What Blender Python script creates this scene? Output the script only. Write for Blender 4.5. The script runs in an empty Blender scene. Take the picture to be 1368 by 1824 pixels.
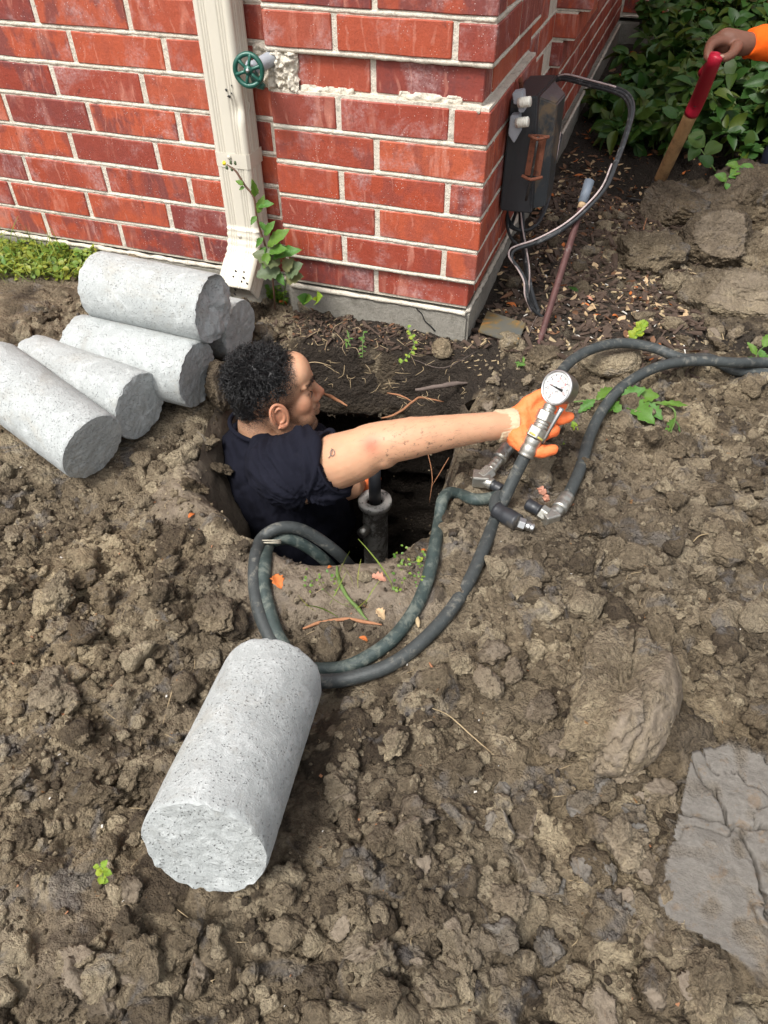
import bpy, bmesh, math, random
import numpy as np
from mathutils import Vector, Matrix, Quaternion, noise as mnoise

SC = bpy.context.scene
COL = SC.collection
R = math.radians

# ------------------------------------------------------------------ camera, light, exposure
CAM = np.array([0.33784, -1.62155, 0.81685]); FPX = 1312.62
PITCH, YAW, ROLL = 0.7636, 0.3399, -0.0073
_f = np.array([-math.sin(YAW)*math.cos(PITCH), math.cos(YAW)*math.cos(PITCH), -math.sin(PITCH)])
_r0 = np.array([math.cos(YAW), math.sin(YAW), 0.0]); _u0 = np.cross(_r0, _f)
_r = _r0*math.cos(ROLL)+_u0*math.sin(ROLL); _u = -_r0*math.sin(ROLL)+_u0*math.cos(ROLL)
cd = bpy.data.cameras.new('camera'); cam = bpy.data.objects.new('camera', cd); COL.objects.link(cam)
cd.sensor_fit = 'HORIZONTAL'; cd.sensor_width = 36.0; cd.lens = 36.0*FPX/1368.0
cd.clip_start = 0.02; cd.clip_end = 200
cam.matrix_world = Matrix(((_r[0], _u[0], -_f[0], CAM[0]), (_r[1], _u[1], -_f[1], CAM[1]), (_r[2], _u[2], -_f[2], CAM[2]), (0, 0, 0, 1)))
SC.camera = cam
SUN_EL, SUN_AZ = R(58), R(205)      # azimuth clockwise from +Y
wd = bpy.data.worlds.new('World'); SC.world = wd; wd.use_nodes = True
nt = wd.node_tree; nt.nodes.clear()
wo = nt.nodes.new('ShaderNodeOutputWorld'); bg = nt.nodes.new('ShaderNodeBackground')
sky = nt.nodes.new('ShaderNodeTexSky'); sky.sky_type = 'NISHITA'; sky.sun_disc = False
sky.sun_elevation = SUN_EL; sky.sun_rotation = SUN_AZ; sky.dust_density = 4.0; sky.air_density = 1.0
hs = nt.nodes.new('ShaderNodeHueSaturation'); hs.inputs['Saturation'].default_value = 0.22   # overcast: the sky is nearly grey
nt.links.new(sky.outputs[0], hs.inputs['Color']); nt.links.new(hs.outputs[0], bg.inputs[0])
bg.inputs[1].default_value = 0.13
nt.links.new(bg.outputs[0], wo.inputs[0])
sl = bpy.data.lights.new('sun', 'SUN'); sl.energy = 1.9; sl.angle = R(16); sl.color = (1.0, 0.965, 0.91)
so = bpy.data.objects.new('sun', sl); COL.objects.link(so)
sd = Vector((math.sin(SUN_AZ)*math.cos(SUN_EL), math.cos(SUN_AZ)*math.cos(SUN_EL), math.sin(SUN_EL)))
so.rotation_euler = sd.to_track_quat('Z', 'Y').to_euler(); so.location = (0, -2, 6)
SC.view_settings.view_transform = 'Standard'; SC.view_settings.look = 'None'
SC.view_settings.exposure = 0.88; SC.view_settings.gamma = 1.0; SC.view_settings.use_curve_mapping = False

def ray(x, y): return _f+_r*(x-684)/FPX-_u*(y-912)/FPX
def AZ(x, y, z): d = ray(x, y); return CAM+d*(z-CAM[2])/d[2]
def AX(x, y, v): d = ray(x, y); return CAM+d*(v-CAM[0])/d[0]
def AY(x, y, v): d = ray(x, y); return CAM+d*(v-CAM[1])/d[1]
def AD(x, y, dep): return CAM+ray(x, y)*dep

# ------------------------------------------------------------------ numpy noise
def _h(ix, iy, iz, seed):
    n = (ix.astype(np.int64)*73856093) ^ (iy.astype(np.int64)*19349663) ^ (iz.astype(np.int64)*83492791) ^ (seed*2654435761 & 0xffffffff)
    n = (n ^ (n >> 13))*1274126177 & 0xffffffff
    n = (n ^ (n >> 16))*2246822519 & 0xffffffff
    n = n ^ (n >> 15)
    return (n & 0xffffff)/float(0xffffff)
def vn(p, seed=0):
    i = np.floor(p).astype(np.int64); t = p-i; t = t*t*(3-2*t); o = 0
    for dx in (0, 1):
        wx = t[:, 0] if dx else 1-t[:, 0]
        for dy in (0, 1):
            wy = t[:, 1] if dy else 1-t[:, 1]
            for dz in (0, 1):
                wz = t[:, 2] if dz else 1-t[:, 2]
                o = o+wx*wy*wz*_h(i[:, 0]+dx, i[:, 1]+dy, i[:, 2]+dz, seed)
    return o*2-1
def fbm(p, octaves=4, seed=0, gain=0.5):
    a, s, o = 1.0, 1.0, 0
    for k in range(octaves):
        o = o+a*vn(p*s, seed+k*17); a *= gain; s *= 2.03
    return o
def n2(x, y, sc, octaves=3, seed=0, gain=.5):
    p = np.stack([x*sc, y*sc, np.full_like(x, .37+seed)], 1); return fbm(p, octaves, seed, gain)
def sstep(a, b, x): t = np.clip((x-a)/(b-a), 0, 1); return t*t*(3-2*t)

# ------------------------------------------------------------------ material helper
class NT:
    def __init__(s, name):
        s.m = bpy.data.materials.new(name); s.m.use_nodes = True; s.t = s.m.node_tree; s.t.nodes.clear()
        s.out = s.t.nodes.new('ShaderNodeOutputMaterial'); s.b = s.t.nodes.new('ShaderNodeBsdfPrincipled')
        s.t.links.new(s.b.outputs[0], s.out.inputs[0]); s.tc = s.t.nodes.new('ShaderNodeTexCoord')
    def n(s, typ, **kw):
        o = s.t.nodes.new('ShaderNode'+typ)
        for k, v in kw.items(): setattr(o, k, v)
        return o
    def l(s, a, b): s.t.links.new(a, b)
    def setv(s, inp, v):
        if hasattr(v, 'is_linked') or isinstance(v, bpy.types.NodeSocket): s.l(v, inp)
        else: inp.default_value = v
    def co(s, kind='Object', scale=(1, 1, 1), rnd=False):
        mp = s.n('Mapping'); s.l(s.tc.outputs[kind], mp.inputs[0]); mp.inputs['Scale'].default_value = scale
        if rnd:
            oi = s.n('ObjectInfo'); mu = s.n('Math', operation='MULTIPLY'); s.l(oi.outputs['Random'], mu.inputs[0]); mu.inputs[1].default_value = 37.0
            cb = s.n('CombineXYZ')
            for i in range(3): s.l(mu.outputs[0], cb.inputs[i])
            s.l(cb.outputs[0], mp.inputs['Location'])
        return mp.outputs[0]
    def noise(s, co, scale, detail=4, rough=.55, dist=0):
        o = s.n('TexNoise'); s.l(co, o.inputs['Vector']); o.inputs['Scale'].default_value = scale
        o.inputs['Detail'].default_value = detail; o.inputs['Roughness'].default_value = rough; o.inputs['Distortion'].default_value = dist
        return o.outputs['Fac']
    def vor(s, co, scale, feature='F1', rnd=1.0, out='Distance'):
        o = s.n('TexVoronoi', feature=feature); s.l(co, o.inputs['Vector']); o.inputs['Scale'].default_value = scale
        o.inputs['Randomness'].default_value = rnd; return o.outputs[out]
    def ramp(s, fac, stops, interp='LINEAR'):
        o = s.n('ValToRGB'); o.color_ramp.interpolation = interp; e = o.color_ramp.elements
        while len(e) < len(stops): e.new(0.5)
        for i, (p, c) in enumerate(stops):
            e[i].position = p
            if not isinstance(c, tuple): c = (c, c, c)
            e[i].color = (*c, 1)
        s.l(fac, o.inputs[0]); return o.outputs[0]
    def mix(s, fac, a, b, mode='MIX'):
        o = s.n('Mix', data_type='RGBA', blend_type=mode); s.setv(o.inputs[0], fac)
        s.setv(o.inputs[6], a if not isinstance(a, tuple) else (*a[:3], 1)); s.setv(o.inputs[7], b if not isinstance(b, tuple) else (*b[:3], 1))
        return o.outputs[2]
    def math(s, op, a, b=0.0, clamp=False):
        o = s.n('Math', operation=op, use_clamp=clamp); s.setv(o.inputs[0], a); s.setv(o.inputs[1], b); return o.outputs[0]
    def attr(s, name): o = s.n('Attribute', attribute_name=name); return o.outputs['Fac']
    def objrnd(s): return s.n('ObjectInfo').outputs['Random']
    def bump(s, h, dist=.002, strength=1.0, prev=None):
        o = s.n('Bump'); s.l(h, o.inputs['Height']); o.inputs['Distance'].default_value = dist; o.inputs['Strength'].default_value = strength
        if prev is not None: s.l(prev, o.inputs['Normal'])
        s.l(o.outputs[0], s.b.inputs['Normal']); return o.outputs[0]
    def fin(s, color=None, rough=None, metal=None, spec=None, **kw):
        if color is not None: s.setv(s.b.inputs['Base Color'], (*color, 1) if isinstance(color, tuple) else color)
        if rough is not None: s.setv(s.b.inputs['Roughness'], rough)
        if metal is not None: s.setv(s.b.inputs['Metallic'], metal)
        if spec is not None: s.b.inputs['Specular IOR Level'].default_value = spec
        for k, v in kw.items(): s.setv(s.b.inputs[k], v)
        return s.m

M = {}
def soil_mat(name, humus_shade=None, clay=None, grey=False):
    s = NT(name); c = s.co('Object')
    tone = s.attr('tone'); big = s.noise(c, 7, 4, .6); mid = s.noise(c, 34, 5, .62, .4); fine = s.noise(c, 170, 6, .7)
    tf = s.math('ADD', s.math('MULTIPLY', s.mix(.5, big, mid), .64), s.math('MULTIPLY', tone, .36)); col = s.ramp(tf, [(.30, (.090, .066, .043)), (.42, (.178, .136, .087)), (.52, (.285, .224, .147)), (.66, (.47, .385, .26))])
    col = s.mix(.75, col, s.ramp(fine, [(.28, (.50, .47, .45)), (.5, (1, 1, 1)), (.72, (1.42, 1.42, 1.4))]), 'MULTIPLY')
    wide = s.noise(c, 2.4, 3, .55); col = s.mix(1.0, col, s.ramp(wide, [(.36, (.70, .70, .72)), (.52, (1, 1, 1)), (.66, (1.12, 1.10, 1.05))]), 'MULTIPLY')
    # grey-blue clay lumps
    gc = s.noise(c, 15, 3, .6, .8)
    gf = s.ramp(gc, [(.57, 0.0), (.68, .6)])
    col = s.mix(gf, col, s.mix(fine, (.12, .112, .112), (.26, .25, .245)))
    # rusty and ochre specks
    sp = s.noise(c, 62, 2, .5, .3)
    col = s.mix(s.ramp(sp, [(.74, 0.0), (.79, .8)]), col, (.42, .20, .07))
    h = humus_shade if humus_shade is not None else s.attr('humus')
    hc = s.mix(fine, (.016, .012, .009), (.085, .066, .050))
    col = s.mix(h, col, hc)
    k = clay if clay is not None else s.attr('clay')
    sm_ = s.n('Mapping'); s.l(c, sm_.inputs[0]); sm_.inputs['Scale'].default_value = (1, 5, 3); sm_.inputs['Rotation'].default_value = (0, 0, .6)
    stk = s.noise(sm_.outputs[0], 26, 6, .7, .3)
    cc = s.mix(s.mix(.5, s.noise(c, 30, 7, .72, .6), stk), (.095, .086, .075), (.195, .178, .156)) if grey else s.mix(s.mix(.5, s.noise(c, 34, 7, .72, .8), stk), (.085, .064, .047), (.27, .222, .168))
    if grey: cc = s.mix(s.ramp(s.noise(c, 48, 4, .65, .5), [(.56, 0.0), (.66, .8)]), cc, (.15, .112, .078))
    cc = s.mix(.6, cc, s.ramp(fine, [(.3, .65), (.55, 1.0), (.75, 1.25)]), 'MULTIPLY')
    col = s.mix(k, col, cc)
    v1 = s.vor(c, 115, 'F1'); v2 = s.vor(c, 300, 'F1'); n3 = s.noise(c, 90, 8, .75)
    hh = s.math('ADD', s.math('MULTIPLY', v1, -.9), s.math('MULTIPLY', v2, -.45)); hh = s.math('ADD', hh, s.math('MULTIPLY', n3, 1.5))
    ck = s.noise(c, 40, 9, .65, .6)
    v3 = s.vor(c, 640, 'F1'); hh = s.math('ADD', hh, s.math('MULTIPLY', v3, -.22))
    hm = s.mix(k, hh, s.math('ADD', s.math('MULTIPLY', ck, .30), s.math('ADD', s.math('MULTIPLY', stk, .10), s.math('MULTIPLY', fine, .10))))
    s.bump(hm, .0125, 1.0)
    ro = s.mix(k, s.ramp(mid, [(.3, .78), (.7, .97)]), (.62, .62, .62))
    return s.fin(col, ro, spec=.28)
M['soil'] = soil_mat('soil')
M['clay_grey'] = soil_mat('grey_clay', clay=None, grey=True)
M['soil_dry'] = soil_mat('soil_clods', humus_shade=0.0, clay=0.0)
M['soil_humus'] = soil_mat('soil_humus', humus_shade=.9, clay=0.0)

def brick_mat(name, dark=1.0):
    s = NT(name); c = s.co('Object', rnd=True); r = s.objrnd()
    r2 = s.math('FRACT', s.math('MULTIPLY', r, 17.31))
    base = s.ramp(r, [(0, (.35, .062, .030)), (.25, (.41, .083, .038)), (.45, (.27, .046, .028)), (.62, (.44, .098, .046)), (.8, (.20, .042, .034)), (1, (.36, .066, .034))])
    base2 = s.mix(.68, base, (.125, .042, .045))
    cs = s.n('Mapping'); s.l(c, cs.inputs[0]); cs.inputs['Scale'].default_value = (1.0, 1.0, .22)
    st = s.noise(cs.outputs[0], 42, 4, .6, .3)                 # vertical drag marks
    big = s.noise(c, 13, 3, .55, .9)
    fl = s.ramp(s.math('ADD', s.math('MULTIPLY', big, .62), s.math('MULTIPLY', st, .38)), [(.46, 0.0), (.56, 1.0)])
    amt = s.ramp(r2, [(.15, .15), (.85, 1.0)])
    col = s.mix(s.math('MULTIPLY', fl, amt), base, base2)
    sm2 = s.noise(cs.outputs[0], 24, 5, .6, .8); col = s.mix(s.math('MULTIPLY', s.ramp(sm2, [(.55, 0.0), (.66, .48)]), s.ramp(s.noise(c, 8, 2), [(.42, .15), (.6, 1.0)])), col, (.60, .27, .20))
    # lighter thin scrape lines and folded clay marks
    wv = s.n('TexWave', wave_type='BANDS', bands_direction='X'); s.l(c, wv.inputs['Vector']); wv.inputs['Scale'].default_value = 9; wv.inputs['Distortion'].default_value = 5; wv.inputs['Detail'].default_value = 3; wv.inputs['Detail Scale'].default_value = 1.6
    ln = s.math('MULTIPLY', s.ramp(wv.outputs['Fac'], [(.93, 0.0), (.99, 1.0)]), s.ramp(s.noise(c, 16, 2), [(.52, 0.0), (.62, 1.0)]))
    col = s.mix(s.math('MULTIPLY', ln, .38), col, (.56, .235, .17))
    # white and lilac efflorescence
    ef = s.noise(c, 10, 5, .65, .5); ef2 = s.noise(c, 150, 4, .7)
    e = s.math('MULTIPLY', s.ramp(ef, [(.52, 0.0), (.70, 1.0)]), s.ramp(ef2, [(.36, .1), (.6, 1.0)]))
    col = s.mix(s.math('MULTIPLY', e, .55), col, (.56, .40, .39))
    sp = s.vor(c, 170); spm = s.math('MULTIPLY', s.ramp(sp, [(.10, 1.0), (.17, 0.0)]), s.ramp(s.noise(c, 22, 2), [(.5, 0.0), (.6, .9)]))
    col = s.mix(spm, col, (.66, .54, .50))
    fn = s.noise(c, 260, 4, .7)
    col = s.mix(.5, col, s.ramp(fn, [(.3, .72), (.7, 1.22)]), 'MULTIPLY')
    # dark hearts
    dk = s.ramp(s.noise(c, 24, 3, .6, .6), [(.66, 0.0), (.74, .7)])
    col = s.mix(s.math('MULTIPLY', dk, .7), col, (.075, .03, .028))
    if dark != 1.0: col = s.mix(1.0, col, (dark, dark, dark), 'MULTIPLY')
    hgt = s.math('ADD', s.math('MULTIPLY', st, .9), s.math('ADD', s.math('MULTIPLY', fn, .35), s.math('MULTIPLY', s.noise(c, 45, 4, .6), .9)))
    s.bump(hgt, .0022, .8)
    return s.fin(col, s.ramp(big, [(.3, .50), (.7, .75)]), spec=.35)
M['brick'] = brick_mat('fired_brick')

s = NT('mortar'); c = s.co('Object'); a = s.noise(c, 9, 4, .6); b = s.noise(c, 240, 4, .7); d = s.noise(c, 55, 5, .65)
col = s.mix(a, (.52, .455, .36), (.78, .73, .63)); col = s.mix(s.ramp(d, [(.52, 0.0), (.68, .55)]), col, (.30, .28, .235))
col = s.mix(.6, col, s.ramp(b, [(.3, .65), (.7, 1.15)]), 'MULTIPLY')
s.bump(s.math('ADD', s.math('MULTIPLY', b, .5), d), .004, 1.0); M['mortar'] = s.fin(col, .9, spec=.2)

s = NT('foundation_concrete'); c = s.co('Object'); a = s.noise(c, 8, 5, .6); b = s.noise(c, 200, 5, .7); d = s.noise(c, 30, 6, .7)
col = s.mix(a, (.20, .185, .155), (.36, .34, .295)); col = s.mix(s.ramp(d, [(.5, 0.0), (.7, .7)]), col, (.13, .118, .095)); col = s.mix(.6, col, s.ramp(b, [(.3, .7), (.7, 1.2)]), 'MULTIPLY')
s.bump(s.math('ADD', b, d), .003, .9); M['foundation'] = s.fin(col, .9, spec=.2)

def conc(name, k, end=False):
    k *= .77
    s = NT(name); c = s.co('Object', rnd=True); a = s.noise(c, 7, 4, .6, .4); b = s.noise(c, 330, 5, .75); d = s.noise(c, 32, 7, .72, .3)
    col = s.mix(a, (.42*k, .445*k, .44*k), (.60*k, .625*k, .615*k))
    col = s.mix(s.ramp(d, [(.50, 0.0), (.66, .75)]), col, (.70*k, .73*k, .72*k))
    col = s.mix(s.ramp(s.noise(c, 14, 5, .7, .6), [(.56, 0.0), (.70, .5)]), col, (.40*k, .385*k, .34*k))
    ps = s.vor(c, 210); pm = s.math('MULTIPLY', s.ramp(ps, [(.14, 1.0), (.26, 0.0)]), s.ramp(s.noise(c, 45, 4, .7), [(.42, 0.0), (.55, 1.0)]))
    col = s.mix(s.math('MULTIPLY', pm, .30), col, (.26*k, .265*k, .26*k))
    col = s.mix(.55, col, s.ramp(b, [(.3, .68), (.7, 1.2)]), 'MULTIPLY')
    col = s.mix(s.ramp(s.noise(c, 5, 6, .72, .6), [(.55, 0.0), (.70, .38)]), col, (.34, .29, .21)); col = s.mix(s.ramp(s.noise(c, 70, 2, .5), [(.80, 0.0), (.83, .6)]), col, (.34, .22, .13))
    h = s.math('ADD', s.math('MULTIPLY', b, .5), s.math('MULTIPLY', d, 1.6)); h = s.math('SUBTRACT', h, s.math('MULTIPLY', pm, 1.2))
    s.bump(h, .0035 if end else .0022, 1.0); return s.fin(col, .88, spec=.25)
M['concrete'] = conc('pier_concrete', 1.0); M['concrete_end'] = conc('pier_concrete_end', 1.04, True); M['concrete_dark'] = conc('pier_concrete_dark_end', 1.10, True)  # end faces coloured lighter than the sides to offset their shade

def simple(name, col, rough=.6, metal=0.0, var=.25, sc=60, bmp=.0006, spec=.4, dirt=None, dirtcol=(.19, .145, .10), dsc=18, **kw):
    s = NT(name); c = s.co('Object'); n = s.noise(c, sc, 5, .65)
    cc = s.mix(n, tuple(x*(1-var) for x in col), tuple(min(1, x*(1+var)) for x in col))
    ro = rough
    if dirt is not None:
        dn = s.noise(c, dsc, 6, .7, .5); df = s.ramp(dn, [(dirt, 0.0), (dirt+.12, .85)]); cc = s.mix(df, cc, dirtcol); ro = s.mix(df, (rough,)*3, (.9,)*3)
    s.bump(s.noise(c, sc*3, 4, .6), bmp, .8)
    return s.fin(cc, ro, metal, spec, **kw)
M['spout'] = simple('cream_painted_metal', (.60, .56, .47), .42, 0, .06, 14, .0002, .45, .66, (.44, .41, .33), 26)
M['dark'] = simple('dark_hole', (.01, .01, .01), .9)
M['rubber'] = simple('hydraulic_hose_rubber', (.040, .046, .046), .55, 0, .5, 90, .0008, .45, .54, (.150, .145, .125), 50)
M['rubber2'] = simple('worn_green_hose_rubber', (.032, .048, .045), .55, 0, .5, 90, .0008, .45, .50, (.125, .140, .120), 42)
M['steel'] = simple('zinc_plated_steel', (.42, .41, .37), .38, .85, .25, 80, .0004, .5, .54, (.16, .13, .09), 60)
M['steel_bright'] = simple('polished_steel', (.55, .55, .54), .34, 1.0, .08, 30, .0001, .5)
M['iron'] = simple('greasy_iron', (.055, .052, .05), .4, .6, .4, 60, .0008, .5, .56, (.22, .2, .17), 40)
M['jack'] = simple('muddy_pipe_steel', (.15, .145, .13), .5, .3, .5, 40, .001, .5, .42, (.03, .024, .018), 30)
M['jack_ring'] = simple('pale_greasy_ring', (.42, .41, .38), .5, .1, .3, 60, .001, .4, .53, (.03, .028, .025), 55)
M['black_plastic'] = simple('black_plastic', (.022, .024, .028), .42, 0, .3, 20, .0003, .5, .60, (.10, .08, .055), 9)
M['box_ridge'] = simple('weathered_black_metal', (.035, .04, .046), .4, .2, .4, 20, .0005, .5, .50, (.17, .115, .065), 10)
M['rust'] = simple('rusty_iron', (.17, .062, .035), .8, .2, .6, 70, .0015, .3, .55, (.05, .03, .025), 60)
M['grey_plastic'] = simple('grey_plastic', (.33, .35, .38), .55, 0, .15, 60, .0002, .4, .62, (.15, .14, .12), 30)
M['white_plastic'] = simple('white_plastic', (.72, .70, .62), .5, 0, .08)
M['cable'] = simple('black_cable', (.030, .033, .036), .5, 0, .3, 60, .0003, .4, .56, (.20, .20, .20), 60)
M['cable_white'] = simple('pale_wire', (.52, .42, .40), .6, 0, .2, 60, .0003, .4, .55, (.10, .09, .09), 50)
M['green_iron'] = simple('green_painted_cast_iron', (.012, .085, .062), .35, .1, .25, 60, .0005, .5, .66, (.12, .10, .06), 30)
M['stake'] = simple('rusty_plum_pipe', (.095, .042, .038), .65, .2, .45, 40, .0008, .4, .55, (.20, .16, .15), 24)
M['stake_cap'] = simple('grey_rubber_cap', (.16, .19, .23), .5, 0, .25)
s = NT('rusty_plate'); c = s.co('Object'); n = s.noise(c, 14, 6, .65, .5)
s.bump(s.noise(c, 120, 5), .0008, .8)
M['plate'] = s.fin(s.ramp(n, [(.32, (.085, .10, .10)), (.50, (.12, .11, .085)), (.58, (.17, .12, .05)), (.68, (.50, .17, .03))]), .62, .2)
M['red_metal'] = simple('red_painted_grip', (.42, .012, .035), .38, 0, .12, 20, .0002, .5, .70, (.2, .1, .08), 30)
s = NT('ash_wood'); c = s.co('Object', (1, 1, 1)); mp = s.n('Mapping'); s.l(c, mp.inputs[0]); mp.inputs['Scale'].default_value = (1, 1, .12)
n = s.noise(mp.outputs[0], 90, 5, .65); d = s.noise(c, 25, 5, .7)
s.bump(n, .0008, .7); M['wood'] = s.fin(s.mix(s.ramp(d, [(.5, 0.0), (.66, .7)]), s.mix(n, (.27, .145, .06), (.52, .32, .15)), (.15, .085, .045)), .6)
def skin(name, col, dark):
    s = NT(name); c = s.co('Object'); n = s.noise(c, 28, 5, .6); f = s.noise(c, 420, 4, .6)
    cc = s.mix(n, tuple(x*.86 for x in col), tuple(min(1, x*1.12) for x in col))
    cc = s.mix(s.attr('red'), cc, (col[0]*.86, col[1]*.52, col[2]*.50))
    st = s.math('MULTIPLY', s.attr('stubble'), s.ramp(s.noise(c, 520, 3, .6), [(.34, 1.0), (.62, .35)]))
    cc = s.mix(st, cc, dark)
    mud = s.math('MULTIPLY', s.attr('mud'), s.ramp(s.noise(c, 95, 5, .75), [(.56, 0.0), (.63, 1.0)]))
    cc = s.mix(mud, cc, (.06, .042, .032))
    s.bump(s.math('ADD', f, n), .0007, .6)
    return s.fin(cc, .50, spec=.35, **{'Subsurface Weight': .12, 'Subsurface Scale': .008})
M['skin'] = skin('tanned_skin', (.55, .305, .185), (.03, .022, .02))
M['skin_dark'] = skin('brown_skin', (.17, .075, .048), (.01, .008, .008))
M['nail'] = simple('finger_nail', (.40, .23, .17), .35)
s = NT('black_hair'); M['hair'] = s.fin((.0085, .008, .0085), .38, spec=.55)
s = NT('navy_cotton'); c = s.co('Object'); n = s.noise(c, 14, 5, .6); f = s.noise(c, 900, 2, .5); d = s.noise(c, 30, 7, .75, .8)
cc = s.mix(n, (.0055, .006, .011), (.0115, .012, .020)); cc = s.mix(s.ramp(d, [(.62, 0.0), (.80, .35)]), cc, (.055, .050, .052))
s.bump(f, .0006, .6); M['shirt'] = s.fin(cc, .92, spec=.12)
M['orange_cloth'] = simple('orange_sleeve_cloth', (.86, .12, .008), .85, 0, .12, 30, .001, .2)
M['denim'] = simple('dark_denim', (.025, .032, .055), .9, 0, .2, 90, .001, .2)
M['boot'] = simple('leather_boot', (.06, .035, .02), .7)
s = NT('orange_glove_rubber'); c = s.co('Object'); n = s.noise(c, 30, 5, .6, .4); d = s.noise(c, 22, 6, .72, .4)
cc = s.mix(n, (.80, .155, .040), (.93, .245, .085)); cc = s.mix(s.ramp(d, [(.56, 0.0), (.74, .5)]), cc, (.30, .13, .07))
s.bump(s.math('ADD', s.noise(c, 70, 4, .6), s.math('MULTIPLY', s.noise(c, 300, 3), .3)), .0025, .9); M['glove'] = s.fin(cc, .62, spec=.3)
M['knit'] = simple('beige_knit', (.52, .42, .28), .95, 0, .2, 90, .002, .1, .6, (.25, .19, .12), 30)
M['rope'] = simple('pale_twine', (.36, .33, .26), .9, 0, .3, 200, .001)
def leafmat(name, col, var=.35, rough=.45, trans=.25):
    s = NT(name); c = s.co('Object', rnd=True); n = s.noise(c, 12, 3, .6); r = s.objrnd()
    a = s.attr('tint')
    cc = s.mix(n, tuple(x*(1-var) for x in col), tuple(min(1, x*(1+var)) for x in col))
    cc = s.mix(a, cc, (col[0]*1.9+.02, col[1]*1.25, col[2]*.8))
    s.bump(s.noise(c, 60, 3), .001, .5)
    m = s.fin(cc, rough, spec=.4)
    tr = s.n('BsdfTranslucent'); s.l(cc, tr.inputs[0]); mx = s.n('MixShader'); mx.inputs[0].default_value = trans
    s.l(s.b.outputs[0], mx.inputs[1]); s.l(tr.outputs[0], mx.inputs[2]); s.l(mx.outputs[0], s.out.inputs[0]); return m
M['leaf'] = leafmat('bush_leaf', (.035, .095, .016))
M['leaf_bright'] = leafmat('weed_leaf', (.075, .19, .030))
M['leaf_lime'] = leafmat('lime_leaf', (.20, .32, .03))
M['leaf_grey'] = leafmat('grey_green_leaf', (.11, .15, .075))
M['grass'] = leafmat('grass_blade', (.15, .25, .045))
M['stem'] = simple('green_stem', (.10, .16, .04), .6)
M['stem_brown'] = simple('brown_stem', (.13, .07, .045), .7)
M['flower'] = simple('yellow_petal', (.80, .60, .03), .6)
def deadleaf(name, col): return simple(name, col, .7, 0, .4, 60, .001, .3)
M['dead_orange'] = deadleaf('orange_dead_leaf', (.46, .135, .035))
M['dead_tan'] = deadleaf('tan_dead_leaf', (.47, .33, .19))
M['dead_pink'] = deadleaf('pink_dead_leaf', (.46, .22, .15))
M['dead_brown'] = deadleaf('brown_dead_leaf', (.15, .075, .04))
M['root'] = simple('orange_root', (.30, .14, .07), .8, 0, .4, 60, .001)
M['root_pale'] = simple('pale_root', (.38, .29, .17), .8, 0, .3, 60, .001)
M['twig'] = simple('grey_twig', (.13, .10, .085), .85, 0, .4, 90, .001)
M['mulch'] = simple('bark_mulch', (.075, .05, .036), .85, 0, .5, 60, .001)
M['chalk'] = simple('pale_chip', (.55, .52, .47), .8, 0, .2)

# ------------------------------------------------------------------ object helpers
def link(name, me, mat=None, parent=None, label=None, cat=None, group=None, kind=None, smooth=False):
    o = bpy.data.objects.new(name, me); COL.objects.link(o)
    if mat is not None:
        for m_ in (mat if isinstance(mat, (list, tuple)) else [mat]):
            me.materials.append(M[m_] if isinstance(m_, str) else m_)
    if smooth: me.polygons.foreach_set('use_smooth', [True]*len(me.polygons))
    if parent is not None: o.parent = parent
    return tag(o, label, cat, group, kind)
def tag(o, label=None, cat=None, group=None, kind=None):
    if label: o['label'] = label
    if cat: o['category'] = cat
    if group: o['group'] = group
    if kind: o['kind'] = kind
    return o
def thing(name, label, cat, loc=(0, 0, 0), group=None):
    o = bpy.data.objects.new(name, None); COL.objects.link(o); o.location = Vector(loc); o.empty_display_size = .05
    return tag(o, label, cat, group)
def rebase(root):
    """children were built in world space: keep them there under a root that has its own place"""
    inv = Matrix.Translation(root.location).inverted()
    for c in COL.objects:
        if c.parent is root and not c.get('_rb'):
            c.matrix_parent_inverse = inv
def mesh_np(name, v, f, smooth=True, mi=None):
    """f: (n,3) or (n,4) int array, or a list of such arrays"""
    fs = f if isinstance(f, list) else [f]
    me = bpy.data.meshes.new(name); v = np.asarray(v, np.float32)
    me.vertices.add(len(v)); me.vertices.foreach_set('co', v.ravel())
    nl = sum(a.size for a in fs); npoly = sum(len(a) for a in fs)
    me.loops.add(nl); me.polygons.add(npoly)
    me.loops.foreach_set('vertex_index', np.concatenate([a.ravel() for a in fs]).astype(np.int32))
    st = []; k = 0
    for a in fs: st.append(k+np.arange(len(a))*a.shape[1]); k += a.size
    me.polygons.foreach_set('loop_start', np.concatenate(st).astype(np.int32))
    me.polygons.foreach_set('use_smooth', np.full(npoly, bool(smooth)))
    if mi is not None: me.polygons.foreach_set('material_index', np.asarray(mi, np.int32))
    me.update(calc_edges=True); me.validate(); return me
def setattr_np(me, name, arr):
    a = me.attributes.new(name, 'FLOAT', 'POINT'); a.data.foreach_set('value', np.asarray(arr, np.float32))

class Geo:
    def __init__(s): s.v = []; s.f3 = []; s.f4 = []; s.n = 0
    def add(s, v, f3=None, f4=None):
        s.v.append(np.asarray(v, float))
        if f3 is not None and len(f3): s.f3.append(np.asarray(f3)+s.n)
        if f4 is not None and len(f4): s.f4.append(np.asarray(f4)+s.n)
        s.n += len(v)
    def mesh(s, name, smooth=True):
        fs = []
        if s.f3: fs.append(np.concatenate(s.f3))
        if s.f4: fs.append(np.concatenate(s.f4))
        return mesh_np(name, np.concatenate(s.v), fs, smooth)

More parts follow.
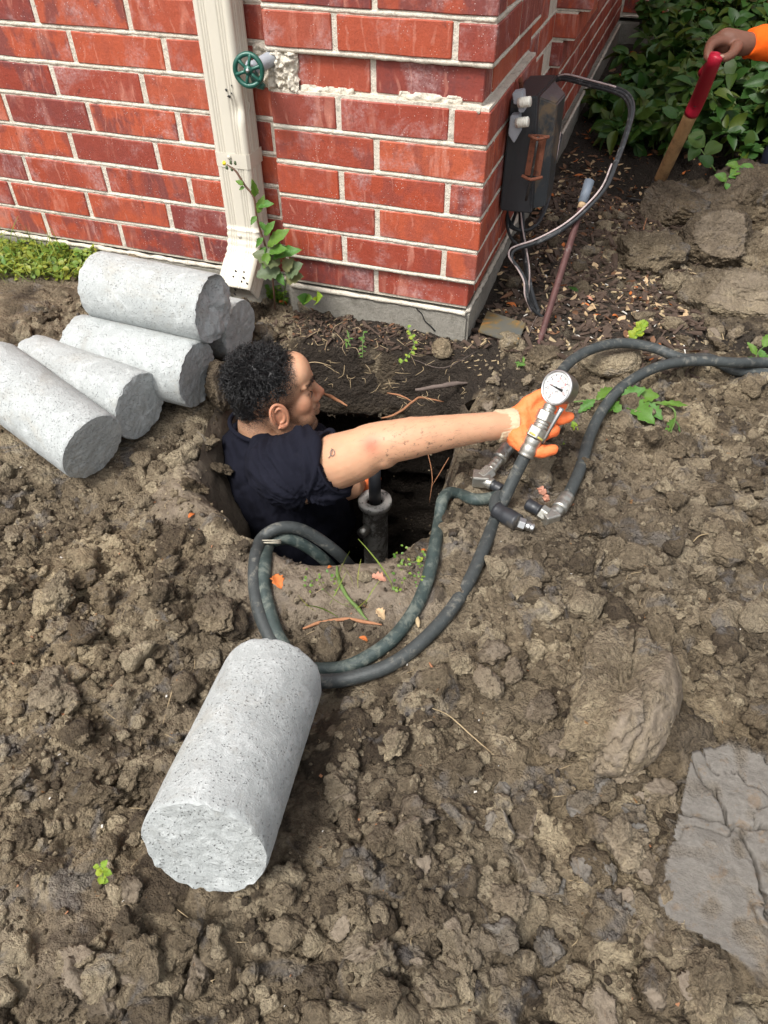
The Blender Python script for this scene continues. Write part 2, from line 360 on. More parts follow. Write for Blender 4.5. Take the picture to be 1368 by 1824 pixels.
def catmull(P, n=8):
    P = np.asarray(P, float)
    if len(P) < 3 or n <= 1: return P
    Q = np.vstack([2*P[0]-P[1], P, 2*P[-1]-P[-2]]); out = []
    for i in range(1, len(Q)-2):
        p0, p1, p2, p3 = Q[i-1], Q[i], Q[i+1], Q[i+2]
        for t in np.linspace(0, 1, n, endpoint=False):
            out.append(.5*((2*p1)+(-p0+p2)*t+(2*p0-5*p1+4*p2-p3)*t*t+(-p0+3*p1-3*p2+p3)*t**3))
    out.append(P[-1]); return np.array(out)
def frames(P):
    T = np.gradient(P, axis=0); T /= np.linalg.norm(T, axis=1)[:, None]+1e-12
    a = np.array([0, 0, 1.0]) if abs(T[0][2]) < .9 else np.array([1.0, 0, 0])
    N = [np.cross(T[0], a)]; N[0] /= np.linalg.norm(N[0])
    for i in range(1, len(P)):
        n = N[-1]-T[i]*np.dot(N[-1], T[i]); N.append(n/(np.linalg.norm(n)+1e-12))
    N = np.array(N); return T, N, np.cross(T, N)
def tube(P, rad, seg=12, caps=True, sub=8, geo=None, wob=0, seed=1, prof=None):
    """swept tube through the points P; rad a number or one per given point; prof: (k,2) unit profile"""
    P = np.asarray(P, float); r = np.full(len(P), rad) if np.isscalar(rad) else np.asarray(rad, float)
    Q = catmull(np.hstack([P, r[:, None]]), sub); r = Q[:, 3]; Q = Q[:, :3]
    T, N, B = frames(Q); g = geo or Geo()
    if prof is None:
        an = np.linspace(0, 2*np.pi, seg, endpoint=False); prof = np.stack([np.cos(an), np.sin(an)], 1)
    seg = len(prof)
    V = Q[:, None, :]+r[:, None, None]*(N[:, None, :]*prof[None, :, :1]+B[:, None, :]*prof[None, :, 1:])
    V = V.reshape(-1, 3)
    if wob: V = V+wob*np.stack([vn(V*60, seed), vn(V*60+9, seed), vn(V*60+5, seed)], 1)
    n = len(Q); i = np.arange(n-1)[:, None]*seg; j = np.arange(seg)[None, :]; k = (j+1) % seg
    F = np.stack([i+j, i+k, i+k+seg, i+j+seg], -1).reshape(-1, 4)
    F3 = None
    if caps:
        V = np.vstack([V, Q[0], Q[-1]]); m = n*seg
        a = np.stack([np.arange(seg)*0+m, (np.arange(seg)+1) % seg, np.arange(seg)], 1)
        b = np.stack([np.arange(seg)*0+m+1, (n-1)*seg+np.arange(seg), (n-1)*seg+(np.arange(seg)+1) % seg], 1)
        F3 = np.vstack([a, b])
    g.add(V, F3, F); return g
def box_geo(g, c, s, rot=None, bev=0):
    c = np.array(c, float); h = np.array(s, float)/2
    if bev <= 0:
        v = np.array([(x, y, z) for x in (-1, 1) for y in (-1, 1) for z in (-1, 1)], float)*h
        f = [(0, 1, 3, 2), (4, 6, 7, 5), (0, 4, 5, 1), (2, 3, 7, 6), (0, 2, 6, 4), (1, 5, 7, 3)]
        if rot is not None: v = v@np.array(rot).T
        g.add(v+c, None, f); return g
    bm = bmesh.new(); bmesh.ops.create_cube(bm, size=1)
    for q in bm.verts: q.co = Vector((q.co.x*h[0]*2, q.co.y*h[1]*2, q.co.z*h[2]*2))
    bmesh.ops.bevel(bm, geom=bm.edges[:], offset=bev, segments=2, affect='EDGES', profile=.5)
    bm.verts.index_update(); v = np.array([q.co[:] for q in bm.verts])
    if rot is not None: v = v@np.array(rot).T
    g.add(v+c, [[q.index for q in f.verts] for f in bm.faces if len(f.verts) == 3], [[q.index for q in f.verts] for f in bm.faces if len(f.verts) == 4]); bm.free(); return g
def axes(d, up=(0, 0, 1)):
    d = np.array(d, float); d /= np.linalg.norm(d); u = np.array(up, float)
    if abs(d@u) > .95*np.linalg.norm(u): u = np.array([1.0, 0, 0])
    x = np.cross(u, d); x /= np.linalg.norm(x); y = np.cross(d, x); return x, y, d
def cyl_geo(g, a, b, r1, r2=None, seg=20):
    return tube([a, b], [r1, r1 if r2 is None else r2], seg, True, 1, g)
_ico = {}
def ico(sub):
    if sub not in _ico:
        bm = bmesh.new(); bmesh.ops.create_icosphere(bm, subdivisions=sub, radius=1); bm.verts.index_update()
        _ico[sub] = (np.array([q.co[:] for q in bm.verts]), np.array([[q.index for q in f.verts] for f in bm.faces])); bm.free()
    return _ico[sub]
def rotz(a): c, s_ = math.cos(a), math.sin(a); return np.array([[c, -s_, 0], [s_, c, 0], [0, 0, 1]])
def rrot(rng):
    q = rng.normal(size=4); q /= np.linalg.norm(q); w, x, y, z = q
    return np.array([[1-2*(y*y+z*z), 2*(x*y-z*w), 2*(x*z+y*w)], [2*(x*y+z*w), 1-2*(x*x+z*z), 2*(y*z-x*w)], [2*(x*z-y*w), 2*(y*z+x*w), 1-2*(x*x+y*y)]])

# ================================================================== THE GROUND
ZG = -0.165
HB, HL = 0.0757, 0.254            # brick course height, brick length with joint
hole_px = [(400, 905), (432, 938), (480, 960), (540, 980), (610, 986), (690, 984), (742, 962), (776, 925), (800, 880), (812, 830), (818, 770), (835, 715), (842, 668), (800, 640),
           (700, 628), (600, 622), (520, 618), (450, 640), (405, 680), (372, 735), (356, 790), (360, 850)]
HOLE = np.array([AZ(x, y, ZG)[:2] for x, y in hole_px])
HOLE = catmull(np.vstack([HOLE, HOLE[:1]])[:, :2], 4)[:-1]
def hole_sd(x, y):
    """signed distance to the hole outline, positive outside"""
    d2 = np.full(x.shape, 1e9); ins = np.zeros(x.shape, bool); n = len(HOLE)
    for i in range(n):
        a = HOLE[i]; b = HOLE[(i+1) % n]; e = b-a; wx = x-a[0]; wy = y-a[1]
        t = np.clip((wx*e[0]+wy*e[1])/(e@e), 0, 1); dx = wx-t*e[0]; dy = wy-t*e[1]; d2 = np.minimum(d2, dx*dx+dy*dy)
        c = (a[1] > y) != (b[1] > y)
        with np.errstate(divide='ignore', invalid='ignore'):
            ins ^= c & (x < (b[0]-a[0])*(y-a[1])/(b[1]-a[1])+a[0])
    d = np.sqrt(d2); return np.where(ins, -d, d)
ctrl = [(.06, -1.42, -.128), (-.035, -1.06, -.212), (-.53, -.43, -.183), (-.83, -.43, -.172), (-.60, -.55, -.205), (-.9, -.51, -.19), (-.62, -.71, -.205), (-.92, -.63, -.135), (-.51, -.21, -.18), (-.80, -.2, -.17),
        (0, 0.02, -.155), (-.5, .03, -.145), (-1.0, .04, -.112), (-1.5, 0, -.112), (-1.1, -.2, -.13), (-1.0, -.35, -.13), (0, .5, -.135), (0, 1.1, -.17), (0, 1.5, -.185), (0, 2.1, -.16), (.1, 3.6, -.19), (.7, .1, -.135), (.67, -.5, -.13), (.67, -1.3, -.13),
        (.2, -.5, -.15), (.45, -.3, -.14), (.45, -.8, -.135), (-.5, -1.2, -.15), (-.1, -.80, -.172), (-.35, -.8, -.17), (.15, -.75, -.16), (-.2, -1.6, -.14), (.3, -1.6, -.13), (.35, 1.35, -.27), (.65, 1.45, -.24), (.5, 1.15, -.19), (.5, .7, -.17), (.3, .7, -.175),
        (1.2, 1.0, -.12), (1.5, 0, -.13), (2, 3, -.15), (-1.5, -1, -.15), (.9, 2.2, -.17), (-2.5, -.3, -.12), (0, -3, -.15), (3, -2, -.15), (-3, -3, -.15)]
CT = np.array(ctrl)
def base_h(x, y):
    num = 0; den = 1e-9
    for cx, cy, cz in CT:
        d2 = (x-cx)**2+(y-cy)**2; w = 1/(d2+.012)**1.6; num = num+w*cz; den = den+w
    return num/den
def mask_disc(x, y, cx, cy, rx, ry, soft=.35, rot=0):
    c, s_ = math.cos(rot), math.sin(rot); dx, dy = x-cx, y-cy; u, v = (dx*c+dy*s_)/rx, (-dx*s_+dy*c)/ry
    return 1-sstep(1-soft, 1+soft, np.sqrt(u*u+v*v))
def fields(x, y, sd):
    wob = n2(x, y, 9, 3, 5)*.05
    # humus / mulch: at the wall foot, and the bed right of the corner
    hum_shade = (1-sstep(-.10, -.02, -(y+.22)+wob*1.5-.02))*sstep(-.47, -.40, x)*(1-sstep(.10, .22, x+wob+.25*(y+.15)))
    bed = sstep(-.06, .03, y+wob-.02-.25*np.maximum(0, x-.1))*sstep(-.05, -.02, x)
    bed = bed*(1-.95*mask_disc(x, y, .62, .78, .42, .50, .2))
    hum_shade = np.clip(np.maximum(hum_shade, bed), 0, 1)
    lft = .55*sstep(-.14, -.05, y+wob)*(1-sstep(-.75, -.55, x)); hum_shade = np.maximum(hum_shade, lft)
    # smeared smooth clay round the hole lip
    a = AZ(600, 1040, ZG); b = AZ(330, 870, ZG); c = AZ(370, 800, ZG); e = AZ(870, 960, ZG)
    cl = np.maximum.reduce([mask_disc(x, y, a[0], a[1], .20, .085, .35, .15), mask_disc(x, y, b[0], b[1], .09, .09, .4), mask_disc(x, y, c[0], c[1], .05, .12, .4), .55*mask_disc(x, y, e[0], e[1], .07, .10, .5)])
    for px, py, rx, ry, am in [(90, 1680, .10, .06, .55), (700, 1420, .05, .05, .3), (1180, 930, .12, .10, .25), (130, 520, .2, .05, .3)]:
        q = AZ(px, py, ZG); cl = np.maximum(cl, am*mask_disc(x, y, q[0], q[1], rx, ry, .5))
    cl = np.clip(cl*(1+wob*4), 0, 1)
    cl = cl*(1-hum_shade)*(.75+.25*n2(x, y, 40, 2, 9))
    cl = np.clip(cl, 0, 1)
    return hum_shade, cl
def axis_coords(segs):
    o = [segs[0][0]]
    for a, b, st in segs:
        n = max(1, int(round((b-a)/st))); o += list(np.linspace(a, b, n+1)[1:])
    return np.array(o)
def grow(a, st, n, q=1.22):
    o = [a]
    for i in range(n): st *= q; o.append(o[-1]+st)
    return o
gx = axis_coords([(-1.05, 1.0, .0031)]); gx = np.concatenate([-np.array(grow(1.05, .0031, 42, 1.19))[1:][::-1], gx, np.array(grow(1.0, .0031, 42, 1.19))[1:]])
gy = axis_coords([(-1.80, .22, .0031), (.22, 1.5, .0065), (1.5, 2.6, .012), (2.6, 3.9, .02)]); gy = np.concatenate([-np.array(grow(1.80, .0031, 42, 1.19))[1:][::-1], gy, np.array(grow(3.9, .02, 24, 1.25))[1:]])
nx, ny = len(gx), len(gy)
Xg, Yg = np.meshgrid(gx, gy); xf, yf = Xg.ravel(), Yg.ravel()
sd = hole_sd(xf, yf)
hum_shade, cla = fields(xf, yf, sd)
sd = sd+np.where(np.abs(sd) < .12, 1, 0)*(n2(xf, yf, 22, 3, 61)*.007)*(1-.8*cla)
near = ((xf > -2.2) & (xf < 2.2) & (yf > -2.5) & (yf < 4.0)).astype(float)
rng = np.random.default_rng(11)
def splat(n, r0, r1, hq, seed, xr=(-1.35, 1.15), yr=(-1.85, 1.1)):
    rg = np.random.default_rng(seed); rel = np.zeros((ny, nx))
    global tone_g
    for k in range(n):
        cx, cy = rg.uniform(*xr), rg.uniform(*yr); Rr = r0*(r1/r0)**rg.random()**1.6; 
        i0, i1 = np.searchsorted(gx, (cx-Rr*1.3, cx+Rr*1.3)); j0, j1 = np.searchsorted(gy, (cy-Rr*1.3, cy+Rr*1.3))
        if i1-i0 < 2 or j1-j0 < 2: continue
        dx = (gx[i0:i1]-cx)[None, :]/Rr; dy = (gy[j0:j1]-cy)[:, None]/Rr
        a = rg.uniform(0, 3.14); c, s_ = math.cos(a), math.sin(a); u = (dx*c+dy*s_)*rg.uniform(.8, 1.25); v = (-dx*s_+dy*c)*rg.uniform(.8, 1.25)
        q = np.sqrt(np.clip(1-u*u-v*v, 0, 1))*1.15
        for m in range(rg.integers(2, 5)):
            t = rg.uniform(0, 6.28); sl_ = rg.uniform(.1, 1.5); q = np.minimum(q, rg.uniform(.45, .85)-sl_*(u*math.cos(t)+v*math.sin(t))*.6)
        q = np.clip(q, 0, 1)*Rr*hq*rg.uniform(.55, 1.0)
        w_ = q > rel[j0:j1, i0:i1]; rel[j0:j1, i0:i1] = np.where(w_, q, rel[j0:j1, i0:i1])
        if r1 > .012: tone_g[j0:j1, i0:i1] = np.where(w_, rg.random(), tone_g[j0:j1, i0:i1])
    return rel.ravel()
tone_g = np.full((ny, nx), .5)
big = splat(1150, .020, .062, .78, 1); mid = splat(6500, .008, .022, .85, 2); sml = splat(15000, .0042, .0095, .8, 3, yr=(-1.8, .9))
loose = (1-cla)*(1-.55*hum_shade)
dens = sstep(-.55, .35, n2(xf, yf, 5, 3, 21))          # patches of coarse and of fine crumbs
relief = big*loose*(.45+.75*dens)+mid*(loose*.95+.05)+sml*(.85-.7*cla)*(1+.25*hum_shade)
relief += (n2(xf, yf, 4.5, 4, 31)*.018+n2(xf, yf, 24, 4, 32)*.0065*(1-.5*cla)+n2(xf, yf, 110, 3, 33)*.0022*(1-.55*cla))*near*(1-.4*hum_shade)
pit = n2(xf, yf, 30, 3, 41); relief -= .016*loose*sstep(.15, .75, pit)*near
relief -= .014*loose
bh = base_h(xf, yf)
flatc = [(-.0, -1.23, .11, .2, .2)]
for cx, cy, rx, ry, rot in [(-.003, -1.22, .10, .20, -.15), (-.68, -.43, .2, .09, 0), (-.75, -.53, .2, .09, 0), (-.76, -.67, .2, .1, .2), (-.66, -.21, .2, .09, 0)]:
    mk = mask_disc(xf, yf, cx, cy, rx, ry, .25, rot); relief = relief*(1-.75*mk)-mk*.004
HOSE_PX = [[(905, 880), (882, 930), (862, 975), (838, 1030), (800, 1088), (750, 1142), (700, 1180), (645, 1207), (590, 1216), (540, 1210), (498, 1165), (478, 1130), (462, 1090), (453, 1040), (455, 990)],
    [(775, 970), (762, 1030), (738, 1085), (700, 1135), (655, 1172), (615, 1190)], [(470, 1040), (480, 1100)], [(905, 880), (850, 888), (800, 878)], [(870, 900), (950, 942)], [(1520, 685), (1368, 663), (1262, 645), (1165, 622), (1060, 618), (1000, 660)],
    [(1262, 645), (1160, 658), (1110, 688), (1075, 728), (1050, 780), (1035, 830), (1018, 872), (980, 922), (940, 898)], [(905, 795), (855, 855), (893, 872)]]
def near_line0(xs, ys, pts):
    P_ = catmull(np.array([AZ(x, y, ZG)[:2] for x, y in pts]), 3); d = np.full(np.shape(xs), 9.0)
    for a, b in zip(P_[:-1], P_[1:]):
        e = b-a; t = np.clip(((xs-a[0])*e[0]+(ys-a[1])*e[1])/(e@e+1e-9), 0, 1); d = np.minimum(d, np.hypot(xs-a[0]-t*e[0], ys-a[1]-t*e[1]))
    return d
def hose_d(xs, ys):
    d = np.full(np.shape(xs), 9.0)
    for q in HOSE_PX: d = np.minimum(d, near_line0(xs, ys, q))
    return d
hk = 1-sstep(.016, .036, hose_d(xf, yf)); relief = relief*(1-.8*hk)-.004*hk
for qx, qy, qrx, qry in [(1325, 1535, .14, .14), (1098, 1262, .07, .10)]:
    q = AZ(qx, qy, ZG); mk = mask_disc(xf, yf, q[0], q[1], qrx, qry, .25); relief = relief*(1-.85*mk)-.008*mk
zf = bh+relief
lipr = .045+.02*cla
t = np.clip((lipr-sd)/lipr, 0, 1); zf -= (1-np.sqrt(np.clip(1-t*t, 0, 1)))*lipr*.8*np.where(sd > 0, 1, 1)
zf = np.where(sd < 0, zf-.0-(-sd)*5.0, zf)
# a scooped trench where the second worker digs
dg = AZ(1250, 325, -.22); zf -= .10*mask_disc(xf, yf, dg[0]+.02, dg[1]+.06, .24, .17, .5)
keep_v = sd > -.03
idx = np.arange(nx*ny).reshape(ny, nx)
Fq = np.stack([idx[:-1, :-1], idx[:-1, 1:], idx[1:, 1:], idx[1:, :-1]], -1).reshape(-1, 4)
inside_house = (xf < -.035) & (yf > .10) & (xf > -6) & (yf < 7)
ok = keep_v[Fq].all(1) & ~(inside_house[Fq].all(1))
Fq = Fq[ok]
used = np.zeros(nx*ny, bool); used[Fq.ravel()] = True; remap = np.cumsum(used)-1
gme = mesh_np('ground', np.stack([xf, yf, zf], 1)[used], remap[Fq])
setattr_np(gme, 'humus', hum_shade[used]); setattr_np(gme, 'clay', cla[used]); setattr_np(gme, 'tone', tone_g.ravel()[used])
ground = link('ground', gme, 'soil', kind='structure')
Zgrid = zf.reshape(ny, nx)
def gz(x, y):
    i = min(max(np.searchsorted(gx, x)-1, 0), nx-2); j = min(max(np.searchsorted(gy, y)-1, 0), ny-2)
    u = (x-gx[i])/(gx[i+1]-gx[i]); v = (y-gy[j])/(gy[j+1]-gy[j])
    return (Zgrid[j, i]*(1-u)+Zgrid[j, i+1]*u)*(1-v)+(Zgrid[j+1, i]*(1-u)+Zgrid[j+1, i+1]*u)*v
def gzv(x, y):
    i = np.clip(np.searchsorted(gx, x)-1, 0, nx-2); j = np.clip(np.searchsorted(gy, y)-1, 0, ny-2)
    return Zgrid[j, i]
def GP(px, py, lift=0.0):
    """the point of the ground surface seen at a pixel of the photograph"""
    z = ZG
    for _ in range(8):
        p = AZ(px, py, z+lift); z = z*.3+.7*gz(p[0], p[1])
    p = AZ(px, py, z+lift); return p

# ---- the wall of the pit, going down
n = len(HOLE); ctr = HOLE.mean(0)
m = 150; t_ = np.linspace(0, n, m, endpoint=False); HP = np.stack([np.interp(t_, np.arange(n+1), np.append(HOLE[:, k], HOLE[0, k])) for k in (0, 1)], 1)
tg = np.roll(HP, -1, 0)-np.roll(HP, 1, 0); nrm = np.stack([tg[:, 1], -tg[:, 0]], 1); nrm /= np.linalg.norm(nrm, axis=1)[:, None]
if ((HP-ctr)*nrm).sum() < 0: nrm = -nrm
backness = np.clip((HP[:, 1]-(-.42))/.2, 0, 1)      # 1 on the house side
leftness = np.clip((-.33-HP[:, 0])/.1, 0, 1)*np.clip((-.3-HP[:, 1])/.1, 0, 1)
K = 90; V = []; Hh = []; Cl = []
for k in range(K):
    d = .002+1.25*(k/(K-1))**1.25
    off = .012+backness*(.16*np.clip((d-.15)/.14, 0, 1)-.05*np.clip(d/.13, 0, 1)*(d < .5))-leftness*.085*np.clip(d/.20, 0, 1)+(1-backness)*(1-leftness)*.015*np.clip(d/.4, 0, 1)
    p = HP+nrm*off[:, None]; z = base_h(p[:, 0], p[:, 1])-.018-d
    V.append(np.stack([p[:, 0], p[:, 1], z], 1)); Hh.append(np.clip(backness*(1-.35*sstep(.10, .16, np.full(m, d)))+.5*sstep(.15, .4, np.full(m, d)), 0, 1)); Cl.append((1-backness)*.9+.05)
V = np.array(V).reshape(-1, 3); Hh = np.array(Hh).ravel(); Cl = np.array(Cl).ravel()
rough = .25+.75*np.repeat(backness[None], K, 0).ravel(); nn = np.repeat(np.hstack([nrm, np.zeros((m, 1))])[None], K, 0).reshape(-1, 3)
dsp = fbm(V*np.array([16, 16, 16]), 4, 71)*.020*rough+fbm(V*70, 3, 72)*.007*rough
V = V+nn*dsp[:, None]
i = np.arange(K-1)[:, None]*m; j = np.arange(m)[None]; k2 = (j+1) % m
Fw = np.stack([i+j, i+j+m, i+k2+m, i+k2], -1).reshape(-1, 4)
V = np.vstack([V, [ctr[0], ctr[1], V[-1, 2]]]); b0 = (K-1)*m
F3 = np.stack([b0+np.arange(m), np.full(m, len(V)-1), b0+(np.arange(m)+1) % m], 1)
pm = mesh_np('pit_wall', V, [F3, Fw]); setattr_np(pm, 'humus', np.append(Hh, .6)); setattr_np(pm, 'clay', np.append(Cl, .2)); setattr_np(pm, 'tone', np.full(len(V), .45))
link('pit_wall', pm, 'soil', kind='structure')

# ---- crumbs: clods far too many to count, real geometry in two joined sheets
def clod_proto(sub, seed, amp=.28, cuts=5):
    rg = np.random.default_rng(seed); v, f = ico(sub); r = np.ones(len(v))
    for _ in range(cuts):
        nrm_ = rg.normal(size=3); nrm_ /= np.linalg.norm(nrm_); h = rg.uniform(.5, .85); d = v@nrm_; r = np.where(d*r > h, h/np.maximum(d, 1e-3), r)
    v = v*r[:, None]; v = v*(1+amp*fbm(v*1.7+seed, 4, seed, .6))[:, None]; return v, f
P80 = [clod_proto(2, 100+i, .38) for i in range(12)]; P320 = [clod_proto(3, 200+i, .34) for i in range(14)]
def scatter(n, r0, r1, protos, seed, xr, yr, keep, pw=2.0, sink=.2):
    rg = np.random.default_rng(seed); vs, fs, nv = [], [], 0; tn = []
    xs = rg.uniform(*xr, n); ys = rg.uniform(*yr, n); s_ = hole_sd(xs, ys); hu, cl = fields(xs, ys, s_); pr_ = keep(xs, ys, s_, hu, cl); sel = rg.random(n) < pr_
    zs = gzv(xs, ys)
    for x, y, z in zip(xs[sel], ys[sel], zs[sel]):
        r_ = r0*(r1/r0)**(rg.random()**pw); v, f = protos[rg.integers(len(protos))]; a = rrot(rg)*(r_*rg.uniform(.75, 1.2, 3))[None, :]
        vs.append(v@a.T*np.array([1, 1, .8])+np.array([x, y, z+r_*sink])); fs.append(f+nv); nv += len(v); tn.append(np.full(len(v), rg.random()))
    me = mesh_np('soil_clods', np.concatenate(vs), np.concatenate(fs)); setattr_np(me, 'tone', np.concatenate(tn)); return me
flatboxes = [(-.003, -1.22, .09, .19)]
def kp(xs, ys, s_, hu, cl):
    p = (1-.97*(1-sstep(.020, .034, hose_d(xs, ys))))*(1-cl)*(1-.7*hu)*(s_ > .012)*(.35+.65*sstep(-.4, .4, n2(xs, ys, 5, 3, 21)))
    for cx, cy, rx, ry in [(-.003, -1.22, .10, .20), (-.68, -.43, .2, .09), (-.75, -.53, .2, .09), (-.76, -.67, .2, .1), (-.66, -.21, .2, .09)]:
        p = p*(1-mask_disc(xs, ys, cx, cy, rx, ry, .1))
    return p*np.where((xs < .0) & (ys > .03), 0, 1)
me = scatter(13500, .0032, .011, P80, 5, (-1.1, 1.0), (-1.75, .6), kp, 1.6)
me.name = 'soil_crumbs'; link('soil_crumbs', me, 'soil_dry', kind='stuff')
me = scatter(2700, .011, .036, P320, 6, (-1.15, 1.05), (-1.75, 1.1), kp, 2.0, .12)
me.name = 'soil_clods'; link('soil_clods', me, 'soil_dry', kind='stuff')
P20 = [clod_proto(1, 300+i, .3, 2) for i in range(10)]
me = scatter(26000, .0018, .0055, P20, 8, (-1.0, .9), (-1.7, .2), lambda *a: .12+.88*kp(*a), 1.3, .3); me.name = 'fine_crumbs'; link('fine_crumbs', me, 'soil_dry', kind='stuff')
me = scatter(2500, .003, .010, P80, 7, (-.5, 1.2), (-.3, 2.2), lambda x, y, s_, hu, cl: hu*(s_ > .01)*np.where((x < 0) & (y > .02), 0, 1), 1.5)
me.name = 'dark_crumbs'; link('dark_crumbs', me, 'soil_humus', kind='stuff')

# ================================================================== THE HOUSE
house = thing('brick_house', 'red brick house corner with cream mortar, projecting brick quoin and grey concrete footing', 'house', (-.25, .3, -.17))
rb = random.Random(4); _bm = {}
def brick_mesh(l, d, var):
    key = (round(l, 3), round(d, 3), var)
    if key not in _bm:
        rg = random.Random(hash(key) & 0xffff); bm = bmesh.new(); bmesh.ops.create_cube(bm, size=1)
        for q in bm.verts: q.co = Vector((q.co.x*l, q.co.y*d, q.co.z*(HB-.0120)))
        bmesh.ops.subdivide_edges(bm, edges=[e for e in bm.edges if abs((e.verts[0].co-e.verts[1].co).x) > l*.5], cuts=2)
        for q in bm.verts: q.co += Vector((rg.uniform(-.001, .001), rg.uniform(-.0009, .0009), rg.uniform(-.0011, .0011)))
        es = [e for e in bm.edges if len(e.link_faces) == 2 and e.calc_face_angle(0) > .8]
        bmesh.ops.bevel(bm, geom=es, offset=.0022, segments=1, affect='EDGES')
        me = bpy.data.meshes.new('brick'); bm.to_mesh(me); bm.free(); me.materials.append(M['brick']); _bm[key] = me
    return _bm[key]
bulk = []
def brick(x0, x1, y, k, rot=False, d=.0747, part=True, flip=False, z=None):
    """x0..x1 along the wall, y the face plane; rot: the wall runs along Y and faces +X (then x0..x1 are y values and y the x plane)"""
    l = x1-x0
    if l < .02: return
    me = brick_mesh(l, d, rb.randrange(4)); c = (x0+x1)/2; zz = ((k-1)*HB if z is None else z)+(HB-.012)/2
    jt = rb.uniform(-.0012, .0012)
    loc = (y-d/2+jt, c, zz) if rot else (c, y+d/2+jt, zz)
    o = bpy.data.objects.new('brick', me); COL.objects.link(o)
    o.rotation_euler = (0, rb.uniform(-.004, .004), (math.pi/2 if rot else (math.pi if flip else 0))); o.location = loc
    if part: o.parent = house; o.matrix_parent_inverse = Matrix.Translation(house.location).inverted()
    else: bulk.append(o)
    return o
J = .0125; TOPK = 9; ALLK = 24
mort = Geo(); beads = []
def mbox(x0, x1, y0, y1, z0, z1): box_geo(mort, ((x0+x1)/2, (y0+y1)/2, (z0+z1)/2), (x1-x0, y1-y0, z1-z0))
for k in range(0, ALLK):
    P = k <= TOPK; rec = (k % 6 == 0); yy = .014 if rec else 0.0; xx = -.020 if rec else 0.0
    z0 = (k-1)*HB
    if k % 2 == 0:
        brick(-.2415+xx*.5, xx, yy, k, part=P); brick(-.4955, -.254+xx*.5, yy, k, part=P)
        brick(.0747+J+yy, .3287, xx, k, True, part=P); brick(.3287+J, .508, xx, k, True, part=P)
    else:
        brick(yy, .2415, xx, k, True, part=P); brick(-.3287, -.0872, yy, k, part=P); brick(-.4955, -.3287-J, yy, k, part=P); brick(.254, .508, xx, k, True, part=P)
    mbox(-.492, xx-.0035, yy+.0032, .30, z0-.006, z0+HB-.006); mbox(-.30, xx-.0032, yy+.02, .503, z0-.0062, z0+HB-.0058)
    if k > 0:
        zb = z0-.006; yb = yy+.0062; beads.append([(-.4955, yb, zb), (xx-.004, yb, zb)]); beads.append([(xx-.0062, yb+.004, zb), (xx-.0062, .505, zb)])
    # left wall
    p = -.855 if k % 2 else (-.771 if k == 0 else -.776)
    brick(p+J, min(p+HL, -.5085), .040, k, part=P)
    if p+HL+J < -.53: brick(p+HL+J, -.5085, .040, k, part=P)
    x = p
    while x > -3.9: brick(x-HL+J, x, .040, k, part=P and x > -1.7); x -= HL
    if k > 0: beads.append([(-2.6, .0462, z0-.006), (-.508, .0462, z0-.006)])
    # side wall behind the quoin, with the corbelled bay
    y = .5205 if k % 2 else .5205-HL/2
    while y < 3.55:
        a, b = max(y, .5205), min(y+HL-J, 3.59)
        pr_ = 0.0
        if 1.02 < (a+b)/2 < 2.15 and k >= 4: pr_ = .034*min(k-3, 6)
        if pr_:
            a = max(a, 1.035)
            brick(a, b, -.040+pr_, k, True, d=.09+pr_, part=(k <= 8 and a < 2.2))
        else: brick(a, b, -.040, k, True, part=(k <= 5))
        y += HL
    if k > 0: beads.append([(-.0462, .52, z0-.006), (-.0462, 3.6, z0-.006)])
    # back wall, seen between the leaves
    x = -.03+(HL/2 if k % 2 else 0); brick(-.036, x-J, 3.60, k, part=(k <= 2), z=z0+.03)
    while x < 3.4: brick(x, x+HL-J, 3.60, k, part=(k <= 2 and x < 1.3), z=z0+.03); x += HL
mbox(-6, -.505, .0430, .30, -HB-.006, 2.0*.87); mbox(-.30, -.0430, .50, 4.2, -HB-.006, 1.74); mbox(-.29, 3.8, 3.6045, 4.0, -.07, 1.75)
for k in range(4, ALLK): mbox(-.2, -.045+.034*min(k-3, 6), 1.04, 2.17, (k-1)*HB-.0055, k*HB-.0065)
link('mortar', mort.mesh('mortar', False), 'mortar', house)
g = Geo()
for a, b in beads:
    a, b = np.array(a), np.array(b); nn_ = max(4, int(np.linalg.norm(b-a)/.009)); t = np.linspace(0, 1, nn_)[:, None]; P_ = a+(b-a)*t
    P_ = P_+np.stack([vn(P_*70, 3)*.0008, vn(P_*70, 4)*.0008, vn(P_*70, 5)*.0011], 1); rr = .0058+.0011*vn(P_*90, 8)
    tube(P_, rr, 6, True, 1, g)
link('mortar_bead', g.mesh('mortar_bead'), 'mortar', house, kind='stuff')
if bulk:      # the courses above the picture, joined
    g = Geo()
    for o in bulk:
        me = o.data; mw = Matrix.Translation(o.location) @ o.rotation_euler.to_matrix().to_4x4(); v = np.array([(mw@q.co)[:] for q in me.vertices])
        g.add(v, [p.vertices[:] for p in me.polygons if len(p.vertices) == 3], [p.vertices[:] for p in me.polygons if len(p.vertices) == 4]); bpy.data.objects.remove(o)
    link('upper_brickwork', g.mesh('upper_brickwork', False), 'brick', house, kind='stuff')
def prism(g, pts, z0, z1):
    bm = bmesh.new(); a = [bm.verts.new((x, y, z0)) for x, y in pts]; f = bm.faces.new(a); r = bmesh.ops.extrude_face_region(bm, geom=[f])
    for q in r['geom']:
        if isinstance(q, bmesh.types.BMVert): q.co.z = z1
    bmesh.ops.recalc_face_normals(bm, faces=bm.faces[:]); return bm
bm = prism(None, [(-6, .031), (-.50, .031), (-.50, .006), (-.012, .006), (-.012, .53), (-.022, .54), (-.022, 3.578), (3.8, 3.578), (3.8, 4.2), (-6, 4.2)], -.33, -.0905)
bmesh.ops.triangulate(bm, faces=bm.faces[:]);
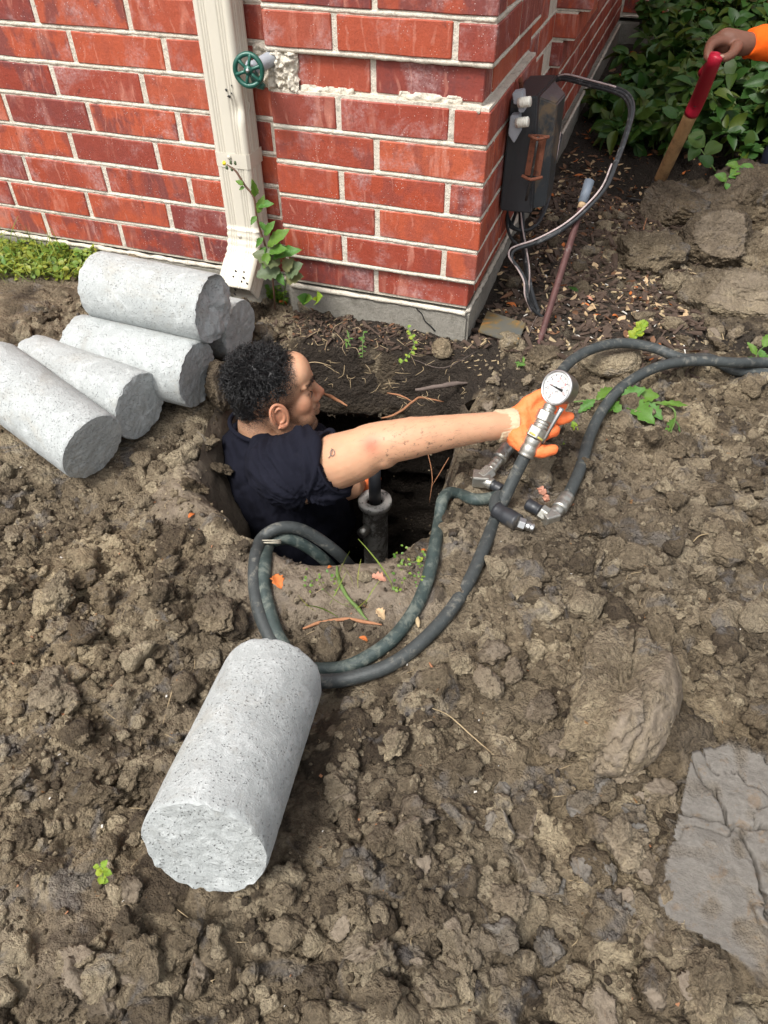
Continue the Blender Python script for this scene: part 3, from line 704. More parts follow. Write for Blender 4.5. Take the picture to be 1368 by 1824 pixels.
for _ in range(1): bmesh.ops.bevel(bm, geom=[e for e in bm.edges if e.calc_face_angle(0) > .5], offset=.006, segments=2, affect='EDGES')
fm = bpy.data.meshes.new('foundation'); bm.to_mesh(fm); bm.free(); fo = link('foundation', fm, 'foundation', house)
# ragged mortar on the ledge of the footing, and the smeared patch left of the recessed course
g = Geo()
for a, b in [((-.49, .006, -.0895), (-.02, .006, -.0895)), ((-1.7, .036, -.089), (-.50, .036, -.089)), ((-.018, .02, -.0895), (-.026, 3.5, -.0895)), ((-.02, 3.583, -.06), (2, 3.583, -.06))]:
    a, b = np.array(a), np.array(b); nn_ = int(np.linalg.norm(b-a)/.01); P_ = a+(b-a)*np.linspace(0, 1, nn_)[:, None]; tube(P_+np.stack([0*P_[:, 0], vn(P_*50, 2)*.003, vn(P_*50, 5)*.002], 1), .006+.003*vn(P_*60, 8), 7, True, 1, g)
link('mortar_bed', g.mesh('mortar_bed'), 'mortar', house, kind='stuff')
def lump(g, c, r, seed, amp=.3, sub=3):
    v, f = clod_proto(sub, seed, amp, 4); g.add(v*np.array(r)+np.array(c), f)
rg = np.random.default_rng(3)
def plaster(x0, x1, z0_, z1, yf_, amp, seed, name, label=None, edge=.012):
    nx_, nz_ = int((x1-x0)/.0016), int((z1-z0_)/.0016); X_, Z_ = np.meshgrid(np.linspace(x0, x1, nx_), np.linspace(z0_, z1, nz_)); x, z = X_.ravel(), Z_.ravel(); p = np.stack([x, z, 0*x+seed], 1)
    e = np.minimum.reduce([x-x0, x1-x, z-z0_, z1-z]); e = e+vn(p*70, seed)*.007; h = amp*(.45+.9*np.abs(fbm(p*45, 3, seed))+.5*fbm(p*130, 2, seed+2)); h = h-np.exp(-(vn(p*38, seed+4)/.07)**2)*amp*.7
    y = yf_(x)-np.where(e > 0, np.clip(e/edge, 0, 1)**.5*np.maximum(h, .0005), -.012)
    ii = np.arange(nz_-1)[:, None]*nx_+np.arange(nx_-1)[None]; g = Geo(); g.add(np.stack([x, y, z], 1), None, np.stack([ii, ii+1, ii+nx_+1, ii+nx_], -1).reshape(-1, 4)); link(name, g.mesh(name), 'mortar', house, label=label)
plaster(-.548, -.425, 5*HB-.016, 6*HB-.004, lambda x: np.where(x < -.500, .038, .0125), .011, 5, 'mortar_patch', 'crumbling mortar smeared round the tap hole')
plaster(-.43, -.30, 5*HB-.014, 5*HB+.006, lambda x: .0125+0*x, .004, 6, 'mortar_smear'); plaster(-.20, -.06, 5*HB-.014, 5*HB+.010, lambda x: .0125+0*x, .0045, 7, 'mortar_smear')
ys = np.linspace(.0, .505, 90); g = tube(np.stack([-.024+.003*vn(np.stack([ys*60, ys, ys], 1), 1), ys, 5*HB-.011+.003*vn(np.stack([ys*50, ys, ys], 1), 2)], 1), .0050+.0025*vn(np.stack([ys*70, ys, ys], 1), 3), 10, True, 2, wob=.003)
link('mortar_fillet', g.mesh('mortar_fillet'), 'mortar', house)
cr = [AY(x, y, .0045) for x, y in [(738, 541), (744, 552), (752, 560), (757, 572), (768, 582), (775, 590)]]
link('crack', tube(cr, [.0008, .0014, .0012, .0016, .0018, .0024], 5, True, 2, wob=.001).mesh('crack'), 'dark', house)
rebase(house)

# ================================================================== DOWNSPOUT
ds = thing('downspout', 'cream ribbed metal downspout fixed to the brick wall, its elbow kicking out at the bottom', 'downspout', (-.59, .0, -.15))
W_, D_ = .088, .066
def prof_rect():
    pts = []
    def edge(a, b, ribs):
        a, b = np.array(a), np.array(b); nn_ = 44; d = b-a; nrm_ = np.array([d[1], -d[0]])/np.linalg.norm(d)
        for i in range(nn_):
            t = i/nn_; o = 0
            for rc in ribs: o -= .0035*math.exp(-((t-rc)/.020)**2)
            pts.append(a+d*t+nrm_*o)
    w, d = W_/2, D_/2; c = .006
    edge((-w+c, -d), (w-c, -d), (.15, .23, .31, .69, .77, .85)); edge((w, -d+c), (w, d-c), (.2, .35, .65, .8)); edge((w-c, d), (-w+c, d), ()); edge((-w, d-c), (-w, -d+c), (.2, .35, .65, .8))
    return np.array(pts)
pf = prof_rect(); path = [(-.004, 1.72), (-.004, .9)]+[(-.004, z) for z in np.linspace(.66, .06, 50)]
for a in np.linspace(0, 1, 26): path.append((-.004-.040*(1-math.cos(a*1.05))/(1-math.cos(1.05)), .06-.085*math.sin(a*1.05)/math.sin(1.05)))
y0, z0 = path[-1]
for a in np.linspace(.05, 1, 12): path.append((y0-.055*a, z0-.038*a-.012*a))
path = np.array(path); T = np.gradient(path, axis=0); T /= np.linalg.norm(T, axis=1)[:, None]
g = Geo(); Vs = []
for i, ((y, z), (ty, tz)) in enumerate(zip(path, T)):
    ny_, nz_ = -tz, ty       # outward normal in the y,z plane (points to +y for a falling pipe)
    el = 1.0; 
    s_ = 1.0
    if .0 < i-51 <= 26: s_ = 1.03+.022*math.cos((i-51)*1.05)
    if i > 77: s_ = 1.06
    lower = 1.0 if i > 40 else 1.0
    dent = 0
    q = np.zeros((len(pf), 3)); fl = (1-.45*min(1, max(0, (i-50)/20)))
    q[:, 0] = pf[:, 0]*s_; q[:, 1] = y+pf[:, 1]*s_*ny_; q[:, 2] = z+pf[:, 1]*s_*nz_
    dd = np.exp(-((z-.335)/.018)**2)*np.exp(-((pf[:, 0]-.030)/.012)**2)*(pf[:, 1] < 0); q[:, 1] += dd*.010
    Vs.append(q)
V = np.concatenate(Vs); V[:, 0] += -.591; seg = len(pf); nn_ = len(path); i = np.arange(nn_-1)[:, None]*seg; j = np.arange(seg)[None]; k_ = (j+1) % seg
g.add(V, None, np.stack([i+j, i+j+seg, i+k_+seg, i+k_], -1).reshape(-1, 4))
o = link('pipe', g.mesh('pipe'), 'spout', ds); sm = o.modifiers.new('shell', 'SOLIDIFY'); sm.thickness = .0012; sm.offset = -1
g = Geo(); q = tube([(-.591, -.004, .222), (-.591, -.004, .250)], 1.0, prof=pf[:, :]*1.035, sub=1)
def band(z0, z1, k=1.035):
    g = Geo(); a = np.zeros((len(pf), 3)); a[:, 0] = pf[:, 0]*k-.591; a[:, 1] = pf[:, 1]*k-.004; hull = []
    w, d = W_/2+.0004, D_/2+.0004; q = .0062; pts = np.array([(-w, d), (-w, -d+q), (-w+q, -d), (w-q, -d), (w, -d+q), (w, d)]); v = [(x-.591, y-.004, z) for z in (z0, z1) for x, y in pts]
    g.add(v, None, [(i_, i_+1, i_+7, i_+6) for i_ in range(5)]); return g
o = link('strap', band(.208, .240).mesh('strap', False), 'spout', ds); sm = o.modifiers.new('shell', 'SOLIDIFY'); sm.thickness = .0008; sm.offset = 0
def disc(g, c, n_, r, h=.0015, seg=12): n_ = np.array(n_, float); cyl_geo(g, np.array(c)-n_*h, np.array(c)+n_*h, r, seg=seg)
for (px, py) in [(408, 280), (427, 421)]:
    c = AY(px, py, -.040); g = Geo(); disc(g, c, (0, -1, 0), .0045, .002); link('screw', g.mesh('screw'), 'spout', ds)
g = Geo()
for (px, py, r_) in [(403, 160, .0035), (408, 172, .004), (412, 166, .0022), (412, 152, .002)]: lump(g, AY(px, py, -.0375), (r_, .001, r_), int(px), .3, 2)
link('scuff', g.mesh('scuff'), 'iron', ds, label='scuffed bare spot in a dent')
g = Geo()
for (px, py) in [(420, 483), (435, 485), (434, 495), (416, 493), (440, 505), (419, 516), (432, 515), (418, 524), (431, 502)]:
    best = None
    for i in range(50, nn_-1):      # drop the hole on the sloping face of the elbow
        c = Vs[i][:44].mean(0)+np.array([-.591, 0, 0]); d_ = ray(px, py); tt = (c[1]-CAM[1])/d_[1]; p_ = CAM+d_*tt
        e = abs(p_[2]-c[2])
        if best is None or e < best[0]: best = (e, p_, i)
    ty, tz = T[best[2]]; disc(g, best[1], (0, tz, -ty), .0022, .0028, 8)
link('drain_holes', g.mesh('drain_holes'), 'dark', ds, kind='stuff'); rebase(ds)

# ================================================================== OUTDOOR TAP
tp = AY(443, 125, -.075); tap = thing('outdoor_tap', 'green cast iron tap wheel beside the downspout, in crumbling mortar', 'tap', (tp[0]+.02, .03, tp[2]))
tn = np.array([-.12, -.93, .22]); tn = np.array([.22, -.95, .12]); tn /= np.linalg.norm(tn); ax_, ay_, az_ = axes(tn)
rim = [tp+.0285*(math.cos(a)*ax_+math.sin(a)*ay_)+tn*.0015*math.sin(3*a) for a in np.linspace(0, 2*math.pi, 40)]
g = tube(rim, .0052, 8, False, 1)
for a in np.linspace(0, 2*math.pi, 7)[:-1]+.3: d_ = math.cos(a)*ax_+math.sin(a)*ay_; tube([tp+d_*.006+tn*.002, tp+d_*.016+tn*.004, tp+d_*.028], [.004, .0034, .0048], 8, True, 4, g)
disc(g, tp+tn*.002, tn, .009, .005, 16); link('wheel', g.mesh('wheel'), 'green_iron', tap)
g = Geo(); disc(g, tp+tn*.008, tn, .0042, .003, 6); link('screw', g.mesh('screw'), 'steel_bright', tap)
g = tube([tp-tn*.002, tp-tn*.035, (tp[0]+.016, .03, tp[2]+.006)], [.008, .013, .016], 14); cyl_geo(g, tp-tn*.022, tp-tn*.034, .017, seg=6); link('body', g.mesh('body'), 'grey_plastic', tap)
s0 = tp-tn*.03; g = tube([s0, s0+np.array([.012, -.01, -.022]), s0+np.array([.03, -.012, -.030])], [.010, .010, .006], 10); link('spout', g.mesh('spout'), 'green_iron', tap); rebase(tap)

# ================================================================== UTILITY BOX ON THE SIDE WALL
ub = thing('utility_box', 'black weathered utility box with rusty bracket hanging on the side wall of the corner', 'box', (.03, .3, .25))
def hexa(pts): g = Geo(); g.add(pts, None, [(0, 1, 3, 2), (4, 6, 7, 5), (0, 4, 5, 1), (2, 3, 7, 6), (0, 2, 6, 4), (1, 5, 7, 3)]); return g
def bevel_mesh(me, w=.004, seg=2):
    bm = bmesh.new(); bm.from_mesh(me); bmesh.ops.recalc_face_normals(bm, faces=bm.faces[:]); bmesh.ops.bevel(bm, geom=bm.edges[:], offset=w, segments=seg, affect='EDGES'); bm.to_mesh(me); bm.free(); return me
bx = dict(x0=.004, x1=.088, ya=.185, yb=.375, z0=.100, z1=.365)
P_ = [(.004, .190, .098), (.004, .190, .345), (.004, .38, .098), (.004, .40, .345), (.082, .194, .098), (.060, .205, .352), (.082, .38, .098), (.070, .40, .352)]
link('case', bevel_mesh(hexa(P_).mesh('case', False), .0035, 2), 'black_plastic', ub)
P_ = [(.074, .212, .101), (.060, .222, .346), (.074, .37, .101), (.062, .39, .346), (.108, .236, .104), (.098, .262, .325), (.108, .33, .104), (.104, .350, .325)]
link('front_ridge', bevel_mesh(hexa(P_).mesh('front_ridge', False), .003, 2), 'box_ridge', ub)
g = Geo(); yb_ = .188; pz = lambda px, py: AY(px, py, .186)
b0_, b1_, b2_, b3_ = pz(946, 240), pz(974, 242), pz(934, 312), pz(962, 314)
g.add([b0_, b1_, b3_, b2_]+[p+np.array([0, .006, 0]) for p in (b0_, b1_, b3_, b2_)], None, [(0, 1, 2, 3), (4, 7, 6, 5), (0, 4, 5, 1), (1, 5, 6, 2), (2, 6, 7, 3), (3, 7, 4, 0)])
tube([b0_+(-.004, -.006, 0), (b0_+b1_)/2+(0, -.014, -.004), b1_+(.006, -.004, .0)], .0035, 8, True, 3, g); tube([b2_+(-.004, -.006, 0), (b2_+b3_)/2+(0, -.014, -.004), b3_+(.006, -.004, .0)], .0038, 8, True, 3, g)
link('bracket', g.mesh('bracket', False), 'rust', ub)
g = tube([(b0_+b1_)/2+(0, -.012, 0), (b2_+b3_)/2+(0, -.012, 0), (b2_+b3_)/2+(-.006, -.008, -.055)], .003, 8, True, 3); link('bracket_rod', g.mesh('bracket_rod'), 'iron', ub)
for i, (pts, wp) in enumerate([([(912, 166), (931, 162), (934, 200), (924, 202), (922, 186), (915, 187)], (936, 180)), ([(909, 206), (924, 206), (926, 236), (915, 256), (905, 240)], (932, 216))]):
    g = Geo(); a = [AY(x, y, .155) for x, y in pts]; b = [p+np.array([0, .03, 0]) for p in a]; m_ = len(a)
    bm = bmesh.new(); va = [bm.verts.new(p) for p in a]; vb = [bm.verts.new(p) for p in b]; bm.faces.new(va); bm.faces.new(vb[::-1])
    for q in range(m_): bm.faces.new([va[q], vb[q], vb[(q+1) % m_], va[(q+1) % m_]])
    bmesh.ops.recalc_face_normals(bm, faces=bm.faces[:]); bmesh.ops.bevel(bm, geom=bm.edges[:], offset=.002, segments=2, affect='EDGES'); me = bpy.data.meshes.new('cable_clamp'); bm.to_mesh(me); bm.free()
    cl_ = link('cable_clamp', me, 'grey_plastic', ub)
    c = AY(wp[0], wp[1], .150); c0 = AY(wp[0]-12, wp[1]+3, .155); g = Geo(); cyl_geo(g, c0, c+np.array([.010, 0, 0]), .0098, seg=18)
    for q in np.linspace(.2, .95, 6): cyl_geo(g, c0+(c+np.array([.010, 0, 0])-c0)*q, c0+(c+np.array([.010, 0, 0])-c0)*(q+.06), .0106, seg=18)
    link('thumb_screw', g.mesh('thumb_screw'), 'white_plastic', cl_)
g = tube([AX(927, 142, .012), AX(930, 168, .012)], .005, 10); link('hook', g.mesh('hook'), 'rust', ub)
rebase(ub)
wp_ = AX(1010, 190, -.005); g = Geo(); P_ = [(-.036, .50, .07), (-.036, .50, .29), (-.036, .60, .07), (-.036, .60, .29), (.006, .50, .07), (.006, .50, .30), (.006, .60, .07), (.006, .60, .30)]
pc = link('junction_cover', bevel_mesh(hexa(P_).mesh('junction_cover', False), .003), 'plate_tan' if 'plate_tan' in M else 'knit'); tag(pc, 'small tan cover fixed to the side wall just behind the black utility box', 'cover')

def poly3(spec): return [AD(x, y, d) for x, y, d in spec]
def cable(name, specs, rad, mat, label, cat='cable', group=None, seg=8, sub=6, parts=None):
    """one cable; specs: list of strands; the first strand is the object's own mesh"""
    g = Geo()
    for sp in specs: tube(poly3(sp), rad, seg, True, sub, g)
    return tag(link(name, g.mesh(name), mat), label, cat, group)
dB = 1.90
def strands(base, offs):
    out = []
    for ox, oy, od in offs: out.append([(x+ox, y+oy, d+od) for x, y, d in base])
    return out
loopR = [(982, 150, 2.17), (992, 140, 2.16), (1010, 138, 2.14), (1050, 148, 2.10), (1095, 160, 2.06), (1118, 174, 2.03), (1125, 200, 1.99), (1112, 250, 1.93), (1095, 295, 1.89), (1078, 335, 1.86), (1050, 368, 1.85), (1020, 395, 1.85)]
tail = [(990, 415, 1.85), (955, 432, 1.86), (930, 440, 1.86), (914, 448, 1.86), (912, 462, 1.86), (925, 480, 1.87), (938, 505, 1.88), (940, 530, 1.90), (950, 552, 1.93), (968, 566, 1.95)]
g = Geo()
for ox, oy, od in [(0, 0, 0), (3.4, -3.8, .004), (-3.4, 3.8, .004), (6.5, -7.5, .01)][:3]: tube(poly3([(x+ox*(1 if i > 1 else .3), y+oy, d+od) for i, (x, y, d) in enumerate(loopR)]+[(x+ox*.5, y+oy*.7, d) for x, y, d in tail[:2]]), .0046, 8, True, 6, g)
cb = tag(link('power_cable', g.mesh('power_cable'), 'cable'), 'flat black three-strand cable arching over the soil from the top of the utility box', 'cable')
g = tube(poly3([(x-5.5, y-3, d-.006) for x, y, d in loopR[8:]]+[(x-5, y-4, d-.004) for x, y, d in tail]), .0024, 6, True, 6); g2_ = tube(poly3([(x+2, y-5, d-.006) for x, y, d in loopR[1:5]]), .0026, 6, True, 6); link('pale_strand', g2_.mesh('pale_strand'), 'cable_white', cb); link('pale_strand', g.mesh('pale_strand'), 'cable_white', cb)
g = tube(poly3(tail), .0045, 8, True, 6); link('lower_strand', g.mesh('lower_strand'), 'cable', cb)
cable('power_cable', [[(926, 205, 1.98), (913, 208, 1.96), (905, 225, 1.95), (912, 260, 1.93), (922, 290, 1.93), (926, 340, 1.93), (928, 400, 1.93), (934, 450, 1.94), (940, 500, 1.95), (950, 540, 1.96), (962, 560, 1.97)],
    [(930, 203, 1.975), (918, 206, 1.955), (909, 225, 1.945), (917, 262, 1.925), (926, 300, 1.925), (930, 350, 1.925), (931, 400, 1.925), (936, 450, 1.935), (944, 505, 1.945), (956, 548, 1.96), (968, 565, 1.97)]], .0058, 'cable', 'thick black cable dropping from the grey clamps straight down into the soil')
cable('power_cable', [[(908, 240, 1.97), (903, 280, 1.96), (897, 330, 1.95), (899, 370, 1.94), (906, 400, 1.93), (925, 410, 1.93), (950, 405, 1.94), (968, 375, 1.97), (978, 330, 2.0), (984, 290, 2.02), (992, 250, 2.06), (998, 200, 2.1)],
    [(912, 240, 1.965), (907, 285, 1.955), (900, 335, 1.945), (903, 380, 1.935), (915, 405, 1.925), (938, 410, 1.925), (960, 395, 1.95), (976, 360, 1.98), (984, 320, 2.01), (990, 280, 2.04), (1000, 240, 2.07)]], .0044, 'cable', 'black cable hanging in a deep U loop under the utility box')
cable('power_cable', [[(905, 350, 1.94), (903, 380, 1.93), (905, 410, 1.92), (915, 430, 1.91), (935, 440, 1.9), (960, 430, 1.9)], [(925, 352, 1.96), (918, 380, 1.94), (912, 400, 1.93)]], .0040, 'cable', 'short black cable curling back below the U loop at the wall')
cable('ground_wire', [[(916, 245, 1.93), (917, 300, 1.91), (925, 350, 1.91), (930, 400, 1.905), (937, 440, 1.915), (943, 480, 1.92), (942, 510, 1.94), (941, 540, 1.95), (950, 558, 1.96), (966, 568, 1.97)],
    [(998, 235, 2.05), (992, 275, 2.02), (984, 310, 1.99), (974, 345, 1.96)]], .0021, 'cable_white', 'thin pale wire running down the front of the black cables', 'wire')

# ================================================================== STAKE, PLATE, RISER
sb = GP(962, 606); st_ = AD(1050, 322, 1.865); dv = st_-sb; g = tube([sb-dv*.15, sb+dv*.3, sb+dv*.88], [.0080, .0086, .0086], 16, True, 3)
sk = tag(link('metal_stake', g.mesh('metal_stake'), 'stake'), 'thin rusty plum pipe with grey cap standing tilted in the soil right of the corner', 'pipe')
g = Geo(); cyl_geo(g, sb+dv*.86, sb+dv*1.0, .0125, seg=20); link('cap', g.mesh('cap'), 'stake_cap', sk)
g = Geo(); cyl_geo(g, sb+dv*.825, sb+dv*.875, .0098, seg=20); link('tape', g.mesh('tape'), 'dead_tan', sk)
g = Geo(); cyl_geo(g, sb+dv*.992, sb+dv*1.004, .0062, seg=14); link('cap_insert', g.mesh('cap_insert'), 'steel_bright', sk)
pp = [AZ(x, y, -.140+h) for x, y, h in [(868, 553, 0), (937, 575, .006), (922, 612, .002), (852, 589, -.004)]]; g = Geo(); dn = np.array([0, 0, -.005]); g.add([*pp, *[p+dn for p in pp]], None, [(0, 3, 2, 1), (4, 5, 6, 7), (0, 1, 5, 4), (1, 2, 6, 5), (2, 3, 7, 6), (3, 0, 4, 7)])
tag(link('metal_plate', bevel_mesh(g.mesh('metal_plate', False), .0012, 2), 'plate'), 'flat square plate stained with orange rust lying at the foot of the brick corner', 'plate')
rp = AZ(1140, 80, -.19); g = tube([AY(1137, 75, 3.53), AY(1146, 27, 3.53)], [.012, .014], 12, True, 1); cyl_geo(g, AY(1146, 34, 3.52), AY(1147.5, 22, 3.52), .024, seg=16)
tag(link('sprinkler_riser', g.mesh('sprinkler_riser'), 'black_plastic'), 'black plastic riser standing before the far back wall among the leaves', 'riser')

# ================================================================== CONCRETE PIERS
def pier(c0, c1, label, seed, rough_end=.002, broken=False, endmat='concrete_end', rad=.0762, group='concrete pier cylinders'):
    c0, c1 = np.array(c0), np.array(c1); L_ = np.linalg.norm(c1-c0); NL, NS = 60, 110; x_, y_, d_ = axes(c1-c0)
    o = thing('concrete_pier', label, 'concrete cylinder', tuple((c0+c1)/2-np.array([0, 0, rad])), group)
    an = np.linspace(0, 2*np.pi, NS, endpoint=False); V = []
    ts = np.concatenate([[0, .006, .012, .022, .035], np.linspace(.05, .95, NL), [.965, .978, .988, .994, 1]]); rg = seed*3.7
    for t in ts:
        e = min(t, 1-t)*L_; rr = rad*(1 - .022*max(0, 1-e/.006)**2)
        P_ = np.stack([np.cos(an)*rr, np.sin(an)*rr, np.full(NS, t*L_)], 1); q = P_*1.0+rg
        ch = np.clip(n_edge(q), 0, 1)*max(0, 1-e/.011)
        k_ = 1+fbm(q*14, 2, seed)*.006+vn(q*160, seed+5)*.004-ch*.05
        P_[:, :2] *= k_[:, None]
        if e < .03: P_[:, 2] += vn(np.stack([np.cos(an)*9, np.sin(an)*9, np.full(NS, t > .5)*5.0+rg], 1), seed)*.0035*(1-e/.03)
        V.append(P_)
    n1 = len(ts); V = np.concatenate(V); i = np.arange(n1-1)[:, None]*NS; j = np.arange(NS)[None]; k_ = (j+1) % NS
    F = np.stack([i+j, i+k_, i+k_+NS, i+j+NS], -1).reshape(-1, 4)
    Mx = np.stack([x_, y_, d_], 1); g = Geo(); g.add(V@Mx.T+c0, None, F); me = g.mesh('side'); link('side', me, 'concrete', o)
    for end in (0, 1):
        ring = V[:NS] if end == 0 else V[-NS:]; c = ring.mean(0); NR = 22; W = []
        for r_ in range(NR, -1, -1):
            t9 = r_/NR; q = c+(ring-c)*t9; ma = t9**14; sm9 = np.stack([np.cos(an)*rad*.97, np.sin(an)*rad*.97, 0*an], 1)*t9+c; q = q*ma+sm9*(1-ma); am = min(1, (NR-r_)/3.0); q3 = np.stack([q[:, 0], q[:, 1], np.full(len(q), rg)], 1); dz = (fbm(q3*24, 4, seed+end)*.0009*(1+rough_end*300)+fbm(q3*130, 2, seed)*.0009)*am
            if broken and end == 0: dz = dz+am*(-.014*sstep(-.01, .02, q[:, 0]*.4+q[:, 1]*.9-.012+.004*vn(q*60, 4))+fbm(q*22, 3, 9)*.008)*1.0
            dz = dz*(-1 if end == 0 else 1); q = q.copy(); q[:, 2] += dz; W.append(q)
        W = np.concatenate(W); i = np.arange(NR)[:, None]*NS; F = np.stack([i+j, i+j+NS, i+k_+NS, i+k_], -1).reshape(-1, 4); F = F if end else F[:, ::-1]
        g = Geo(); g.add(W@Mx.T+c0, None, F); link('end_face', g.mesh('end_face'), endmat, o)
    rebase(o); return o
def n_edge(q): return vn(q*45, 77)*1.2+vn(q*110, 78)*.9-.25
pier(AD(362, 1513, .850), AD(487, 1208, 1.110), 'light grey concrete cylinder lying alone in front of the pit, end towards the camera', 1)
pier(AD(381, 551, 1.63), AD(178, 508, 1.70), 'topmost concrete cylinder of the pile, with a broken dark end', 2, .004, True, 'concrete_dark')
pier(AD(352, 667, 1.655), AD(145, 618, 1.724), 'concrete cylinder directly under the topmost one, front one of the two that carry it', 3)
pier(AD(250, 724, 1.60), AD(62, 655, 1.69), 'concrete cylinder lying between the far left one and the pair under the topmost', 4, .004, False, 'concrete_dark')
pier(AD(166, 797, 1.505), AD(-14, 664, 1.585), 'far left concrete cylinder, nearest to the camera of the pile, cut by the left edge', 5)
pier(AD(428, 590, 1.80), AD(232, 548, 1.87), 'concrete cylinder behind the topmost one, only its end showing by the downspout elbow', 6, .003, False, 'concrete_dark')
# ================================================================== PEOPLE
def union_mesh(name, prims, voxel=.004, smooth=4, adapt=0):
    """one continuous surface grown over all the volumes (tapered limbs and ellipsoids)"""
    g = Geo()
    for p in prims:
        if p[0] == 'e':       # ellipsoid: centre, radii, rotation
            v, f = ico(4); A = np.diag(p[2]); 
            if len(p) > 3 and p[3] is not None: A = np.array(p[3])@A
            g.add(v@A.T+np.array(p[1]), f)
        else:                 # limb: points, radii, flattening
            pts = np.array(p[1], float); rr = p[2]; tube(pts, rr, 24, True, 6, g)
            for q, r_ in ((pts[0], rr[0]), (pts[-1], rr[-1])):
                if not (len(p) > 3 and p[3] == 'flat'): v, f = ico(3); g.add(v*r_*.99+q, f)
    me = g.mesh(name); o = bpy.data.objects.new('tmp', me); COL.objects.link(o)
    m_ = o.modifiers.new('r', 'REMESH'); m_.mode = 'VOXEL'; m_.voxel_size = voxel; m_.use_smooth_shade = True
    if smooth: s_ = o.modifiers.new('s', 'SMOOTH'); s_.iterations = smooth; s_.factor = .5
    dg_ = bpy.context.evaluated_depsgraph_get(); dg_.update(); r_ = bpy.data.meshes.new_from_object(o.evaluated_get(dg_)); r_.name = name
    bpy.data.objects.remove(o); bpy.data.meshes.remove(me); r_.materials.clear(); return r_
def verts_of(me): a = np.empty(len(me.vertices)*3, np.float32); me.vertices.foreach_get('co', a); return a.reshape(-1, 3).astype(float)
def norms_of(me): a = np.empty(len(me.vertices)*3, np.float32); me.vertex_normals.foreach_get('vector', a); return a.reshape(-1, 3).astype(float)
def put(me, v): me.vertices.foreach_set('co', np.asarray(v, np.float32).ravel()); me.update()
def frame_from(fwd, up=(0, 0, 1)):
    x = np.array(fwd, float); x /= np.linalg.norm(x); u = np.array(up, float); y = np.cross(u, x); y /= np.linalg.norm(y); return np.stack([x, y, np.cross(x, y)], 1)
def head_prims(c, F, s=1.0):
    def L(x, y, z): return np.array(c)+F@np.array([x, y, z])*s
    E = lambda x, y, z, a, b, d: ('e', L(x, y, z), (a*s, b*s, d*s), F)
    T = lambda pts, rr: ('t', [L(*p) for p in pts], [r_*s for r_ in rr])
    P = [E(-.014, 0, .030, .092, .074, .074), E(-.045, 0, .010, .060, .064, .060), E(.030, 0, -.030, .058, .055, .074), E(.052, 0, .050, .040, .055, .045)]
    for sy in (-1, 1):
        P += [T([(-.012, sy*.060, -.035), (.010, sy*.056, -.078), (.058, sy*.026, -.104)], (.018, .020, .018)), E(.054, sy*.036, -.020, .027, .023, .032), E(.054, sy*.032, -.056, .030, .024, .036),
              T([(.066, sy*.044, .031), (.081, sy*.022, .034), (.087, sy*.004, .030)], (.010, .011, .010)), E(.0675, sy*.030, .005, .0115, .014, .0105),
              T([(.098, sy*.010, -.026), (.094, sy*.014, -.030)], (.009, .008)), T([(.080, sy*.024, -.058), (.094, sy*.008, -.054), (.095, 0, -.055)], (.005, .007, .007)),
              T([(.080, sy*.022, -.061), (.090, sy*.009, -.068), (.091, 0, -.069)], (.005, .0075, .008))]
    P += [T([(.083, 0, .026), (.093, 0, .004), (.105, 0, -.018)], (.009, .0095, .0125)), E(.098, 0, -.026, .013, .013, .009), E(.068, 0, -.100, .022, .026, .018), E(.078, 0, -.050, .018, .030, .022)]
    P += [T([(-.035, 0, -.030), (-.050, 0, -.100), (-.062, 0, -.190)], (.056, .057, .064))]
    return P, L
def ear_geo(c, F, sy, s=1.0):
    g = Geo()
    def L(x, y, z): return np.array(c)+F@np.array([x, y, z])*s
    rim_ = [L(-.004+.019*math.cos(a)*(1+.15*math.sin(a))-.004*math.sin(a), sy*(.0765+.008*max(0, -math.cos(a))*.9+.003), -.012+.033*math.sin(a)) for a in np.linspace(-2.2, 3.6, 26)]
    tube(rim_, np.linspace(.0046, .0038, 26)*s, 8, True, 2, g)
    rim2 = [L(-.003+.0115*math.cos(a), sy*.0805, -.010+.020*math.sin(a)) for a in np.linspace(-1.8, 2.6, 16)]; tube(rim2, .0038*s, 8, True, 2, g)
    v, f = ico(3); g.add((v*np.array([.018, .0075, .031])*s)@F.T+L(-.002, sy*.0735, -.012), f); g.add((v*np.array([.009, .006, .009])*s)@F.T+L(.002, sy*.079, -.040), f)
    g.add((v*np.array([.004, .005, .008])*s)@F.T+L(.013, sy*.078, -.014), f)
    return g
def paint_skin(me, spots_red=(), stub=None, mud=()):
    v = verts_of(me); rd = np.zeros(len(v)); mu = np.zeros(len(v)); sb_ = np.zeros(len(v))
    for c, r_, a in spots_red: rd = np.maximum(rd, a*np.exp(-((v-np.array(c))**2).sum(1)/r_**2))
    for c, r_, a in mud: mu = np.maximum(mu, a*np.exp(-((v-np.array(c))**2).sum(1)/r_**2))
    if stub is not None: sb_ = stub(v)
    setattr_np(me, 'red', rd); setattr_np(me, 'mud', mu); setattr_np(me, 'stubble', sb_)

fdir = _r0*math.cos(R(14))+np.array([-math.sin(YAW), math.cos(YAW), 0])*math.sin(R(14))     # he looks along the wall
HC = AD(491, 701, 1.64); HS = .93
HF = frame_from(fdir+np.array([0, 0, .05]), (-.05, 0, 1))
worker = thing('person', 'man in a navy t-shirt standing chest deep in the pit, one gloved arm stretched out', 'person', (HC[0], HC[1], -1.2))
hp, HLc = head_prims(HC, HF, HS)
lat = np.array([fdir[1], -fdir[0], 0])           # towards his right, the camera side
if lat@(CAM-HC) < 0: lat = -lat
SR = AD(532, 846, 1.490); neckb = HLc(-.050, 0, -.102); SL = neckb-lat*.15+fdir*.05+np.array([0, 0, -.13])
EL = AD(672, 792, 1.385); WR = AD(888, 758, 1.405)
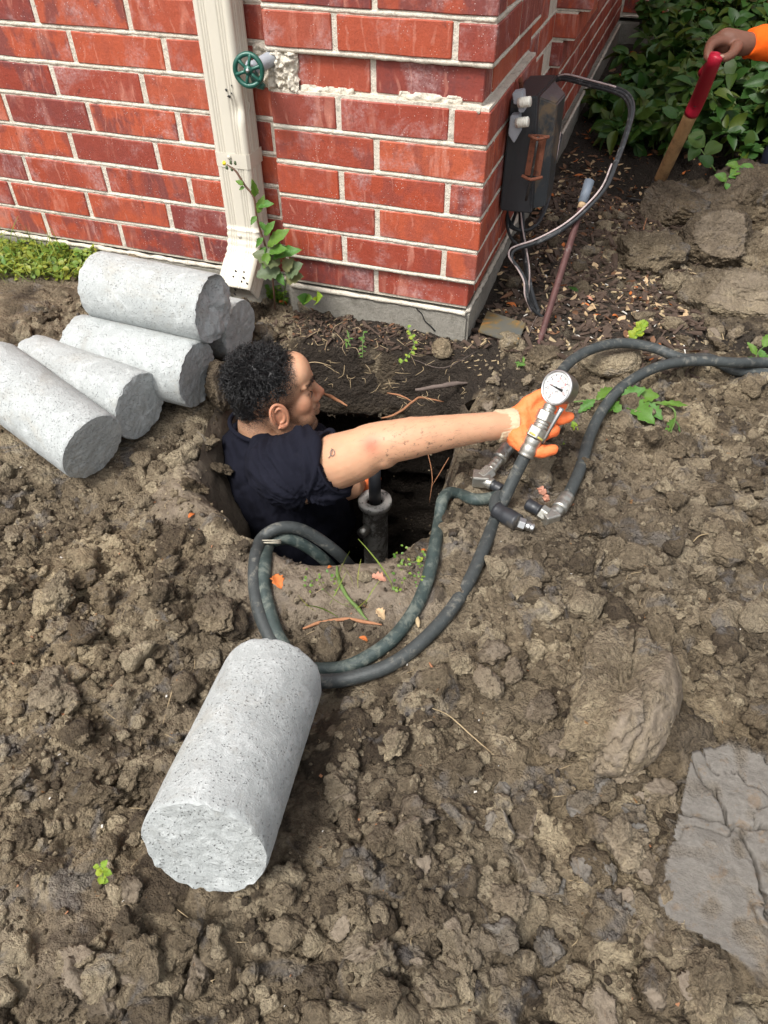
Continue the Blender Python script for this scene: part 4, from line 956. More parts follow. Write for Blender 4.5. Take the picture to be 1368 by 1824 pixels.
# upper arm as wide as in the photograph, tapering to the wrist
arm = ('t', [SR, AD(600, 822, 1.45), AD(640, 808, 1.41), EL, AD(735, 780, 1.375), AD(810, 768, 1.385), WR, AD(905, 757, 1.41)], [.062, .0555, .050, .0430, .0385, .0315, .0262, .026])
chest = neckb+np.array([0, 0, -.20])+fdir*.02
larm = ('t', [SL, SL+fdir*.06+np.array([0, 0, -.16]), AD(612, 868, 1.80), AD(634, 862, 1.86)], [.055, .044, .034, .026])
prims = hp+[arm, ('t', [neckb+(0, 0, .02), chest, chest+(0, 0, -.35), chest+(0, 0, -.62)], [.055, .085, .09, .10]), larm, ('e', SR, (.06, .06, .06)), ('e', EL-_u*.012+_r*.010, (.034, .034, .036)), ('e', AD(735, 774, 1.375), (.036, .034, .033)),
    ('t', [chest+(0, 0, -.55)+lat*.09, chest+(0, 0, -1.0)+lat*.10], [.09, .055]), ('t', [chest+(0, 0, -.55)-lat*.09, chest+(0, 0, -1.0)-lat*.10], [.09, .055])]
bme = union_mesh('body', prims, .0034, 3)
v = verts_of(bme); nrm_v = norms_of(bme); loc = (v-HC)@HF
def stub(v):
    l = (v-HC)@HF/HS; x, y, z = l.T
    beard = sstep(-.005, .018, x)*(1-sstep(-.050, -.030, z))*sstep(-.135, -.118, z)*.75
    jaw = beard*(1-.5*sstep(.05, .065, x)*(z > -.075))
    mou = .8*sstep(.075, .085, x)*(1-sstep(-.046, -.038, z))*sstep(-.053, -.047, z)
    fade = (1-sstep(.030, .060, x+.25*(.03-z)))*sstep(-.085, -.035, z)*(1-sstep(.055, .075, z))*.96*(x < .06)
    hairy = (1-sstep(.045, .062, x))*sstep(.02, .045, z)
    brow = 1.0*np.exp(-((z-.0385+30*(np.abs(y)-.026)**2)/.0058)**2)*sstep(.052, .062, x)*sstep(.008, .014, np.abs(y))*(1-sstep(.046, .054, np.abs(y)))
    lash = 1.0*np.exp(-((z-.0035-.15*np.abs(np.abs(y)-.03))/.0026)**2)*sstep(.062, .070, x)*sstep(.016, .022, np.abs(y))*(1-sstep(.042, .047, np.abs(y)))
    nape = (1-sstep(-.06, -.045, x))*sstep(-.095, -.05, z)*.9
    return np.clip(np.maximum.reduce([jaw, mou, fade, hairy, brow, lash, nape]), 0, 1)*(np.linalg.norm(l, axis=1) < .17)
v = v+nrm_v*(fbm(v*26, 3, 4)*.0009)[:, None]; put(bme, v)
paint_skin(bme, [(AD(661, 793, 1.345), .017, 1.0), (AD(662, 790, 1.345), .010, 1.0), (HLc(.11, 0, -.022), .022, .8), (HLc(.06, -.045, -.02), .03, .45), (HLc(.0, -.07, -.03), .03, .3), (HLc(.092, 0, -.06), .014, .7)], stub, [(AD(755, 800, 1.34), .035, 1.0), (AD(700, 800, 1.34), .04, .8), (AD(790, 790, 1.35), .04, .7)])
link('body', bme, 'skin', worker)
for sy in (-1, 1):
    em = union_mesh('ear', [], .0016, 2) if False else ear_geo(HC, HF, sy, HS).mesh('ear')
    o = bpy.data.objects.new('t', em); COL.objects.link(o); m_ = o.modifiers.new('r', 'REMESH'); m_.mode = 'VOXEL'; m_.voxel_size = .0014; m_.use_smooth_shade = True; s_ = o.modifiers.new('s', 'SMOOTH'); s_.iterations = 4
    dg_ = bpy.context.evaluated_depsgraph_get(); dg_.update(); e2 = bpy.data.meshes.new_from_object(o.evaluated_get(dg_)); bpy.data.objects.remove(o); e2.materials.clear(); e2.name = 'ear'
    vv = verts_of(e2); setattr_np(e2, 'red', np.full(len(vv), .5)); setattr_np(e2, 'mud', np.zeros(len(vv))); setattr_np(e2, 'stubble', np.zeros(len(vv))); link('ear', e2, 'skin', worker)
hg = Geo(); rga = np.random.default_rng(31); vv_ = verts_of(bme); nn_v = norms_of(bme); dd_ = (vv_-EL)@((WR-EL)/np.linalg.norm(WR-EL)); cnd = np.where((dd_ > -.06) & (dd_ < .21) & (np.linalg.norm(np.cross(vv_-EL, (WR-EL)/np.linalg.norm(WR-EL)), axis=1) < .06))[0]
for i_ in rga.choice(cnd, 420): p_ = vv_[i_]; n_ = nn_v[i_]; tdir = (WR-EL)/np.linalg.norm(WR-EL)+rga.normal(size=3)*.35; tube([p_, p_+n_*.0012+tdir*.004, p_+n_*.0014+tdir*.008], [.00010, .00009, .00005], 3, False, 1, hg)
link('arm_hair', hg.mesh('arm_hair'), 'hair', worker, kind='stuff')
_d = vv_-CAM; _z = _d@_f; _px = 684+FPX*(_d@_r)/_z; _py = 912-FPX*(_d@_u)/_z
def on_body(x, y):
    k_ = np.where((_px-x)**2+(_py-y)**2 < 16)[0]; k_ = k_[np.argmin(_z[k_])]; return AD(x, y, _z[k_]-.0012)
tt = [on_body(x+24, y+2) for x, y in [(566, 797), (571, 801), (571, 808), (566, 810), (564, 804), (567, 799), (565, 808), (561, 814)]]
# ---- hair: a tight mass of curls
hv, hf = ico(5); hm = hv*np.array([.080, .070, .069]); hm = hm+np.array([-.027, 0, .046]); hm[:, 2] = np.where(hm[:, 2] < .03, np.maximum(hm[:, 2]-.6*np.clip(-.02-hm[:, 0], 0, .06), .010-1.3*np.clip(-.02-hm[:, 0], 0, .06)), hm[:, 2])
hm = hm+hv*(fbm(hm*60, 3, 8)*.006+fbm(hm*22, 2, 18)*.005)[:, None]
g = Geo(); g.add(hm@HF.T*HS+HC, hf)
rgc = np.random.default_rng(8); Nc = 4200; d_ = rgc.normal(size=(Nc*2, 3)); d_ /= np.linalg.norm(d_, axis=1)[:, None]; d_ = d_[(d_[:, 2] > -.72) & ~((d_[:, 0] > .66) & (d_[:, 2] < .34))][:Nc]
vv, ff_, nvv = [], [], 0; K_ = 11; sg = 3; th = np.linspace(0, 2*np.pi, sg, endpoint=False)
for dn_ in d_:
    base = dn_*np.array([.079, .069, .068])*np.array([1, 1, 1+(1.25*max(0, -dn_[0])**.7 if dn_[2] < 0 else 0)])+np.array([-.027, 0, .046])
    if base[2] < .010-1.7*max(0, min(.06, -.02-base[0])): continue
    x_, y_, z_ = axes(dn_); ln = rgc.uniform(.011, .026)*(.6 if base[2] < .04 else 1.0); hr = rgc.uniform(.0022, .0046); tw = rgc.uniform(6, 13)*rgc.choice([-1, 1]); ph = rgc.uniform(0, 6.28)
    t = np.linspace(0, 1, K_); bend = (x_*rgc.normal()+y_*rgc.normal())*.010; grav = np.array([0, 0, -.003])
    P_ = base+z_*(t[:, None]*ln-.002)+bend*(t[:, None]**2)+(np.cos(tw*t+ph)[:, None]*x_+np.sin(tw*t+ph)[:, None]*y_)*hr*np.minimum(1, t*3)[:, None]
    T_, N_, B_ = frames(P_); rr = .00105*(1-.6*t)
    W = P_[:, None]+rr[:, None, None]*(N_[:, None]*np.cos(th)[None, :, None]+B_[:, None]*np.sin(th)[None, :, None]); vv.append(W.reshape(-1, 3))
    i = np.arange(K_-1)[:, None]*sg; j = np.arange(sg)[None]; k_ = (j+1) % sg; ff_.append(np.stack([i+j, i+k_, i+k_+sg, i+j+sg], -1).reshape(-1, 4)+nvv); nvv += K_*sg
g.add(np.concatenate(vv)@HF.T*HS+HC, None, np.concatenate(ff_)); link('hair', g.mesh('hair'), 'hair', worker)
# ---- brows, lashes and a short beard, as real hairs
fh = Geo(); rgf = np.random.default_rng(77)
def hair_at(P_, d_, ln, r_): P_ = np.array(P_); tube([HLc(*P_), HLc(*(P_+d_*ln*.5)), HLc(*(P_+d_*ln+np.array([0, 0, -.0008])))], [r_, r_*.8, r_*.3], 3, False, 1, fh)
l_ = (verts_of(bme)-HC)@HF/HS; nl_ = norms_of(bme)@HF
inh = (np.linalg.norm(l_, axis=1) < .16); X_, Y_, Z_ = l_.T
for sy in (-1, 1):
    bw = np.where(inh & (sy*Y_ > .010) & (sy*Y_ < .050) & (np.abs(Z_-(.0345+.10*(.018-np.abs(sy*Y_-.030)))) < .0042) & (X_ > .05))[0]
    if len(bw):
        for i_ in rgf.choice(bw, 150): hair_at(l_[i_], np.array([-.25, sy*1.0, .25])+nl_[i_]*.5+rgf.normal(size=3)*.2, .0075, .00035)
    tube([HLc(.0845-.35*abs(a-.030)*1.0, sy*a, .0035-.9*(a-.030)**2*30) for a in np.linspace(.018, .044, 8)], [.0006, .0011, .0013, .0014, .0014, .0013, .0011, .0006], 6, True, 2, fh)
bd = np.where(inh & (X_ > .004) & (Z_ > -.130) & (((Z_ < -.072) & (Z_ > -.122)) | ((X_ > .070) & (Z_ < -.041) & (Z_ > -.054)) | ((X_ < .022) & (Z_ < -.028) & (Z_ > -.09))) & ~((X_ > .075) & (Z_ > -.078) & (Z_ < -.054)))[0]
for i_ in rgf.choice(bd, 1500): hair_at(l_[i_], nl_[i_]*.8+np.array([.1, 0, -.8])+rgf.normal(size=3)*.3, rgf.uniform(.002, .0045), .00022)
link('facial_hair', fh.mesh('facial_hair'), 'hair', worker, kind='stuff')
# ---- shirt
SH = AD(597, 824, 1.445)
tors = []
for h, fx, rf, rl in [(.020, .004, .070, .068), (.000, .012, .092, .090), (-.030, .022, .118, .120), (-.070, .030, .140, .150), (-.13, .038, .152, .165), (-.22, .050, .155, .165), (-.32, .045, .150, .165), (-.45, .035, .145, .165), (-.60, .02, .145, .17), (-.72, .01, .14, .175)]:
    tors.append((neckb+np.array([0, 0, h])+fdir*fx, rf, rl))
g = Geo(); NS = 64; an = np.linspace(0, 2*np.pi, NS, endpoint=False); rings = []
tp_ = catmull(np.array([np.append(c, (a, b)) for c, a, b in tors]), 7)
for q in tp_: rings.append(q[:3]+np.cos(an)[:, None]*fdir*q[3]+np.sin(an)[:, None]*lat*q[4])
V = np.concatenate(rings); nr = len(rings); i = np.arange(nr-1)[:, None]*NS; j = np.arange(NS)[None]; k_ = (j+1) % NS
V = np.vstack([V, rings[0].mean(0), rings[-1].mean(0)]); g.add(V, np.vstack([np.stack([np.full(NS, nr*NS), np.arange(NS), (np.arange(NS)+1) % NS], 1), np.stack([np.full(NS, nr*NS+1), (nr-1)*NS+(np.arange(NS)+1) % NS, (nr-1)*NS+np.arange(NS)], 1)]), np.stack([i+j, i+j+NS, i+k_+NS, i+k_], -1).reshape(-1, 4))
SRi = SR-lat*.02+np.array([-.01, 0, .0])
tube([neckb-fdir*.0+lat*.05+np.array([0, 0, -.05]), SRi, SR*.45+SH*.55, SH], [.066, .076, .070, .0635], 32, True, 8, g); v_, f_ = ico(4); g.add(v_*.077+SRi, f_)
tube([neckb-lat*.05+np.array([0, 0, -.05]), SL, SL+fdir*.07+np.array([0, 0, -.13])], [.075, .078, .066], 32, True, 8, g); g.add(v_*.079+SL, f_)
tube([neckb+lat*.06+(0, 0, -.045), SRi+(0, 0, .0)], [.050, .062], 24, True, 4, g)
o = bpy.data.objects.new('t', g.mesh('shirt')); COL.objects.link(o); m_ = o.modifiers.new('r', 'REMESH'); m_.mode = 'VOXEL'; m_.voxel_size = .0045; m_.use_smooth_shade = True; s_ = o.modifiers.new('s', 'SMOOTH'); s_.iterations = 6
dg_ = bpy.context.evaluated_depsgraph_get(); dg_.update(); sme = bpy.data.meshes.new_from_object(o.evaluated_get(dg_)); bpy.data.objects.remove(o); sme.materials.clear(); sme.name = 'shirt'
v = verts_of(sme); nv_ = norms_of(sme); l = np.stack([(v-SR)@fdir, (v-SR)@lat, v[:, 2]], 1)
rd = np.linalg.norm(v-(SR+np.array([0, 0, -.03])), axis=1); ang = np.arctan2((v-SR)[:, 2], (v-SR)@fdir)
wr = np.abs(fbm(np.stack([ang*5, rd*9, l[:, 1]*6], 1), 3, 12))*.024*np.exp(-rd/.20)+fbm(np.stack([l[:, 0]*26+l[:, 2]*7, l[:, 1]*10, l[:, 2]*6], 1), 3, 13)*.010+fbm(v*50, 2, 14)*.0012
v = v+nv_*(wr-.004)[:, None]; put(sme, v); link('shirt', sme, 'shirt', worker)
hx, hy, hz = axes(SH-(SR*.45+SH*.55)); hem = [SH+.0625*(math.cos(a)*hx+math.sin(a)*hy) for a in np.linspace(0, 2*math.pi, 40)]; g = tube(hem, .0032, 8, False, 1); link('sleeve_hem', g.mesh('sleeve_hem'), 'shirt', worker)
nb = neckb+np.array([0, 0, .020])+fdir*.005; col_ = [nb+np.cos(a)*fdir*.074+np.sin(a)*lat*.070+np.array([0, 0, -.016*math.cos(a)]) for a in np.linspace(0, 2*math.pi, 48)]; g = tube(col_, .0055, 8, False, 1); link('collar', g.mesh('collar'), 'shirt', worker)
g = Geo()
for sy in (-1, 1): tube([chest+(0, 0, -.50)+lat*.09*sy, chest+(0, 0, -1.0)+lat*.10*sy], [.11, .075], 20, True, 4, g)
link('trousers', g.mesh('trousers'), 'denim', worker)
M['tattoo_ink'] = simple('faded_tattoo_ink', (.16, .13, .12), .6); g = tube(tt, .0007, 5, True, 4); link('tattoo', g.mesh('tattoo'), 'tattoo_ink', worker)
# ---- gloved right hand, palm to the camera, thumb below
fx = AD(1000, 744, 1.425)-AD(905, 757, 1.415); fx /= np.linalg.norm(fx); pn = CAM-AD(945, 757, 1.42); pn /= np.linalg.norm(pn); pn = pn-fx*(pn@fx); pn /= np.linalg.norm(pn); ty_ = np.cross(pn, fx)
if ty_@_u > 0: ty_ = -ty_         # towards the thumb: down in the picture
W0 = AD(905, 757, 1.415)
def HPt(a, b, c): return W0+fx*a+ty_*b+pn*c
pr = [('t', [HPt(.0, .0, 0), HPt(.03, .002, -.002), HPt(.07, 0, -.004)], [.028, .030, .022])]
FG = [[(940, 772, 1.405), (960, 774, 1.396), (975, 770, 1.384), (988, 767, 1.377)], [(942, 757, 1.41), (966, 753, 1.404), (992, 746, 1.396), (1013, 742, 1.386)],
    [(940, 742, 1.415), (962, 732, 1.412), (984, 722, 1.405), (1002, 722, 1.392)], [(935, 728, 1.415), (950, 711, 1.412), (969, 701, 1.410), (984, 703, 1.402)]]
for q_, r_ in zip(FG, (.0128, .0130, .0124, .0112)): pr.append(('t', [HPt(.006, 0, 0)]+[AD(*w_) for w_ in q_], [.022, .0165, r_*1.12, r_, r_*.80]))
pr.append(('t', [HPt(.008, .016, .002), AD(926, 786, 1.398), AD(946, 800, 1.382), AD(968, 804, 1.374), AD(986, 800, 1.371)], [.022, .0185, .0140, .0125, .0096])); pr.append(('e', AD(928, 772, 1.40), (.026, .024, .018)))
gm = union_mesh('glove', pr, .0022, 3); v = verts_of(gm); nv_ = norms_of(gm); v = v+nv_*(fbm(v*70, 3, 5)*.0016+np.abs(vn((v@np.stack([fx*75+pn*20, ty_*22, pn*20], 1)), 3))*.0012)[:, None]; put(gm, v)
gl = link('glove', gm, 'glove', worker)
g = Geo(); cw = [HPt(-.024, 0, 0), HPt(-.020, 0, 0), HPt(-.006, 0, 0), HPt(.006, 0, 0), HPt(.014, .001, 0)]; an = np.linspace(0, 2*np.pi, 72, endpoint=False)
pf_ = np.stack([np.cos(an), np.sin(an)], 1)*(1+.025*np.sin(an*24))[:, None]; tube(cw, [.0285, .0320, .0300, .0305, .0310], sub=5, geo=g, prof=pf_, wob=.0010); link('cuff', g.mesh('cuff'), 'knit', gl)
# left glove, deep in the pit at the jack
lg = AD(640, 858, 1.88); pr = [('e', lg, (.038, .03, .035))]+[('t', [lg, lg+np.array([.025+.003*i, .01-.012*i, .018-.014*i]), lg+np.array([.045, .018-.012*i, .008-.014*i])], [.014, .011, .009]) for i in range(4)]
link('glove', union_mesh('glove', pr, .003, 3), 'glove', worker)
rebase(worker)

# ---- second worker, mostly beyond the frame: only the hand on the spade handle and the sleeve show
H2 = AD(1300, 78, 2.12); w2 = thing('person', 'bare brown hand and orange sleeve gripping the red spade handle at the right edge', 'person', (H2[0]+.75, H2[1]+.35, -.2))
rdir = (AD(1368, 76, 2.14)-AD(1300, 78, 2.12)); rdir /= np.linalg.norm(rdir)
S2 = H2+rdir*.52+np.array([0, .04, .10]); neck2 = S2+np.array([.17, .10, .06]); 
hand2 = []
def Q(px, py, d): return AD(px, py, d)
hand2 += [('t', [Q(1345, 77, 2.13), Q(1322, 78, 2.12), Q(1300, 72, 2.115)], [.026, .031, .030]), ('e', Q(1292, 74, 2.12), (.034, .03, .034))]
for i, (dd, r_) in enumerate([(-.030, .0115), (-.010, .012), (.010, .0115), (.028, .0100)]):
    o_ = np.array([.0, 1, 0])*dd; a_ = Q(1283, 70, 2.12)+o_; b_ = Q(1266, 78, 2.11)+o_; c_ = Q(1261, 96, 2.10)+o_; e_ = Q(1270, 106, 2.10)+o_
    hand2.append(('t', [Q(1300, 72, 2.12)+o_*.7, a_, b_, c_, e_], [.015, r_*1.15, r_*1.1, r_, r_*.9]))
hand2.append(('t', [Q(1312, 84, 2.09), Q(1304, 96, 2.075), Q(1292, 103, 2.07), Q(1285, 102, 2.07)], [.017, .013, .0115, .0095]))
hand2 += [('t', [Q(1345, 77, 2.13), H2+rdir*.2, H2+rdir*.30+(0, 0, .01), S2], [.026, .036, .040, .052]), ('t', [S2, neck2+(0, 0, -.05), neck2+(.17, .1, -.06)], [.06, .09, .06]), ('t', [neck2+(0, 0, -.06), neck2+(.02, .02, -.30), neck2+(.03, .03, -.42)], [.10, .12, .13])]
F2 = frame_from(np.array([-1, -.1, -.35])); hp2, HL2 = head_prims(neck2+np.array([-.02, -.01, .19]), F2, 1.0); hand2 += hp2
b2 = union_mesh('body', hand2, .0042, 3); v = verts_of(b2); paint_skin(b2, [], lambda v: (np.linalg.norm(v-(neck2+np.array([0, 0, .24])), axis=1) < .10).astype(float)*.9); link('body', b2, 'skin_dark', w2)
nl = Geo(); v_, f_ = ico(3); nl.add(v_*np.array([.0075, .0065, .005])+Q(1285, 101, 2.0625), f_); link('thumb_nail', nl.mesh('thumb_nail'), 'nail', w2)
g = Geo(); tube([Q(1332, 77, 2.13)+(0, 0, 0), H2+rdir*.12, H2+rdir*.30+(0, 0, .012), S2, neck2+(0, 0, -.06)], [.037, .046, .054, .068, .10], 32, True, 8, g, wob=.004)
tube([neck2+(0, 0, -.02), neck2+(.0, 0, -.10), neck2+(.02, .02, -.30), neck2+(.03, .03, -.46)], [.07, .135, .145, .15], 32, True, 6, g, wob=.005); tube([neck2+(0, 0, -.08), neck2+(.17, .1, -.12), neck2+(.12, -.02, -.34)], [.07, .072, .05], 24, True, 6, g, wob=.004)
link('shirt', g.mesh('shirt'), 'orange_cloth', w2)
hipp = neck2+np.array([.03, .03, -.44]); g = Geo(); kne = AD(1402, 272, 2.45)
tube([hipp, hipp*.4+kne*.6+(0, 0, .06), kne, kne+np.array([.02, .12, -.10]), (kne[0]+.05, kne[1]+.16, -.16)], [.13, .10, .066, .06, .055], 24, True, 8, g, wob=.004); tube([hipp+(.15, .05, 0), hipp+(.18, .0, -.2), (hipp[0]+.2, hipp[1]+.05, -.16)], [.12, .08, .055], 24, True, 8, g, wob=.004)
link('trousers', g.mesh('trousers'), 'denim', w2)
for q in ((kne[0]+.05, kne[1]+.16), (hipp[0]+.2, hipp[1]+.05)):
    g = Geo(); tube([(q[0], q[1], -.08), (q[0], q[1], -.15), (q[0]-.06, q[1]-.02, -.165), (q[0]-.16, q[1]-.04, -.165)], [.058, .055, .05, .038], 16, True, 4, g); link('boot', g.mesh('boot'), 'boot', w2)
hh_ = (v_*np.array([.085, .078, .07])+np.array([-.02, 0, .055])); g = Geo(); g.add(hh_@F2.T+(neck2+np.array([-.02, -.01, .19])), f_); link('hair', g.mesh('hair'), 'hair', w2)
rebase(w2)

# ---- spade
sp0 = AD(1158, 350, 2.62); spJ = AD(1234, 197, 2.34); sp1 = AD(1277, 98, 2.065); dv = sp1-sp0; dv /= np.linalg.norm(dv)
spd = thing('spade', 'digging spade with worn wooden shaft and red metal grip standing tilted in dark soil', 'spade', tuple(sp0))
sp0 = spJ-dv*np.linalg.norm(spJ-sp0)
tube_ = tube([sp0, (sp0+spJ)/2, spJ], [.0215, .0215, .0215], 20, True, 6, wob=.0006); link('shaft', tube_.mesh('shaft'), 'wood', spd)
g = tube([spJ-dv*.012, spJ+dv*.05, sp1-dv*.03, sp1], [.0232, .0228, .0205, .0195], 24, True, 6); link('grip', g.mesh('grip'), 'red_metal', spd)
gyy = np.cross(dv, fx*0+np.array([1., 0, 0])); gyy /= np.linalg.norm(gyy); cr_ = np.array([0, 1, 0])-dv*dv[1]; cr_ /= np.linalg.norm(cr_)
g = tube([sp1-dv*.004, sp1+_f*.05+_u*.004, sp1+_f*.10+_u*.008], [.013, .012, .012], 14, True, 4); link('cross_bar', g.mesh('cross_bar'), 'red_metal', spd)
for q, (px, py) in enumerate([(1232, 192), (1235, 180)]):
    g = Geo(); c = AD(px, py, 2.30+q*-.02); g2 = CAM-c; g2 /= np.linalg.norm(g2); cc_ = spJ+dv*((c-spJ)@dv); c = cc_+(g2-dv*(g2@dv))*.0228; disc(g, c, g2, .0045, .002); link('rivet', g.mesh('rivet'), 'iron', spd)
g = Geo(); c = sp1-dv*.012+(CAM-sp1)/np.linalg.norm(CAM-sp1)*.019; disc(g, c, CAM-c, .009, .002) if False else lump(g, c, (.008, .008, .008), 3, .02, 3); link('rivet', g.mesh('rivet'), 'steel_bright', spd)
g = tube([sp0+dv*.012, sp0-dv*.06, sp0-dv*.12], [.0235, .022, .02], 16, True, 4); link('socket', g.mesh('socket'), 'iron', spd)
bl = sp0-dv*.10; g = Geo(); bx_ = np.array([.95, .3, 0]); V = []
for a in np.linspace(-1, 1, 9):
    for b in np.linspace(0, 1, 9): V.append(bl+bx_*a*.085*(1-.35*b*b)-dv*b*.24+np.cross(dv, bx_)*(.015*a*a))
ii = np.arange(8)[:, None]*9+np.arange(8)[None]; g.add(V, None, np.stack([ii, ii+1, ii+10, ii+9], -1).reshape(-1, 4)); o = link('blade', g.mesh('blade'), 'iron', spd); sm = o.modifiers.new('t', 'SOLIDIFY'); sm.thickness = .003
rebase(spd)

# ================================================================== JACK, HOSES, GAUGE
jb = AD(668, 892, 1.80); jt_ = AD(668, 884, 1.80); jk = thing('hydraulic_jack', 'muddy steel hydraulic jack standing in the dark pit with a black ram', 'jack', (jb[0], jb[1], jb[2]-.5))
g = Geo(); tube([jb+(0, 0, -.55), jb+(0, 0, -.02)], [.0315, .0315], 32, True, 1, g); link('cylinder', g.mesh('cylinder'), 'jack', jk)
g = Geo(); ring_o = .0415; 
an = np.linspace(0, 2*np.pi, 48, endpoint=False); prof_ = [(.020, .004), (.022, .016), (.0405, .016), (.0415, .012), (.0415, .002), (.036, -.002)]; V = []
for r_, z in prof_: V.append(np.stack([jb[0]+np.cos(an)*r_, jb[1]+np.sin(an)*r_, np.full(48, jb[2]+z-.012)], 1))
V = np.concatenate(V); i = np.arange(5)[:, None]*48; j = np.arange(48)[None]; k_ = (j+1) % 48; g.add(V, None, np.stack([i+j, i+k_, i+k_+48, i+j+48], -1).reshape(-1, 4)); link('collar_ring', g.mesh('collar_ring'), 'jack_ring', jk)
g = Geo(); tube([jb+(0, 0, -.05), jb+(0, 0, .13)], [.0150, .0150], 24, True, 1, g); link('ram', g.mesh('ram'), 'black_plastic', jk)
g = Geo(); tube([jb+(-.01, -.03, -.07), jb+(-.02, -.055, -.07)], [.013, .013], 16, True, 1, g); link('port', g.mesh('port'), 'steel', jk)
rebase(jk)

def ground_path(spec, r_):
    """hose points lying on the soil: (px,py) on the ground, (px,py,depth) in the air"""
    out = []
    for s_ in spec:
        if s_[0] == 'G': out.append(GP(s_[1], s_[2], s_[3]))
        elif len(s_) == 2: out.append(GP(s_[0], s_[1], r_*.9))
        else: out.append(AD(*s_))
    out = np.array(out)
    gr = np.array([len(s_) == 2 for s_ in spec])
    z = out[:, 2].copy()
    for i in range(1, len(out)-1):
        if gr[i]: z[i] = max(out[i, 2]*.4+.3*(out[i-1, 2]+out[i+1, 2]), out[i, 2]-.002)
    for _ in range(3):
        zz = z.copy()
        for i in range(1, len(out)-1):
            if gr[i] and gr[i-1] and gr[i+1]: zz[i] = .5*z[i]+.25*(z[i-1]+z[i+1])
        z = zz
    out[:, 2] = z; return out
HR = .0118
gauge_c = AD(993, 691, 1.335)
hA = thing('hydraulic_hose', 'dark hose held up in the orange glove with the pressure gauge on its end', 'hose', tuple(GP(800, 1090)))
pA = ground_path([(944, 796, 1.372), (925, 832, 1.385), (903, 878, 1.40), (882, 925, 1.40), (862, 975), (838, 1030), (800, 1088), (750, 1142), (700, 1180), (645, 1207), (590, 1216), (540, 1210), (498, 1165), (478, 1130), (462, 1090), (453, 1040), (455, 990), (466, 960, 1.395), (492, 942, 1.40), (525, 940, 1.415), (560, 955, 1.44), (600, 984, 1.47), (625, 1010, 1.53), (650, 1040, 1.66)], HR)
link('hose', tube(pA, HR, 16, True, 8).mesh('hose'), 'rubber', hA)
hB = thing('hydraulic_hose', 'green-tinged hose bent sharply at the right edge of the pit, running down beside the first', 'hose', tuple(GP(740, 1050)))
pB = ground_path([(893, 882), (872, 888), (845, 888), (820, 881, 1.45), (800, 878, 1.44), (788, 892, 1.42), (783, 925, 1.41), (775, 970), (762, 1030), (738, 1085), (700, 1135), (655, 1172), (615, 1190), (575, 1197), (530, 1190), (505, 1150), (492, 1125), (478, 1080), (470, 1040), (472, 1000), (478, 972, 1.41), (490, 963, 1.415), (515, 960, 1.42), (548, 975, 1.44), (580, 1000, 1.47), (605, 1030, 1.55)], HR)
link('hose', tube(pB, HR, 16, True, 8).mesh('hose'), 'rubber2', hB)
def ferrule(o, a, b, r_, mat='steel', name='fitting', grooves=3):
    a, b = np.array(a), np.array(b); n_ = 12; pts = [a+(b-a)*t for t in np.linspace(0, 1, n_)]; rr = [r_*(1-.08*(math.sin(t*math.pi*grooves*2) > .5)) for t in np.linspace(0, 1, n_)]
    g = Geo(); tube(pts, rr, 18, True, 1, g); return link(name, g.mesh(name), mat, o)
def hexnut(o, a, b, r_, mat='steel', name='nut'): g = Geo(); cyl_geo(g, a, b, r_, seg=6); me = bevel_mesh(g.mesh(name, False), .0012, 1); return link(name, me, mat, o)
# hose A: ferrule, swivel, valve block, stem, gauge
a0, a1, a2, a3, a4 = AD(936, 812, 1.376), AD(952, 780, 1.366), AD(962, 762, 1.362), AD(972, 742, 1.358), AD(981, 722, 1.354)
ferrule(hA, a0, a1, .0160, grooves=2, name='ferrule'); hexnut(hA, a1, a2, .0200); ferrule(hA, a2, AD(969, 748, 1.359), .0150); hexnut(hA, AD(968, 750, 1.359), AD(976, 733, 1.356), .0185); ferrule(hA, AD(975, 735, 1.356), a4, .0125)
g = tube([AD(953, 779, 1.366), AD(955, 776, 1.3655)], [.0195, .0195], 18, True, 1); M['tape'] = simple('dirty_yellow_tape', (.42, .37, .10), .7, 0, .4, 200); link('thread_tape', g.mesh('thread_tape'), 'tape', hA)
g = tube([AD(967, 789, 1.350), AD(985, 755, 1.330), AD(1001, 727, 1.318)], [.0024, .0034, .0048], 12, True, 4); link('valve_lever', g.mesh('valve_lever'), 'steel_bright', hA)
gg = thing('pressure_gauge', 'round steel pressure gauge with white dial held up by the orange glove', 'gauge', tuple(gauge_c))
gn = CAM-gauge_c; gn /= np.linalg.norm(gn); gn = gn-_r*.78+_u*.16; gn /= np.linalg.norm(gn); gx_ = np.cross(_u, gn); gx_ /= np.linalg.norm(gx_); gy_ = np.cross(gn, gx_)
RG = .0315; g = Geo(); an = np.linspace(0, 2*np.pi, 72, endpoint=False)
def lathe(prof_, c, X_, Y_, Z_, seg=72, cap=True):
    an = np.linspace(0, 2*np.pi, seg, endpoint=False); V = np.concatenate([c+np.cos(an)[:, None]*X_*r_+np.sin(an)[:, None]*Y_*r_+Z_*z for r_, z in prof_]); m_ = len(prof_)
    i = np.arange(m_-1)[:, None]*seg; j = np.arange(seg)[None]; k_ = (j+1) % seg; g = Geo(); g.add(V, None, np.stack([i+j, i+k_, i+k_+seg, i+j+seg], -1).reshape(-1, 4)); return g
link('case', lathe([(.0005, -.030), (RG*.78, -.030), (RG*.86, -.027), (RG*.90, -.004), (RG*.97, -.003), (RG*1.03, .0005), (RG*1.04, .0035), (RG*1.0, .0058), (RG*.93, .0060), (RG*.90, .0040), (RG*.895, .0012), (.0005, .0012)], gauge_c, gx_, gy_, gn).mesh('case'), 'steel_bright', gg)
M['dial'] = simple('white_dial', (.78, .78, .76), .4, 0, .04); M['ink'] = simple('black_print', (.03, .03, .03), .5); M['ink_red'] = simple('red_print', (.55, .06, .06), .5)
